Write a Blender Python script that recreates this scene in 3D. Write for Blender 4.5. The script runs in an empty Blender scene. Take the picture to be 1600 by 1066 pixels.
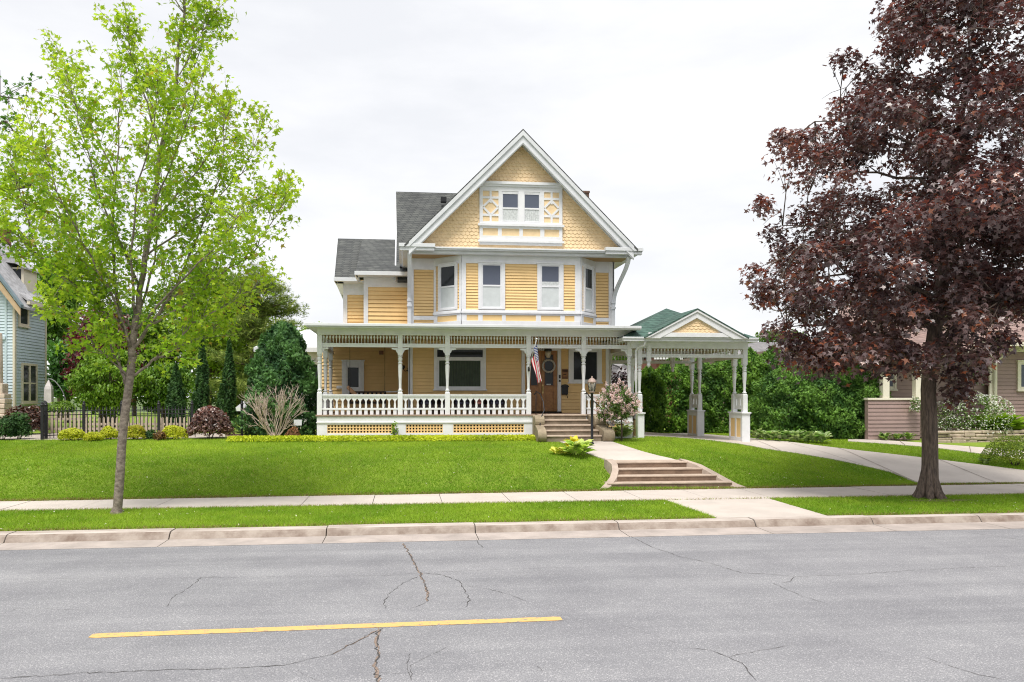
import bpy, math, random
import numpy as np
from mathutils import Vector, Matrix
R = math.radians
random.seed(7)
rng = np.random.default_rng(11)
SC = bpy.context.scene
COL = SC.collection

# ---------------------------------------------------------------- camera, sky, sun, exposure
TH = R(5.83)                 # the house faces the street, the camera is turned a little to the right of it
FPX, PX0, PY0, CAMH = 1200.0, 755.0, 620.0, 2.68
cam = bpy.data.cameras.new('camera')
cam.sensor_width = 36.0
cam.lens = 27.0
cam.shift_x = (800 - PX0) / 1600
cam.shift_y = (PY0 - 533) / 1600
cam.clip_start = 0.1
cam.clip_end = 3000
camo = bpy.data.objects.new('camera', cam)
camo.location = (0, 0, CAMH)
camo.rotation_euler = (R(90), 0, -TH)
COL.objects.link(camo)
SC.camera = camo

SUN_EL, SUN_AZ = R(64), R(200)      # azimuth clockwise from +Y (the house side), so the sun is behind the viewer, a bit to the left
world = bpy.data.worlds.new('World')
SC.world = world
world.use_nodes = True
wn, wl = world.node_tree.nodes, world.node_tree.links
wn.clear()
w_out = wn.new('ShaderNodeOutputWorld')
w_bg = wn.new('ShaderNodeBackground')
w_sky = wn.new('ShaderNodeTexSky')
w_sky.sky_type = 'NISHITA'
w_sky.sun_disc = False
w_sky.sun_elevation = SUN_EL
w_sky.sun_rotation = SUN_AZ
w_scale = wn.new('ShaderNodeMix'); w_scale.data_type = 'RGBA'; w_scale.blend_type = 'MULTIPLY'
w_scale.inputs[0].default_value = 1.0
w_scale.inputs[7].default_value = (0.10, 0.10, 0.10, 1)
w_tc = wn.new('ShaderNodeTexCoord')
w_map = wn.new('ShaderNodeMapping'); w_map.inputs['Scale'].default_value = (1.0, 1.0, 3.2)
w_n1 = wn.new('ShaderNodeTexNoise'); w_n1.inputs['Scale'].default_value = 2.6; w_n1.inputs['Detail'].default_value = 7; w_n1.inputs['Roughness'].default_value = 0.55
w_r1 = wn.new('ShaderNodeValToRGB')
w_r1.color_ramp.elements[0].position = 0.36; w_r1.color_ramp.elements[0].color = (0.79, 0.80, 0.83, 1)
w_r1.color_ramp.elements[1].position = 0.62; w_r1.color_ramp.elements[1].color = (0.93, 0.93, 0.94, 1)
w_mix = wn.new('ShaderNodeMix'); w_mix.data_type = 'RGBA'
w_mix.inputs[0].default_value = 0.93
wl.new(w_tc.outputs['Generated'], w_map.inputs['Vector'])
wl.new(w_map.outputs[0], w_n1.inputs['Vector'])
wl.new(w_n1.outputs['Fac'], w_r1.inputs[0])
wl.new(w_sky.outputs[0], w_scale.inputs[6])
wl.new(w_scale.outputs[2], w_mix.inputs[6])
wl.new(w_r1.outputs[0], w_mix.inputs[7])
wl.new(w_mix.outputs[2], w_bg.inputs['Color'])
w_bg.inputs['Strength'].default_value = 0.68
wl.new(w_bg.outputs[0], w_out.inputs['Surface'])

sun = bpy.data.lights.new('sun', 'SUN')
sun.energy = 2.5
sun.angle = R(24)
sun.color = (1.0, 0.95, 0.88)
suno = bpy.data.objects.new('sun', sun)
sd = Vector((math.sin(SUN_AZ) * math.cos(SUN_EL), math.cos(SUN_AZ) * math.cos(SUN_EL), math.sin(SUN_EL)))
suno.rotation_euler = (-sd).to_track_quat('-Z', 'Y').to_euler()
suno.location = sd * 60
COL.objects.link(suno)
SC.view_settings.view_transform = 'Standard'
SC.view_settings.look = 'None'
SC.view_settings.exposure = 0.82
SC.view_settings.gamma = 1.0
SC.view_settings.use_curve_mapping = False
SC.cycles.max_bounces = 8
SC.cycles.transparent_max_bounces = 8
SC.cycles.use_denoising = True
SC.cycles.denoiser = 'OPENIMAGEDENOISE'
SC.cycles.denoising_input_passes = 'RGB_ALBEDO_NORMAL'
SC.cycles.denoising_prefilter = 'NONE'

SC.cycles.sample_clamp_indirect = 2.0
SC.cycles.caustics_reflective = False
SC.cycles.caustics_refractive = False
SC.cycles.filter_width = 1.1

# ---------------------------------------------------------------- from the photograph's pixels to real places
def XA(px, Y):
    return Y * math.tan(TH + math.atan((px - PX0) / FPX))
def DEP(X, Y):
    return X * math.sin(TH) + Y * math.cos(TH)
def P(px, py, Y):
    X = XA(px, Y)
    return Vector((X, Y, CAMH + (PY0 - py) * DEP(X, Y) / FPX))
def ZA(px, py, Y):
    return P(px, py, Y).z
def G(px, py, z):
    d = FPX * (CAMH - z) / (py - PY0)
    a = TH + math.atan((px - PX0) / FPX)
    Y = d / (math.tan(a) * math.sin(TH) + math.cos(TH))
    return Vector((Y * math.tan(a), Y, z))

# ---------------------------------------------------------------- mesh builder
class MB:
    def __init__(s):
        s.v = []; s.f = []; s.m = []; s.mi = 0; s.sm = []; s.smooth = False
    def add(s, vs, fs):
        b = len(s.v)
        s.v.extend([tuple(q) for q in vs])
        for q in fs:
            s.f.append([b + i for i in q]); s.m.append(s.mi); s.sm.append(s.smooth)
        return s
    def box(s, x0, x1, y0, y1, z0, z1):
        return s.add([(x0,y0,z0),(x1,y0,z0),(x1,y1,z0),(x0,y1,z0),(x0,y0,z1),(x1,y0,z1),(x1,y1,z1),(x0,y1,z1)],
                     [(0,3,2,1),(4,5,6,7),(0,1,5,4),(1,2,6,5),(2,3,7,6),(3,0,4,7)])
    def obox(s, o, ax, ay, az, lx, ly, lz):
        """box with origin corner o along unit axes"""
        o = Vector(o); ax = Vector(ax) * lx; ay = Vector(ay) * ly; az = Vector(az) * lz
        vs = [o, o+ax, o+ax+ay, o+ay, o+az, o+ax+az, o+ax+ay+az, o+ay+az]
        return s.add(vs, [(0,3,2,1),(4,5,6,7),(0,1,5,4),(1,2,6,5),(2,3,7,6),(3,0,4,7)])
    def bar(s, a, b, w, h, up=(0,0,1)):
        a = Vector(a); b = Vector(b); d = (b - a); L = d.length
        if L < 1e-6: return s
        d.normalize(); u = Vector(up)
        sd_ = d.cross(u)
        if sd_.length < 1e-4: sd_ = d.cross(Vector((1,0,0)))
        sd_.normalize(); u = sd_.cross(d).normalized()
        return s.obox(a - sd_ * w/2 - u * h/2, d, sd_, u, L, w, h)
    def prism(s, poly, ext):
        """poly: list of 3-D points, ext: extrusion vector"""
        n = len(poly); e = Vector(ext)
        vs = [Vector(q) for q in poly] + [Vector(q) + e for q in poly]
        fs = [list(range(n))[::-1], [n + i for i in range(n)]]
        for i in range(n):
            j = (i + 1) % n
            fs.append((i, j, n + j, n + i))
        return s.add(vs, fs)
    def tube(s, pts, rad, n=8, cap=True):
        pts = [Vector(q) for q in pts]
        if not isinstance(rad, (list, tuple)): rad = [rad] * len(pts)
        b = len(s.v); prev = None
        for i, q in enumerate(pts):
            t = (pts[min(i+1, len(pts)-1)] - pts[max(i-1, 0)]).normalized()
            if prev is None:
                u = t.cross(Vector((0.31, 0.95, 0.08)))
                if u.length < 1e-3: u = t.cross(Vector((1, 0, 0)))
            else:
                u = prev - t * prev.dot(t)
            u.normalize(); prev = u; w = t.cross(u)
            for k in range(n):
                a = 2 * math.pi * k / n
                s.v.append(tuple(q + (u * math.cos(a) + w * math.sin(a)) * rad[i]))
        for i in range(len(pts) - 1):
            for k in range(n):
                k2 = (k + 1) % n
                s.f.append([b+i*n+k, b+i*n+k2, b+(i+1)*n+k2, b+(i+1)*n+k]); s.m.append(s.mi); s.sm.append(True)
        if cap:
            s.f.append([b+k for k in range(n)][::-1]); s.m.append(s.mi); s.sm.append(False)
            e = b + (len(pts)-1)*n
            s.f.append([e+k for k in range(n)]); s.m.append(s.mi); s.sm.append(False)
        return s
    def lathe(s, prof, c=(0,0), n=10, a0=0.0):
        """prof: (radius, z) list, about a vertical axis at c"""
        b = len(s.v)
        for r, z in prof:
            for k in range(n):
                a = a0 + 2*math.pi*k/n
                s.v.append((c[0] + r*math.cos(a), c[1] + r*math.sin(a), z))
        for i in range(len(prof)-1):
            for k in range(n):
                k2 = (k+1) % n
                s.f.append([b+i*n+k, b+i*n+k2, b+(i+1)*n+k2, b+(i+1)*n+k]); s.m.append(s.mi); s.sm.append(n > 4)
        s.f.append([b+k for k in range(n)][::-1]); s.m.append(s.mi); s.sm.append(False)
        e = b + (len(prof)-1)*n
        s.f.append([e+k for k in range(n)]); s.m.append(s.mi); s.sm.append(False)
        return s
    def mesh(s, name, mats):
        me = bpy.data.meshes.new(name)
        me.from_pydata(s.v, [], s.f)
        for m_ in (mats if isinstance(mats, (list, tuple)) else [mats]):
            me.materials.append(m_)
        me.polygons.foreach_set('material_index', s.m)
        me.polygons.foreach_set('use_smooth', s.sm)
        me.update()
        return me
    def build(s, name, mats, parent=None, bevel=0.0):
        o = bpy.data.objects.new(name, s.mesh(name, mats))
        COL.objects.link(o)
        if parent is not None: o.parent = parent
        if bevel:
            md = o.modifiers.new('bevel', 'BEVEL'); md.width = bevel; md.segments = 2; md.limit_method = 'ANGLE'
        return o

def tag(o, label=None, cat=None, group=None, kind=None):
    if label: o['label'] = label
    if cat: o['category'] = cat
    if group: o['group'] = group
    if kind: o['kind'] = kind
    return o
def empty(name, loc=(0,0,0)):
    """an Empty at the thing's base; parts are built in world coordinates and hung under it"""
    o = bpy.data.objects.new(name, None)
    o.location = loc
    o.empty_display_size = 0.2
    COL.objects.link(o)
    return o
def hang(part, thing):
    """parent a part built in world coordinates to a thing that stands somewhere else"""
    part.parent = thing
    part.matrix_parent_inverse = Matrix.Translation(-Vector(thing.location))
    return part
def copy_obj(o, parent=None, loc=None):
    c = o.copy(); COL.objects.link(c)
    if parent is not None: c.parent = parent
    if loc is not None: c.location = loc
    return c
def copy_tree(o, parent=None):
    c = o.copy(); COL.objects.link(c)
    if parent is not None: c.parent = parent
    for ch in list(o.children): copy_tree(ch, c)
    return c

# ---------------------------------------------------------------- materials
def nodes_of(name):
    m = bpy.data.materials.new(name); m.use_nodes = True
    nt = m.node_tree
    return m, nt.nodes, nt.links, nt.nodes['Principled BSDF']
def mat(name, c, rough=0.6, var=0.12, scale=3.0, bump=0.0, bscale=40.0, metal=0.0, spec=0.4, c2=None, detail=5):
    """painted or natural surface: base colour with uneven wear, optional fine bump"""
    m, n, l, p = nodes_of(name)
    tc = n.new('ShaderNodeTexCoord')
    t = n.new('ShaderNodeTexNoise'); t.inputs['Scale'].default_value = scale; t.inputs['Detail'].default_value = detail
    t.inputs['Roughness'].default_value = 0.62
    l.new(tc.outputs['Object'], t.inputs['Vector'])
    r = n.new('ShaderNodeValToRGB')
    d = c2 or tuple(q * (1 - 2*var) for q in c)
    r.color_ramp.elements[0].position = 0.32; r.color_ramp.elements[0].color = (*d, 1)
    r.color_ramp.elements[1].position = 0.62; r.color_ramp.elements[1].color = (*c, 1)
    l.new(t.outputs['Fac'], r.inputs[0])
    l.new(r.outputs[0], p.inputs['Base Color'])
    p.inputs['Roughness'].default_value = rough
    p.inputs['Metallic'].default_value = metal
    p.inputs['Specular IOR Level'].default_value = spec
    if bump:
        b = n.new('ShaderNodeBump'); b.inputs['Strength'].default_value = bump; b.inputs['Distance'].default_value = 0.02
        t2 = n.new('ShaderNodeTexNoise'); t2.inputs['Scale'].default_value = bscale; t2.inputs['Detail'].default_value = 4
        l.new(tc.outputs['Object'], t2.inputs['Vector'])
        l.new(t2.outputs['Fac'], b.inputs['Height']); l.new(b.outputs[0], p.inputs['Normal'])
    return m
def leaf_mat(name, trans=0.35, rough=0.45, spec=0.35, tint=(1.15, 1.2, 0.7)):
    """leaf colour comes from the colour each leaf carries; light passes through the blade"""
    m, n, l, p = nodes_of(name)
    a = n.new('ShaderNodeAttribute'); a.attribute_name = 'Col'
    l.new(a.outputs['Color'], p.inputs['Base Color'])
    p.inputs['Roughness'].default_value = rough
    p.inputs['Specular IOR Level'].default_value = spec
    tr = n.new('ShaderNodeBsdfTranslucent')
    mu = n.new('ShaderNodeMix'); mu.data_type = 'RGBA'; mu.blend_type = 'MULTIPLY'; mu.inputs[0].default_value = 1
    mu.inputs[7].default_value = (*tint, 1)
    l.new(a.outputs['Color'], mu.inputs[6]); l.new(mu.outputs[2], tr.inputs['Color'])
    mx = n.new('ShaderNodeMixShader'); mx.inputs[0].default_value = trans
    l.new(p.outputs[0], mx.inputs[1]); l.new(tr.outputs[0], mx.inputs[2])
    l.new(mx.outputs[0], n['Material Output'].inputs['Surface'])
    return m
def shingle_mat(name, c1, c2, c3, row=0.16, wid=0.32):
    """asphalt shingles: courses and tabs of slightly different shades with a relief"""
    m, n, l, p = nodes_of(name)
    tc = n.new('ShaderNodeTexCoord'); sp = n.new('ShaderNodeSeparateXYZ'); l.new(tc.outputs['Object'], sp.inputs[0])
    ad = n.new('ShaderNodeMath'); ad.operation = 'ADD'; l.new(sp.outputs[0], ad.inputs[0]); l.new(sp.outputs[1], ad.inputs[1])
    mz = n.new('ShaderNodeMath'); mz.operation = 'MULTIPLY'; mz.inputs[1].default_value = 1.5; l.new(sp.outputs[2], mz.inputs[0])
    cb = n.new('ShaderNodeCombineXYZ'); l.new(ad.outputs[0], cb.inputs[0]); l.new(mz.outputs[0], cb.inputs[1])
    br = n.new('ShaderNodeTexBrick'); br.inputs['Scale'].default_value = 1.0
    br.inputs['Brick Width'].default_value = wid; br.inputs['Row Height'].default_value = row
    br.inputs['Mortar Size'].default_value = 0.014; br.inputs['Mortar Smooth'].default_value = 0.1; br.inputs['Bias'].default_value = 0.0
    br.inputs['Color1'].default_value = (*c1, 1); br.inputs['Color2'].default_value = (*c2, 1); br.inputs['Mortar'].default_value = (*c3, 1)
    l.new(cb.outputs[0], br.inputs['Vector'])
    ns = n.new('ShaderNodeTexNoise'); ns.inputs['Scale'].default_value = 1.3; ns.inputs['Detail'].default_value = 8; ns.inputs['Roughness'].default_value = 0.7
    l.new(tc.outputs['Object'], ns.inputs['Vector'])
    rp = n.new('ShaderNodeValToRGB')
    rp.color_ramp.elements[0].position = 0.3; rp.color_ramp.elements[0].color = (0.6, 0.6, 0.62, 1)
    rp.color_ramp.elements[1].position = 0.7; rp.color_ramp.elements[1].color = (1.25, 1.25, 1.2, 1)
    l.new(ns.outputs['Fac'], rp.inputs[0])
    mu = n.new('ShaderNodeMix'); mu.data_type = 'RGBA'; mu.blend_type = 'MULTIPLY'; mu.inputs[0].default_value = 1
    l.new(br.outputs['Color'], mu.inputs[6]); l.new(rp.outputs[0], mu.inputs[7]); l.new(mu.outputs[2], p.inputs['Base Color'])
    p.inputs['Roughness'].default_value = 0.9
    bp = n.new('ShaderNodeBump'); bp.inputs['Strength'].default_value = 0.5; bp.inputs['Distance'].default_value = 0.02; bp.invert = True
    l.new(br.outputs['Fac'], bp.inputs['Height']); l.new(bp.outputs[0], p.inputs['Normal'])
    return m
def glass_mat(name, c=(0.03, 0.035, 0.04), rough=0.06):
    """window pane seen from outside by day: dark, mirror-smooth"""
    m, n, l, p = nodes_of(name)
    p.inputs['Base Color'].default_value = (*c, 1); p.inputs['Roughness'].default_value = rough
    p.inputs['Specular IOR Level'].default_value = 0.22; p.inputs['IOR'].default_value = 1.45
    return m

M = {}
M['yellow'] = mat('yellow_paint', (0.84, 0.59, 0.275), 0.55, 0.05, 1.7, detail=8)
M['yellow2'] = mat('yellow_shingle_paint', (0.86, 0.655, 0.40), 0.55, 0.06, 5.0)
M['trim'] = mat('white_trim_paint', (0.77, 0.78, 0.81), 0.45, 0.05, 3.5, detail=8)
M['trimg'] = mat('grey_white_gutter_paint', (0.66, 0.68, 0.71), 0.4, 0.05, 2.0)
M['roof'] = shingle_mat('dark_grey_shingles', (0.068, 0.072, 0.074), (0.105, 0.11, 0.107), (0.03, 0.036, 0.038))
M['groof'] = shingle_mat('green_shingles', (0.045, 0.10, 0.083), (0.075, 0.14, 0.118), (0.02, 0.05, 0.04), 0.17, 0.3)
M['glass'] = glass_mat('window_glass')
M['glassb'] = glass_mat('sky_painted_glass', (0.105, 0.12, 0.165), 0.12)  # paler blue base colour stands in for the reflected sky
M['curtain'] = mat('white_curtain', (0.62, 0.65, 0.66), 0.8, 0.15, 14)
M['blind'] = mat('vertical_blind_fabric', (0.085, 0.115, 0.075), 0.7, 0.15, 4)
M['door'] = mat('varnished_oak', (0.36, 0.17, 0.055), 0.35, 0.2, 9, c2=(0.24, 0.10, 0.03))
M['doordk'] = mat('dark_door_moulding', (0.2, 0.085, 0.03), 0.4, 0.1, 9)
M['black'] = mat('black_enamel', (0.012, 0.012, 0.015), 0.35, 0.1, 6)
M['iron'] = mat('black_iron', (0.018, 0.018, 0.022), 0.45, 0.15, 8)
M['conc'] = mat('pale_concrete', (0.53, 0.475, 0.43), 0.85, 0.07, 1.2, 0.25, 60)
M['drive'] = mat('driveway_concrete', (0.54, 0.485, 0.44), 0.85, 0.07, 0.8, 0.2, 50)
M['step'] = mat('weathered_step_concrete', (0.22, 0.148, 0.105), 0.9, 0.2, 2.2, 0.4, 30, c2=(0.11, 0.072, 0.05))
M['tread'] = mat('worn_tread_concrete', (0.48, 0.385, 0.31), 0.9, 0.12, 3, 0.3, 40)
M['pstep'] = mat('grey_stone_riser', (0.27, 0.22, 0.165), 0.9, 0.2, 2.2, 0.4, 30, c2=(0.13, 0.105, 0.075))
M['stone'] = mat('tan_cast_stone', (0.33, 0.27, 0.19), 0.9, 0.2, 3.0, 0.4, 30)
M['dark'] = mat('dark_wood_and_shade', (0.018, 0.013, 0.01), 0.9, 0.2, 4)
M['floor'] = mat('porch_floor_paint', (0.36, 0.26, 0.2), 0.6, 0.12, 3)
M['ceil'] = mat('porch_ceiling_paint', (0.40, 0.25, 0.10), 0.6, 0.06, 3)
M['brick'] = mat('red_brick', (0.30, 0.12, 0.09), 0.9, 0.2, 8)
M['metalg'] = mat('flashing_metal', (0.2, 0.2, 0.21), 0.5, 0.2, 3)
M['brass'] = mat('aged_brass', (0.45, 0.33, 0.14), 0.35, 0.1, 6, metal=0.8)
M['soil'] = mat('bark_mulch', (0.15, 0.095, 0.065), 0.95, 0.25, 14, 0.6, 30)
M['gravel'] = mat('pale_gravel', (0.50, 0.44, 0.38), 0.95, 0.25, 22, 0.7, 60)
M['bark'] = mat('grey_maple_bark', (0.25, 0.215, 0.18), 0.9, 0.22, 7, 0.7, 26)
M['barkd'] = mat('dark_maple_bark', (0.135, 0.105, 0.085), 0.95, 0.25, 9, 0.9, 24)
M['twig'] = mat('bare_pale_twigs', (0.62, 0.50, 0.43), 0.85, 0.12, 6)
def bark_mat(name, c, c2, s):
    m, n, l, p = nodes_of(name)
    tc = n.new('ShaderNodeTexCoord'); mp = n.new('ShaderNodeMapping'); mp.inputs['Scale'].default_value = s; l.new(tc.outputs['Object'], mp.inputs['Vector'])
    t = n.new('ShaderNodeTexNoise'); t.inputs['Scale'].default_value = 1; t.inputs['Detail'].default_value = 9; t.inputs['Roughness'].default_value = .7; l.new(mp.outputs[0], t.inputs['Vector'])
    r = n.new('ShaderNodeValToRGB'); r.color_ramp.elements[0].position = .38; r.color_ramp.elements[0].color = (*c2, 1); r.color_ramp.elements[1].position = .62; r.color_ramp.elements[1].color = (*c, 1)
    l.new(t.outputs['Fac'], r.inputs[0]); l.new(r.outputs[0], p.inputs['Base Color']); p.inputs['Roughness'].default_value = .95
    b = n.new('ShaderNodeBump'); b.inputs['Strength'].default_value = 1; b.inputs['Distance'].default_value = .03; l.new(t.outputs['Fac'], b.inputs['Height']); l.new(b.outputs[0], p.inputs['Normal'])
    return m
M['bark'] = bark_mat('grey_maple_bark', (0.31, 0.26, 0.215), (0.13, 0.105, 0.085), (9, 9, 14))
M['barkd'] = bark_mat('furrowed_dark_bark', (0.17, 0.125, 0.10), (0.06, 0.045, 0.038), (26, 26, 4))
M['leaf'] = leaf_mat('green_leaves')
M['leafp'] = leaf_mat('purple_leaves', 0.22, 0.33, 0.75, (1.9, 0.8, 0.65))
M['needle'] = leaf_mat('conifer_foliage', 0.15, 0.6, 0.25)
M['grass'] = leaf_mat('grass_blades', 0.35, 0.6, 0.2, (1.1, 1.15, 0.6))

# ================================================================ THE GROUND, ROAD AND PAVEMENTS
def y_asph(X): return 14.27 + 0.012 * X
def y_kerb(X): return 14.95 + 0.018 * X
def y_kback(X): return 15.38 + 0.012 * X
def y_swf(X): return 17.77 + 0.016 * X
def y_swb(X): return 19.62 + 0.036 * X
def sstep(a, b, x):
    t = np.clip((np.asarray(x, float) - a) / (b - a), 0, 1)
    return t * t * (3 - 2 * t)
def H(X, Y):
    """height of the ground: parkway strip, bank behind the pavement, yard"""
    X = np.asarray(X, float); Y = np.asarray(Y, float)
    park = 0.135 + np.clip((Y - y_kback(X)) / (y_swf(X) - y_kback(X)), 0, 1) * 0.055
    t = Y - y_swb(X)
    zl = np.interp(t, [0, 0.45, 1.5, 2.4, 3.4, 5.0, 7.5, 12, 60], [0.20, 0.29, 0.64, 0.86, 0.98, 1.1, 1.2, 1.25, 1.3])
    zr = np.interp(t, [0, 0.5, 2.5, 4.5, 7.0, 12, 60], [0.20, 0.25, 0.52, 0.78, 1.02, 0.98, 1.0])
    w = sstep(8.6, 12.5, X)
    yard = zl * (1 - w) + zr * w
    z = np.where(t > 0, yard, np.where(Y > y_swf(X), 0.19, park))
    return z
def GH(px, py, off=0.0):
    z = 0.8
    for _ in range(60):
        q = G(px, py, z)
        z += 0.5 * (float(H(q.x, q.y)) + off - z)
    q = G(px, py, z)
    return q

# far ground, one sheet reaching the horizon
m = MB()
ys = [-400, -14, 13.9, 15.2, 19.0, 22, 30, 60, 1200]
zs = [-0.08, -0.08, -0.08, -0.03, 0.02, 0.2, 0.7, 0.9, 0.9]
for i in range(len(ys)-1):
    m.add([(-900, ys[i], zs[i]), (900, ys[i], zs[i]), (900, ys[i+1], zs[i+1]), (-900, ys[i+1], zs[i+1])], [(0,1,2,3)])
M['far'] = mat('far_ground', (0.10, 0.15, 0.04), 0.95, 0.2, 0.2)
tag(m.build('ground', M['far']), kind='structure')

def asphalt():
    mt, n, l, p = nodes_of('old_asphalt')
    tc = n.new('ShaderNodeTexCoord')
    def noise(scale, det, vec=None, rough=0.6):
        t = n.new('ShaderNodeTexNoise'); t.inputs['Scale'].default_value = scale; t.inputs['Detail'].default_value = det
        t.inputs['Roughness'].default_value = rough
        l.new(vec or tc.outputs['Object'], t.inputs['Vector']); return t
    def ramp(src, p0, c0, p1, c1):
        r = n.new('ShaderNodeValToRGB')
        r.color_ramp.elements[0].position = p0; r.color_ramp.elements[0].color = (*c0, 1)
        r.color_ramp.elements[1].position = p1; r.color_ramp.elements[1].color = (*c1, 1)
        l.new(src, r.inputs[0]); return r
    def mul(a, b, f=1.0):
        x = n.new('ShaderNodeMix'); x.data_type = 'RGBA'; x.blend_type = 'MULTIPLY'; x.inputs[0].default_value = f
        l.new(a, x.inputs[6]); l.new(b, x.inputs[7]); return x.outputs[2]
    fine = ramp(noise(70, 3).outputs['Fac'], 0.34, (0.15, 0.151, 0.166), 0.66, (0.285, 0.286, 0.30))
    mp = n.new('ShaderNodeMapping'); mp.inputs['Scale'].default_value = (0.05, 1.3, 1); l.new(tc.outputs['Object'], mp.inputs['Vector'])
    lanes = ramp(noise(1.0, 4, mp.outputs[0]).outputs['Fac'], 0.36, (0.86, 0.86, 0.87), 0.64, (1.09, 1.085, 1.08))
    patch = ramp(noise(0.7, 6, None, 0.65).outputs['Fac'], 0.33, (0.86, 0.86, 0.87), 0.68, (1.1, 1.1, 1.09))
    grit = n.new('ShaderNodeTexVoronoi'); grit.inputs['Scale'].default_value = 80; l.new(tc.outputs['Object'], grit.inputs['Vector'])
    gr = ramp(grit.outputs['Color'], 0.78, (1, 1, 1), 0.95, (1.55, 1.53, 1.5))
    sc = n.new('ShaderNodeSeparateColor'); l.new(grit.outputs['Color'], sc.inputs[0]); l.new(sc.outputs[0], gr.inputs[0])
    c = mul(mul(mul(fine.outputs[0], lanes.outputs[0]), patch.outputs[0]), gr.outputs[0])
    l.new(c, p.inputs['Base Color']); p.inputs['Roughness'].default_value = 0.88
    b = n.new('ShaderNodeBump'); b.inputs['Strength'].default_value = 0.55; b.inputs['Distance'].default_value = 0.012
    l.new(noise(80, 3).outputs['Fac'], b.inputs['Height']); l.new(b.outputs[0], p.inputs['Normal'])
    return mt
M['asphalt'] = asphalt()
m = MB()
xs = np.linspace(-120, 120, 61)
for i in range(60):
    a, b = xs[i], xs[i+1]
    m.add([(a, -9.5, 0), (b, -9.5, 0), (b, y_asph(b), 0), (a, y_asph(a), 0)], [(0,1,2,3)])
tag(m.build('road', M['asphalt']), kind='structure')
# opposite verge behind the viewer
m = MB(); m.box(-120, 120, -13, -9.5, -0.06, 0.14)
tag(m.build('far_pavement', M['conc']), kind='structure')

def kerb_mat():
    mt, n, l, p = nodes_of('stained_kerb_concrete')
    tc = n.new('ShaderNodeTexCoord')
    a = n.new('ShaderNodeTexNoise'); a.inputs['Scale'].default_value = 1.7; a.inputs['Detail'].default_value = 8; a.inputs['Roughness'].default_value = 0.7
    mp = n.new('ShaderNodeMapping'); mp.inputs['Scale'].default_value = (0.5, 2.5, 6); l.new(tc.outputs['Object'], mp.inputs['Vector'])
    l.new(mp.outputs[0], a.inputs['Vector'])
    r = n.new('ShaderNodeValToRGB')
    r.color_ramp.elements[0].position = 0.33; r.color_ramp.elements[0].color = (0.28, 0.23, 0.195, 1)
    r.color_ramp.elements[1].position = 0.58; r.color_ramp.elements[1].color = (0.50, 0.445, 0.405, 1)
    l.new(a.outputs['Fac'], r.inputs[0]); l.new(r.outputs[0], p.inputs['Base Color'])
    p.inputs['Roughness'].default_value = 0.9
    b = n.new('ShaderNodeBump'); b.inputs['Strength'].default_value = 0.4; b.inputs['Distance'].default_value = 0.02
    t2 = n.new('ShaderNodeTexNoise'); t2.inputs['Scale'].default_value = 30; t2.inputs['Detail'].default_value = 6
    l.new(tc.outputs['Object'], t2.inputs['Vector']); l.new(t2.outputs['Fac'], b.inputs['Height']); l.new(b.outputs[0], p.inputs['Normal'])
    return mt
M['kerb'] = kerb_mat()
# kerb stones, cast in lengths with open joints
jx = [G(x, y, 0.05).x for x, y in ((15, 842), (270, 836), (511, 832), (742, 828), (966, 824), (1180, 820), (1366, 817), (1538, 814))]
while jx[-1] < 60: jx.append(jx[-1] + 3.05)
while jx[0] > -60: jx.insert(0, jx[0] - 3.05)
m = MB()
for i in range(len(jx)-1):
    a, b = jx[i] + 0.012, jx[i+1] - 0.012
    dz = random.uniform(-0.008, 0.008)
    k = 6
    pr = []
    for q in range(k+1):
        x = a + (b-a)*q/k
        yk, yb = y_kerb(x), y_kback(x)
        w = random.uniform(-0.006, 0.006)
        pr += [(x, yk, -0.05), (x, yk + 0.005, 0.012), (x, yk + 0.07 + w, 0.105 + dz), (x, yk + 0.12 + w, 0.138 + dz), (x, yk + 0.19, 0.146 + dz), (x, yb, 0.146 + dz), (x, yb, -0.05)]
    fs = []
    for q in range(k):
        for s_ in range(6):
            fs.append((q*7+s_, (q+1)*7+s_, (q+1)*7+s_+1, q*7+s_+1))
    fs.append(tuple(range(7))[::-1]); fs.append(tuple(k*7+s_ for s_ in range(7)))
    m.add(pr, fs)
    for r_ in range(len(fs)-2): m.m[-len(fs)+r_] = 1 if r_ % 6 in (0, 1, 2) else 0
M['kerbf'] = mat('scuffed_shaded_kerb_face', (0.34, 0.29, 0.25), .92, .2, 2.6, .5, 22, c2=(0.17, 0.125, 0.10), detail=8)  # tyre stains, plus shade of the upright face painted in as darker colour
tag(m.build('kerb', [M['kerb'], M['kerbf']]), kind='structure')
m = MB()
for i in range(len(jx)-1):
    a, b = jx[i] + 0.006, jx[i+1] - 0.006
    m.add([(a, y_asph(a) - 0.02, 0.004), (b, y_asph(b) - 0.02, 0.004), (b, y_kerb(b), 0.012), (a, y_kerb(a), 0.012)], [(0,1,2,3)])
M['gutter'] = mat('gutter_concrete', (0.43, 0.375, 0.345), 0.9, 0.16, 1.4, 0.3, 40)
tag(m.build('gutter', M['gutter']), kind='structure')

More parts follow.
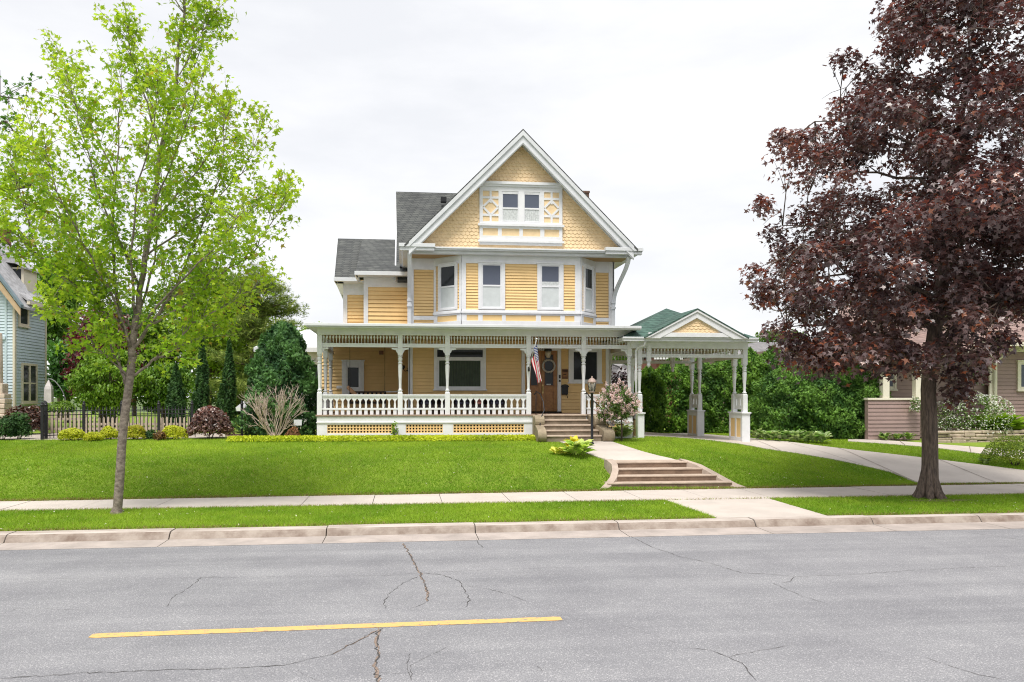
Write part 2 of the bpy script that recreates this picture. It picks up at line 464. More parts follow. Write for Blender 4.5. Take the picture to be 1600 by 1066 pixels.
# the yellow centre dash, slightly worn along its edges
m = MB(); N = 60
x0, x1 = XA(140, 8.98), XA(878, 9.1)
vs = []
for i in range(N+1):
    x = x0 + (x1-x0)*i/N; y = 9.0 + 0.024*(x+3.5)
    e = 0.0 if 0 < i < N else 0.02
    vs += [(x, y - 0.082 + random.uniform(-.006, .006) + e, 0.004), (x, y + 0.082 + random.uniform(-.006, .006) - e, 0.004)]
m.add(vs, [(2*i, 2*i+2, 2*i+3, 2*i+1) for i in range(N)])
M['ypaint'] = mat('worn_yellow_road_paint', (0.66, 0.41, 0.15), 0.75, 0.1, 13, 0.4, 60, c2=(0.30, 0.25, 0.19), detail=9)
_r = [x for x in M['ypaint'].node_tree.nodes if x.type == 'VALTORGB'][0]; _r.color_ramp.elements[0].position = .37; _r.color_ramp.elements[1].position = .44
tag(m.build('road_marking', M['ypaint']), kind='structure')

# cracks in the asphalt
M['crack'] = mat('crack_dirt', (0.075, 0.07, 0.068), 0.95, 0.2, 12)
M['crack2'] = mat('sandy_crack_fill', (0.29, 0.22, 0.18), 0.95, 0.3, 16)
cr = [
 ([(630,849),(640,865),(648,880),(655,895),(662,910),(668,925),(667,940)], .05), ([(655,900),(630,911),(610,925),(600,940),(602,950)], .024),
 ([(660,895),(690,898),(718,908),(726,922),(733,938),(728,948)], .03), ([(726,915),(760,919),(800,930),(826,941)], .018),
 ([(667,940),(655,946),(640,951)], .02), ([(0,1060),(120,1052),(250,1047),(340,1045),(440,1040),(480,1030),(520,1022),(560,1000),(590,985)], .03),
 ([(595,980),(588,1000),(592,1020),(586,1040),(590,1066)], .05), ([(700,1010),(640,1040),(645,1066)], .012),
 ([(966,829),(990,840),(1015,853),(1060,869),(1110,880),(1158,895),(1205,897),(1244,901),(1235,908),(1222,911)], .028),
 ([(1208,911),(1232,922),(1255,932),(1300,945)], .018), ([(1244,901),(1340,898),(1392,893),(1450,890),(1530,886),(1600,884)], .02),
 ([(260,948),(272,932),(300,915),(315,902),(345,900)], .022), ([(0,906),(150,903),(250,903),(345,902),(480,901),(600,899),(660,895)], .012),
 ([(667,894),(800,889),(980,884)], .01), ([(1075,1011),(1110,1016),(1137,1026),(1160,1035),(1170,1048),(1182,1064)], .026),
 ([(1137,1026),(1190,1016),(1230,1008)], .016), ([(1444,1026),(1490,1042),(1530,1054),(1570,1062)], .02),
 ([(1510,832),(1560,838),(1600,844)], .024), ([(742,832),(745,845),(755,856)], .03), ([(0,960),(30,950),(130,953)], .012),
 ([(586,1050),(620,1052),(640,1051)], .012), ([(970,976),(1060,1005)], .008), ([(836,1038),(848,1050)], .016),
 ([(463,1045),(480,1058),(505,1064)], .015), ([(640,1020),(636,1045),(642,1062)], .014)]
def ribbon(mb, pts, w, z, jag=0.02):
    q = [G(x, y, z) for x, y in pts]
    out = []
    for a, b in zip(q[:-1], q[1:]):
        n_ = max(2, int((b-a).length / 0.07))
        for i in range(n_): out.append(a.lerp(b, i / n_) + Vector((random.gauss(0, jag), random.gauss(0, jag), 0)))
    out.append(q[-1]); vs = []
    for i, c in enumerate(out):
        d = (out[min(i+1, len(out)-1)] - out[max(i-1, 0)]); s_ = Vector((-d.y, d.x, 0)).normalized()
        ww = w * random.uniform(0.15, 0.75) * (0.3 if i in (0, len(out)-1) else 1)
        vs += [c - s_*ww/2, c + s_*ww/2]
    mb.add(vs, [(2*i, 2*i+1, 2*i+3, 2*i+2) for i in range(len(out)-1)])
m = MB()
for pts, w in cr: ribbon(m, pts, w*.6, 0.005, 0.006 + w*0.16)
m.mi = 1
for pts, w in ((cr[0][0], .05), (cr[6][0], .06), (cr[5][0][-3:], .04)): ribbon(m, pts, w, 0.003, 0.012)
tag(m.build('road_cracks', [M['crack'], M['crack2']]), kind='structure')

# pavement slabs
m = MB()
sx = [G(x, y, .19).x for x, y in ((259, 785), (545, 780), (683, 776), (833, 774))]
g_ = 1.62
edges = [sx[0] - g_*k for k in range(22, 0, -1)] + [sx[0] + g_*k for k in range(0, 34)]
for a, b in zip(edges[:-1], edges[1:]):
    a += 0.007; b -= 0.007; dz = random.uniform(-.004, .004)
    m.prism([(a, y_swf(a), .1+dz), (b, y_swf(b), .1+dz), (b, y_swb(b), .1+dz), (a, y_swb(a), .1+dz)], (0, 0, .10))
tag(m.build('sidewalk', M['conc']), kind='structure')
# crossing slab between pavement and kerb
m = MB()
q = [G(1118, 808, .155), G(1292, 805.5, .155), G(1203, 779.5, .20), G(1044, 783.5, .20)]
q[0].y = y_kback(q[0].x); q[1].y = y_kback(q[1].x); q[2].y = y_swf(q[2].x) - .006; q[3].y = y_swf(q[3].x) - .006
q[0].z = q[1].z = .152; q[2].z = q[3].z = .2
m.prism([v - Vector((0,0,.1)) for v in q], (0, 0, .1))
tag(m.build('crossing_path', M['conc']), kind='structure')

# lawn and parkway turf
def turf(name, x0, x1, nx, yf, yb, ny, mt, holes=()):
    mb = MB(); X = np.linspace(x0, x1, nx)
    for i in range(nx):
        for j in range(ny):
            t = j/(ny-1); y = yf(X[i])*(1-t**1.6) + yb(X[i])*t**1.6
            mb.v.append((X[i], y, float(H(X[i], y + 1e-4 if j == 0 else y))))
    for i in range(nx-1):
        for j in range(ny-1):
            mb.f.append([i*ny+j, (i+1)*ny+j, (i+1)*ny+j+1, i*ny+j+1]); mb.m.append(0); mb.sm.append(True)
    return tag(mb.build(name, mt), kind='structure')
M['turf'] = mat('short_turf', (0.20, 0.29, 0.025), 0.95, 0.16, 1.6, 0.9, 60, c2=(0.14, 0.21, 0.022), detail=9)
turf('front_lawn', -46, 46, 185, y_swb, lambda x: 70, 60, M['turf'])
turf('parkway_lawn', -46, 46, 185, y_kback, lambda x: y_swf(x) - .001, 8, M['turf'])

def sheet(name, near, far, off, mt, n=28, thick=0.12):
    """a pavement between two pixel-traced edges, laid on the ground"""
    def resample(pts):
        q = [GH(x, y) for x, y in pts]; L = [0]
        for a, b in zip(q[:-1], q[1:]): L.append(L[-1] + (b-a).length)
        return [(np.interp(L[-1]*k/n, L, [v.x for v in q]), np.interp(L[-1]*k/n, L, [v.y for v in q])) for k in range(n+1)]
    A, B = resample(near), resample(far)
    mb = MB(); w = 7
    for i in range(n+1):
        for j in range(w):
            t = j/(w-1); x = A[i][0]*(1-t)+B[i][0]*t; y = A[i][1]*(1-t)+B[i][1]*t
            mb.v.append((x, y, float(H(x, y)) + off))
    def f(*q): mb.f.append(list(q)); mb.m.append(0); mb.sm.append(False)
    for i in range(n):
        for j in range(w-1): f(i*w+j, (i+1)*w+j, (i+1)*w+j+1, i*w+j+1)
    b0 = len(mb.v)
    for i in range(n+1):
        for j in (0, w-1):
            x, y, z = mb.v[i*w+j]; mb.v.append((x, y, z - thick))
    for i in range(n):
        f(i*w, b0+2*i, b0+2*i+2, (i+1)*w); f(i*w+w-1, (i+1)*w+w-1, b0+2*i+3, b0+2*i+1)
    return tag(mb.build(name, mt), kind='structure'), A, B
drive_near = [(985,682.5),(1060,684.5),(1110,689),(1160,695),(1200,703),(1250,710),(1300,718.5),(1350,729),(1400,741),(1432,756.5),(1520,755.7),(1600,755),(1700,754)]
drive_far = [(985,676),(1060,677.5),(1110,680),(1160,684),(1200,688.5),(1250,694),(1300,700),(1350,706),(1400,711.5),(1440,716),(1520,726),(1600,736),(1700,750)]
_, DA, DB = sheet('driveway', drive_near, drive_far, 0.03, M['drive'])
path_near = [(1325,690.5),(1380,694),(1435,698.5),(1462,701),(1510,707),(1550,712.5),(1620,721)]
path_far = [(1325,686.5),(1380,689),(1435,692.5),(1462,695),(1510,698.5),(1550,701.5),(1620,707)]
_, PA, PB = sheet('neighbour_path', path_near, path_far, 0.03, M['conc'])
walk_l = [(866,688.5),(888,697),(912,708),(935,716.5),(957,721.5)]
walk_r = [(946,688.5),(968,695.5),(1000,706),(1030,714),(1061,721.3)]
_, WA, WB = sheet('garden_walk', walk_l, walk_r, 0.035, M['drive'], 14)

# sawn joints across the drive and the walk
m = MB()
for A_, B_, idx in ((DA, DB, (5, 10, 15, 19, 23)), (WA, WB, (4, 9)), (PA, PB, (9, 19))):
    for i in idx:
        (xa, ya), (xb, yb) = A_[i], B_[i]; dx, dy = A_[i+1][0]-xa, A_[i+1][1]-ya; L_ = math.hypot(dx, dy); ox, oy = dx/L_*.011, dy/L_*.011
        vs = []
        for k in range(13):
            t = k/12; x = xa+(xb-xa)*t; y = ya+(yb-ya)*t; z = float(H(x, y)) + .041
            vs += [(x-ox, y-oy, z), (x+ox, y+oy, z)]
        m.add(vs, [(2*k, 2*k+1, 2*k+3, 2*k+2) for k in range(12)])
M['joint'] = mat('joint_dirt', (0.24, 0.19, 0.155), .95, .25, 9)
tag(m.build('paving_joints', M['joint']), kind='structure')

# grass blades
def poly_mask(X, Y, poly):
    ins = np.zeros(len(X), bool); n = len(poly)
    for i in range(n):
        x1, y1 = poly[i]; x2, y2 = poly[(i+1) % n]
        c = ((y1 > Y) != (y2 > Y))
        with np.errstate(divide='ignore', invalid='ignore'):
            xi = (x2-x1)*(Y-y1)/(y2-y1)+x1
        ins ^= (c & (X < xi))
    return ins
st_poly = [tuple(G(x, y, z).xy) for x, y, z in ((944,721,.85),(1064,719,.85),(1110,736,.6),(1168,763,.2),(940,765,.2),(956,748,.45),(955,733,.68))]
NOGRASS = [DA + DB[::-1], PA + PB[::-1], WA + WB[::-1], st_poly]
NOGRASS.append([(v.x, v.y) for v in q])
def tri_mesh(name, verts, cols, mt, per=3):
    """verts (n, per, 3), cols (n, 3): one face per entry"""
    n = len(verts)
    me = bpy.data.meshes.new(name)
    me.vertices.add(n*per); me.vertices.foreach_set('co', verts.reshape(-1).astype(np.float32))
    me.loops.add(n*per); me.loops.foreach_set('vertex_index', np.arange(n*per, dtype=np.int32))
    me.polygons.add(n); me.polygons.foreach_set('loop_start', np.arange(0, n*per, per, dtype=np.int32))
    try: me.polygons.foreach_set('loop_total', np.full(n, per, dtype=np.int32))
    except Exception: pass
    at = me.color_attributes.new('Col', 'FLOAT_COLOR', 'POINT')
    c4 = np.ones((n, per, 4), np.float32); c4[:, :, :3] = cols[:, None, :]
    at.data.foreach_set('color', c4.reshape(-1))
    me.materials.append(mt)
    me.update(calc_edges=True)
    o = bpy.data.objects.new(name, me); COL.objects.link(o)
    return o
def vnoise(x, y, f, seed=0):
    """cheap smooth value noise for uneven turf colour"""
    r_ = np.random.default_rng(seed).random((64, 64))
    u = (x*f) % 64; v = (y*f) % 64
    i = np.floor(u).astype(int); j = np.floor(v).astype(int); fu = u-i; fv = v-j
    fu = fu*fu*(3-2*fu); fv = fv*fv*(3-2*fv)
    i2 = (i+1) % 64; j2 = (j+1) % 64; i %= 64; j %= 64
    return (r_[i,j]*(1-fu)*(1-fv)+r_[i2,j]*fu*(1-fv)+r_[i,j2]*(1-fu)*fv+r_[i2,j2]*fu*fv)
def tint_(n): return np.array([0.34, 0.26, 0.12])[None]*rng.uniform(.45, 1.25, (n, 1))
def grass(name, X, Y, hmin, hmax, width):
    keep = np.ones(len(X), bool)
    for pl in NOGRASS: keep &= ~poly_mask(X, Y, pl)
    X = X[keep]; Y = Y[keep]; n = len(X)
    Z = H(X, Y)
    hgt = rng.uniform(hmin, hmax, n); a = rng.uniform(0, 2*np.pi, n); la = rng.uniform(0, 2*np.pi, n); ln = hgt*rng.uniform(0.4, 1.7, n)
    w = width*rng.uniform(0.7, 1.3, n)
    v = np.zeros((n, 3, 3))
    v[:,0,0] = X - np.cos(a)*w; v[:,0,1] = Y - np.sin(a)*w; v[:,0,2] = Z - .01
    v[:,1,0] = X + np.cos(a)*w; v[:,1,1] = Y + np.sin(a)*w; v[:,1,2] = Z - .01
    v[:,2,0] = X + np.cos(la)*ln; v[:,2,1] = Y + np.sin(la)*ln; v[:,2,2] = Z + hgt
    t = 0.42*vnoise(X, Y, 0.5, 3) + 0.34*vnoise(X, Y, 1.9, 4) + 0.26*rng.random(n) - .10 + .16*np.clip((Y-21.5)/3, -1, 1)*(Y > 19)  # bank darker than yard: slope shading partly put into the blade colour
    c1 = np.array([0.165, 0.315, 0.02]); c2 = np.array([0.38, 0.52, 0.05])
    c = c1 + (c2-c1)*np.clip((t-.15)/.7, 0, 1)[:,None]
    e_ = np.minimum(np.minimum(np.abs(Y - y_kback(X)), np.abs(Y - y_swf(X))), np.abs(Y - y_swb(X)))
    dry = rng.random(n) < 0.03 + .75*np.clip(1 - e_/(.10 + .10*vnoise(X, Y, 2.1, 8)), 0, 1)
    c[dry] = tint_(int(dry.sum()))
    return tag(tri_mesh(name, v, c, M['grass']), kind='stuff', label='short bright green grass covering the ground', cat='grass')
def scatter(n, x0, x1, yf, yb, near=1.0):
    X = rng.uniform(x0, x1, n); t = rng.random(n)**near
    return X, yf(X) + (yb(X)-yf(X))*t
def vis(X, Y, m_=1.06):
    a = np.arctan2(X, Y)
    return (a > -math.atan(PX0/FPX)*m_ + TH - .02) & (a < math.atan((1600-PX0)/FPX)*m_ + TH + .02)
X, Y = scatter(520000, -16, 24, lambda x: y_swb(x) - .02, lambda x: 27.4 + 0*x, 1.35)
k = vis(X, Y) & ~((X > -4.3) & (X < 8.3) & (Y > 26.35)) & ~((X < -3) & (Y > 27.3))
X, Y = X[k], Y[k]
X2, Y2 = scatter(50000, 8.5, 22, lambda x: 27.4 + 0*x, lambda x: 34 + 0*x)
X = np.concatenate([X, X2]); Y = np.concatenate([Y, Y2])
# the neighbours' beds and house walls stand on the right behind the path
pb_line = np.array(PB); k = ~((X > PB[0][0]) & (Y > np.interp(X, pb_line[:,0], pb_line[:,1])))
o = grass('lawn_grass', X[k], Y[k], .03, .065, .008)
o['label'] = 'short bright green grass on the sloping front yard'
X, Y = scatter(300000, -14, 22, lambda x: y_kback(x) + .015, lambda x: y_swf(x) + .03)
k = vis(X, Y)
o = grass('parkway_grass', X[k], Y[k], .03, .075, .006)
o['label'] = 'bright green grass on the strip between pavement and kerb'

# ================================================================ THE YELLOW HOUSE
house = empty('victorian_house', (4.2, 29.6, 1.2))
tag(house, 'yellow two storey Victorian house with white trim, front gable and wrap-around porch', 'house')
def part(mb, name, mt, bevel=0.0, thing=None):
    return hang(mb.build(name, mt, None, bevel), thing or house)
def sub(mb, name, mt, parent):
    return mb.build(name, mt, parent)
YF, YP, YW, YB, YGB = 27.0, 27.2, 29.6, 28.7, 28.55
ZFL = 2.05

class Frame:
    """local frame on a wall: a along the wall, b outwards, c up"""
    def __init__(s, O, u, n):
        s.O = Vector(O); s.u = Vector(u).normalized(); s.n = Vector(n).normalized(); s.k = Vector((0, 0, 1))
    def pt(s, a, b, c): return s.O + s.u*a + s.n*b + s.k*c
    def box(s, mb, a0, a1, b0, b1, c0, c1):
        return mb.obox(s.pt(a0, b0, c0), s.u, s.n, s.k, a1-a0, b1-b0, c1-c0)
    def prism(s, mb, pts, b0, b1):
        return mb.prism([s.pt(a, b0, c) for a, c in pts], s.n*(b1-b0))
def siding(mb, F, a0, a1, c0, c1, pitch=0.118, lip=0.029):
    g = .006 if lip < .033 else .015
    """lapped boards between a0..a1 and c0..c1, each leaning out over the one below"""
    nb = max(1, round((c1-c0)/pitch)); h = (c1-c0)/nb
    for i in range(nb):
        z0 = c0 + i*h; z1 = z0 + h
        L = lip*random.uniform(.9, 1.1)
        mb.add([F.pt(a0, L, z0+g), F.pt(a1, L, z0+g), F.pt(a1, 0.004, z1), F.pt(a0, 0.004, z1),
                F.pt(a0, -.009, z0+g), F.pt(a1, -.009, z0+g)], [(0,1,2,3), (4,5,1,0), (4,0,3), (1,5,2)])
def front(px, Y):            # frame of a wall that faces the street, a = world X, c = world Z
    return Frame((0, Y, 0), (1, 0, 0), (0, -1, 0))
def scallops(mb, F, inside, a0, a1, c0, c1, w=0.135, h=0.115, lip=0.02):
    """fish-scale shingles laid in courses"""
    r = 0; c = c0
    while c < c1:
        a = a0 + (w/2 if r % 2 else 0)
        while a < a1:
            if inside(a, c + h*0.5):
                L = lip*random.uniform(.8, 1.25); g = w*0.48
                pts = [(-g, h*1.05, .003), (-g, h*.35, L*.7), (-g*.62, h*.1, L*.95), (0, -.004, L), (g*.62, h*.1, L*.95), (g, h*.35, L*.7), (g, h*1.05, .003)]
                v = [F.pt(a+x, b, c+y) for x, y, b in pts] + [F.pt(a+x, 0, c+y) for x, y, b in pts[1:6]]
                mb.add(v, [(0,1,2,3,4,5,6), (7,8,2,1), (8,9,3,2), (9,10,4,3), (10,11,5,4)])
            a += w
        c += h; r += 1

def window(name, F, a0, a1, c0, c1, g, rail=None, lower='curtain', side=0.11, sill=True, parent=None, frame_mat='trim', upper='glass', out=0.0, blindz=None):
    """casing a0..a1 x c0..c1; glass rectangle g=(ga0,ga1,gc0,gc1); rail = height of the meeting rail"""
    ga0, ga1, gc0, gc1 = g
    mb = MB(); d = 0.085 + out
    F.box(mb, a0, ga0-.04, 0, d, c0, c1); F.box(mb, ga1+.04, a1, 0, d, c0, c1)
    F.box(mb, ga0-.04, ga1+.04, 0, d-.002, gc1+.04, c1); F.box(mb, ga0-.04, ga1+.04, 0, d-.002, c0, gc0-.04)
    if sill: F.box(mb, a0-.03, a1+.03, 0, d+.05, c0-.045, c0+.01)
    F.box(mb, a0-.025, a1+.025, 0, d+.03, c1-.002, c1+.05)
    w = part(mb, name, M[frame_mat], 0.006, parent)
    mb = MB(); s_ = d - .028
    F.box(mb, ga0-.045, ga0, .005, s_, gc0-.045, gc1+.045); F.box(mb, ga1, ga1+.045, .005, s_, gc0-.045, gc1+.045)
    F.box(mb, ga0, ga1, .005, s_-.001, gc1, gc1+.045); F.box(mb, ga0, ga1, .005, s_-.001, gc0-.045, gc0)
    if rail: F.box(mb, ga0, ga1, .005, s_+.008, rail-.03, rail+.03)
    sub(mb, 'sash', M[frame_mat], w)
    def pane(z0, z1, mt):
        q = MB(); q.add([F.pt(ga0, .044, z0), F.pt(ga1, .044, z0), F.pt(ga1, .044, z1), F.pt(ga0, .044, z1)], [(0,1,2,3)])
        return sub(q, 'pane', M[mt], w)
    if rail:
        pane(rail+.03, gc1, upper)
        if lower == 'curtain':
            q = MB(); n = 26; vs = []
            top = blindz or rail-.03
            for i in range(n+1):
                a = ga0 + (ga1-ga0)*i/n; b = .052 + .010*math.sin(i*1.9) + random.uniform(-.003, .003)
                vs += [F.pt(a, b, gc0), F.pt(a, b, top)]
            q.add(vs, [(2*i, 2*i+2, 2*i+3, 2*i+1) for i in range(n)]); sub(q, 'curtain', M['curtain'], w)
            if blindz: pane(blindz, rail-.03, upper)
        else: pane(gc0, rail-.03, lower)
    else: pane(gc0, gc1, lower if lower != 'curtain' else 'glass')
    return w
M['louvre'] = mat('white_blind_slats', (0.60, 0.64, 0.65), 0.6, 0.06, 3)

# --- wing walls behind (left)
F = front(0, 32.4)
x0, x1 = XA(570, 32.4), 0.19
m = MB(); siding(m, F, x0+.13, x1, 5.2, ZA(600, 449, 32.4), .165, .04); m.box(x0, x1, 32.41, 33.5, 5.2, 7.75)
part(m, 'wall', M['yellow'])
m = MB(); zf = ZA(600, 449, 32.4); F.box(m, x0, x1, 0, .045, zf, 7.75); F.box(m, x0, x0+.14, 0, .05, 5.2, zf); m.box(x0-.045, x0, 32.36, 33.9, 5.2, 7.75)
part(m, 'corner_board', M['trim'])
F = front(0, 34.0)
xb0, xb1 = XA(538, 34), x0
m = MB(); siding(m, F, xb0+.12, xb1, 5.2, ZA(555, 461, 34), .15, .038); m.box(xb0, xb1, 34.01, 40, 5.2, 7.8)
part(m, 'wall', M['yellow'])
m = MB(); zf = ZA(555, 461, 34); F.box(m, xb0, xb1, 0, .045, zf, 7.75); F.box(m, xb0, xb0+.13, 0, .05, 5.2, zf); m.box(xb0-.05, xb0, 33.95, 40, 5.2, 7.75)
part(m, 'corner_board', M['trim'])

# --- recessed ground-floor wing wall, and ground floor of the front block
F = front(0, 32.4)
xl = XA(503, 32.4)
m = MB(); siding(m, F, xl, .2, 1.9, 4.85, .145, .036); m.box(xl, .2, 32.41, 40, 1.0, 5.2)
Fs = Frame((.19, 0, 0), (0, -1, 0), (-1, 0, 0)); siding(m, Fs, -32.4, -YW, 1.9, 4.85, .145, .036)
F = front(0, YW); xr = XA(950, YW)
siding(m, F, .19, xr, 1.9, 4.85, .135, .034); m.box(.2, xr, YW+.01, 41, 1.0, 8.0)
siding(m, F, .19, 8.14, 5.2, ZA(800, 424, YW), .118, .034); m.box(xr, 8.14, YW+.011, 41, 4.9, 8.0)
Fr = Frame((8.14, 0, 0), (0, 1, 0), (1, 0, 0)); siding(m, Fr, YW, 41, 5.2, 7.9, .118)
Fr2 = Frame((xr, 0, 0), (0, 1, 0), (1, 0, 0)); siding(m, Fr2, YW, 41, 1.9, 4.85, .135)
Fl = Frame((.19, 0, 0), (0, -1, 0), (-1, 0, 0)); siding(m, Fl, -34, -YW, 5.2, 7.9, .118)
part(m, 'wall', M['yellow'])
m = MB()
F.box(m, .16, .30, 0, .06, 2.0, 4.85); m.box(.13, .19, YW-.06, YW+.12, 2.0, 4.85)             # ground-floor corner
F.box(m, .14, .34, 0, .06, 5.2, 8.0); m.box(.13, .19, YW-.06, YW+.2, 5.2, 8.0)                # upper corners
F.box(m, 7.98, 8.18, 0, .06, 5.2, 8.0); m.box(8.14, 8.2, YW-.06, YW+.2, 5.2, 8.0)
F.box(m, xr-.1, xr+.03, 0, .06, 2.0, 4.85)
zt, zb = ZA(800, 424, YW), ZA(800, 407, YW)
F.box(m, .34, 7.98, 0, .05, zt, 8.0)
F.box(m, .34, 7.98, 0, .055, ZA(660, 500, YW), ZA(660, 494, YW)); F.box(m, .34, 7.98, 0, .07, 5.3, ZA(660, 505, YW))
part(m, 'corner_board', M['trim'])

# --- the bay on the upper floor
bx0, bx1 = XA(721.5, YB), XA(906.5, YB)
wx0, wx1 = XA(679, YW), XA(929, YW)
bz0, bz1 = 5.25, 8.0
LF = Frame((wx0, YW, 0), (bx0-wx0, YB-YW, 0), (-(YW-YB), -(bx0-wx0), 0))
RF = Frame((bx1, YB, 0), (wx1-bx1, YW-YB, 0), ((YW-YB), -(wx1-bx1), 0))
FB = front(0, YB)
LLen = math.hypot(bx0-wx0, YW-YB); RLen = math.hypot(wx1-bx1, YW-YB)
def bz(py): return ZA(815, py, YB)
core = MB(); core.prism([(wx0, YW+.3, bz0), (bx0, YB+.012, bz0), (bx1, YB+.012, bz0), (wx1, YW+.3, bz0)], (0, 0, bz1-bz0))
zs0, zs1 = bz(485), bz(413)
siding(core, FB, bx0, bx1, zs0, zs1, .112); siding(core, LF, 0, LLen, zs0, zs1, .112); siding(core, RF, 0, RLen, zs0, zs1, .112)
part(core, 'bay_wall', M['yellow'])
m = MB()
for Fx, L0, L1 in ((FB, bx0, bx1), (LF, 0, LLen), (RF, 0, RLen)):
    Fx.box(m, L0, L1, 0, .045, zs1, bz1)                                   # frieze
    Fx.box(m, L0-.01, L1+.01, 0, .10, bz(490.5), bz(487.5)); Fx.box(m, L0, L1, 0, .07, bz(487.5), zs0)      # belt
    Fx.box(m, L0, L1, 0, .03, bz0, bz(490.5))
    Fx.box(m, L0, L1, 0, .065, bz0, bz(502)); Fx.box(m, L0, L1, 0, .06, bz(493), bz(490.5))
FB.box(m, bx0-.01, XA(728, YB), 0, .06, zs0, zs1); FB.box(m, XA(898, YB), bx1+.01, 0, .06, zs0, zs1)
LF.box(m, LLen-.09, LLen+.01, 0, .055, zs0, zs1); LF.box(m, 0, .10, 0, .055, zs0, zs1)
RF.box(m, 0, .09, 0, .055, zs0, zs1); RF.box(m, RLen-.10, RLen, 0, .055, zs0, zs1)
pan = [(729, 747), (754, 784), (790, 837), (845, 875), (882, 897)]
lastx = bx0
for a, b in pan + [(907, 907)]:
    FB.box(m, lastx, XA(a, YB), .03, .058, bz(502), bz(493)); lastx = XA(b, YB)
for Fx, L in ((LF, LLen), (RF, RLen)):
    Fx.box(m, 0, .18, .03, .058, bz(502), bz(493)); Fx.box(m, L-.2, L, .03, .058, bz(502), bz(493))
part(m, 'bay_trim', M['trim'], .005)
for Fx, a, b in [(FB, XA(a, YB), XA(b, YB)) for a, b in pan] + [(LF, .18, LLen-.2), (RF, .18, RLen-.2)]:
    m = MB(); Fx.box(m, a, b, .03, .036, bz(502), bz(493)); part(m, 'bay_panel', M['yellow'])
def bw(c0, c1, g0, g1, blindz=None, lower='louvre'):
    window('window', FB, XA(c0, YB), XA(c1, YB), bz(484.5), bz(412), (XA(g0, YB), XA(g1, YB), bz(480), bz(416)), bz(447.5), lower, sill=False, upper='glassb')
bw(747, 789, 754.5, 781.5)
bw(839, 880, 846.5, 872.5)
m = MB(); FB.box(m, XA(846.5, YB), XA(872.5, YB), .045, .052, bz(447), bz(440)); part(m, 'roller_blind', M['curtain'])
for Fx, L, a0, a1, g0, g1 in ((LF, LLen, .23, LLen-.17, .37, LLen-.31), (RF, RLen, .2, RLen-.18, .33, RLen-.32)):
    window('window', Fx, a0, a1, bz(484.5), bz(412), (g0, g1, bz(480), bz(416)), bz(447.5), 'louvre', sill=False, upper='glass')

# --- gable
AX, AZ = 4.345, 12.57
GR = Frame((0, YGB, 0), (1, 0, 0), (0, -1, 0))
gz0 = ZA(815, 389, 28.4)
def in_gable(a, c): return c < AZ - .30 - abs(a-AX)*1.02 and not (XA(750, YGB) < a < XA(877, YGB) and ZA(815, 382, YGB) < c < ZA(815, 290, YGB))
m = MB(); m.prism([(AX-4.2, YGB+.001, 7.99), (AX+4.2, YGB+.001, 7.99), (AX+4.2, YGB+.001, AZ-4.36), (AX, YGB+.001, AZ-.16), (AX-4.2, YGB+.001, AZ-4.36)], (0, .2, 0))
scallops(m, GR, in_gable, AX-4.1, AX+4.1, gz0-.02, AZ-.3, .16, .13, .022)
part(m, 'gable_wall', M['yellow2'])
# attic window unit: white frame of lattice panels round two sashes
def gx(px): return XA(px, YGB)
def gzz(py): return ZA(815, py, YGB)
m = MB()
GR.box(m, gx(746.5), gx(881), 0, .20, gzz(290.5), gzz(286.5)); GR.box(m, gx(748), gx(879.5), 0, .15, gzz(293.5), gzz(290.5))
GR.box(m, gx(749), gx(878), 0, .05, gzz(384), gzz(293.5))
def gb(x0, x1, y0, y1, b=.09): GR.box(m, gx(x0), gx(x1), .05, b, gzz(y1), gzz(y0))
gb(749, 878, 293.5, 300.5); gb(749, 754, 300.5, 348); gb(873, 878, 300.5, 348); gb(778.5, 784, 300.5, 348); gb(843, 849.5, 300.5, 348); gb(810, 818.5, 300.5, 348)
gb(784, 843, 300.5, 303, .075); gb(749, 878, 348, 351.5)
gb(746.5, 880.5, 351.5, 355, .16); gb(749, 878, 355, 358.5)
for a, b in ((749, 754), (777.5, 783.5), (811, 816.5), (843.5, 850), (873, 878)): gb(a, b, 358.5, 370)
gb(749, 878, 370, 377); gb(746.5, 880.5, 377, 380, .15); gb(749, 878, 380, 384)
for c0, c1 in ((754, 778.5), (849.5, 873)):
    cx = (c0+c1)/2
    gb(cx-1.6, cx+1.6, 300.5, 319, .085); gb(cx-1.6, cx+1.6, 335, 348, .085)
    gb(c0, c1, 309, 312.5, .083); gb(c0, c1, 336, 339.5, .083)
    zc = gzz(325.5); xc = gx(cx); r_ = .30
    for sx_, sz_ in ((1,1),(1,-1),(-1,1),(-1,-1)):
        a = GR.pt(xc + sx_*.02, .07, zc + sz_*.27); b = GR.pt(xc + sx_*.27, .07, zc + sz_*.02)
        m.bar(a, b, .035, .075, (sx_, 0, sz_))
w = part(m, 'attic_window', M['trim'])
m = MB()
for c0, c1 in ((754, 778.5), (849.5, 873)): GR.box(m, gx(c0), gx(c1), .05, .056, gzz(348), gzz(300.5))
for a, b in ((754, 777.5), (783.5, 811), (816.5, 843.5), (850, 873)): GR.box(m, gx(a), gx(b), .05, .057, gzz(370), gzz(358.5))
sub(m, 'panel', M['yellow2'], w).matrix_parent_inverse = Matrix()
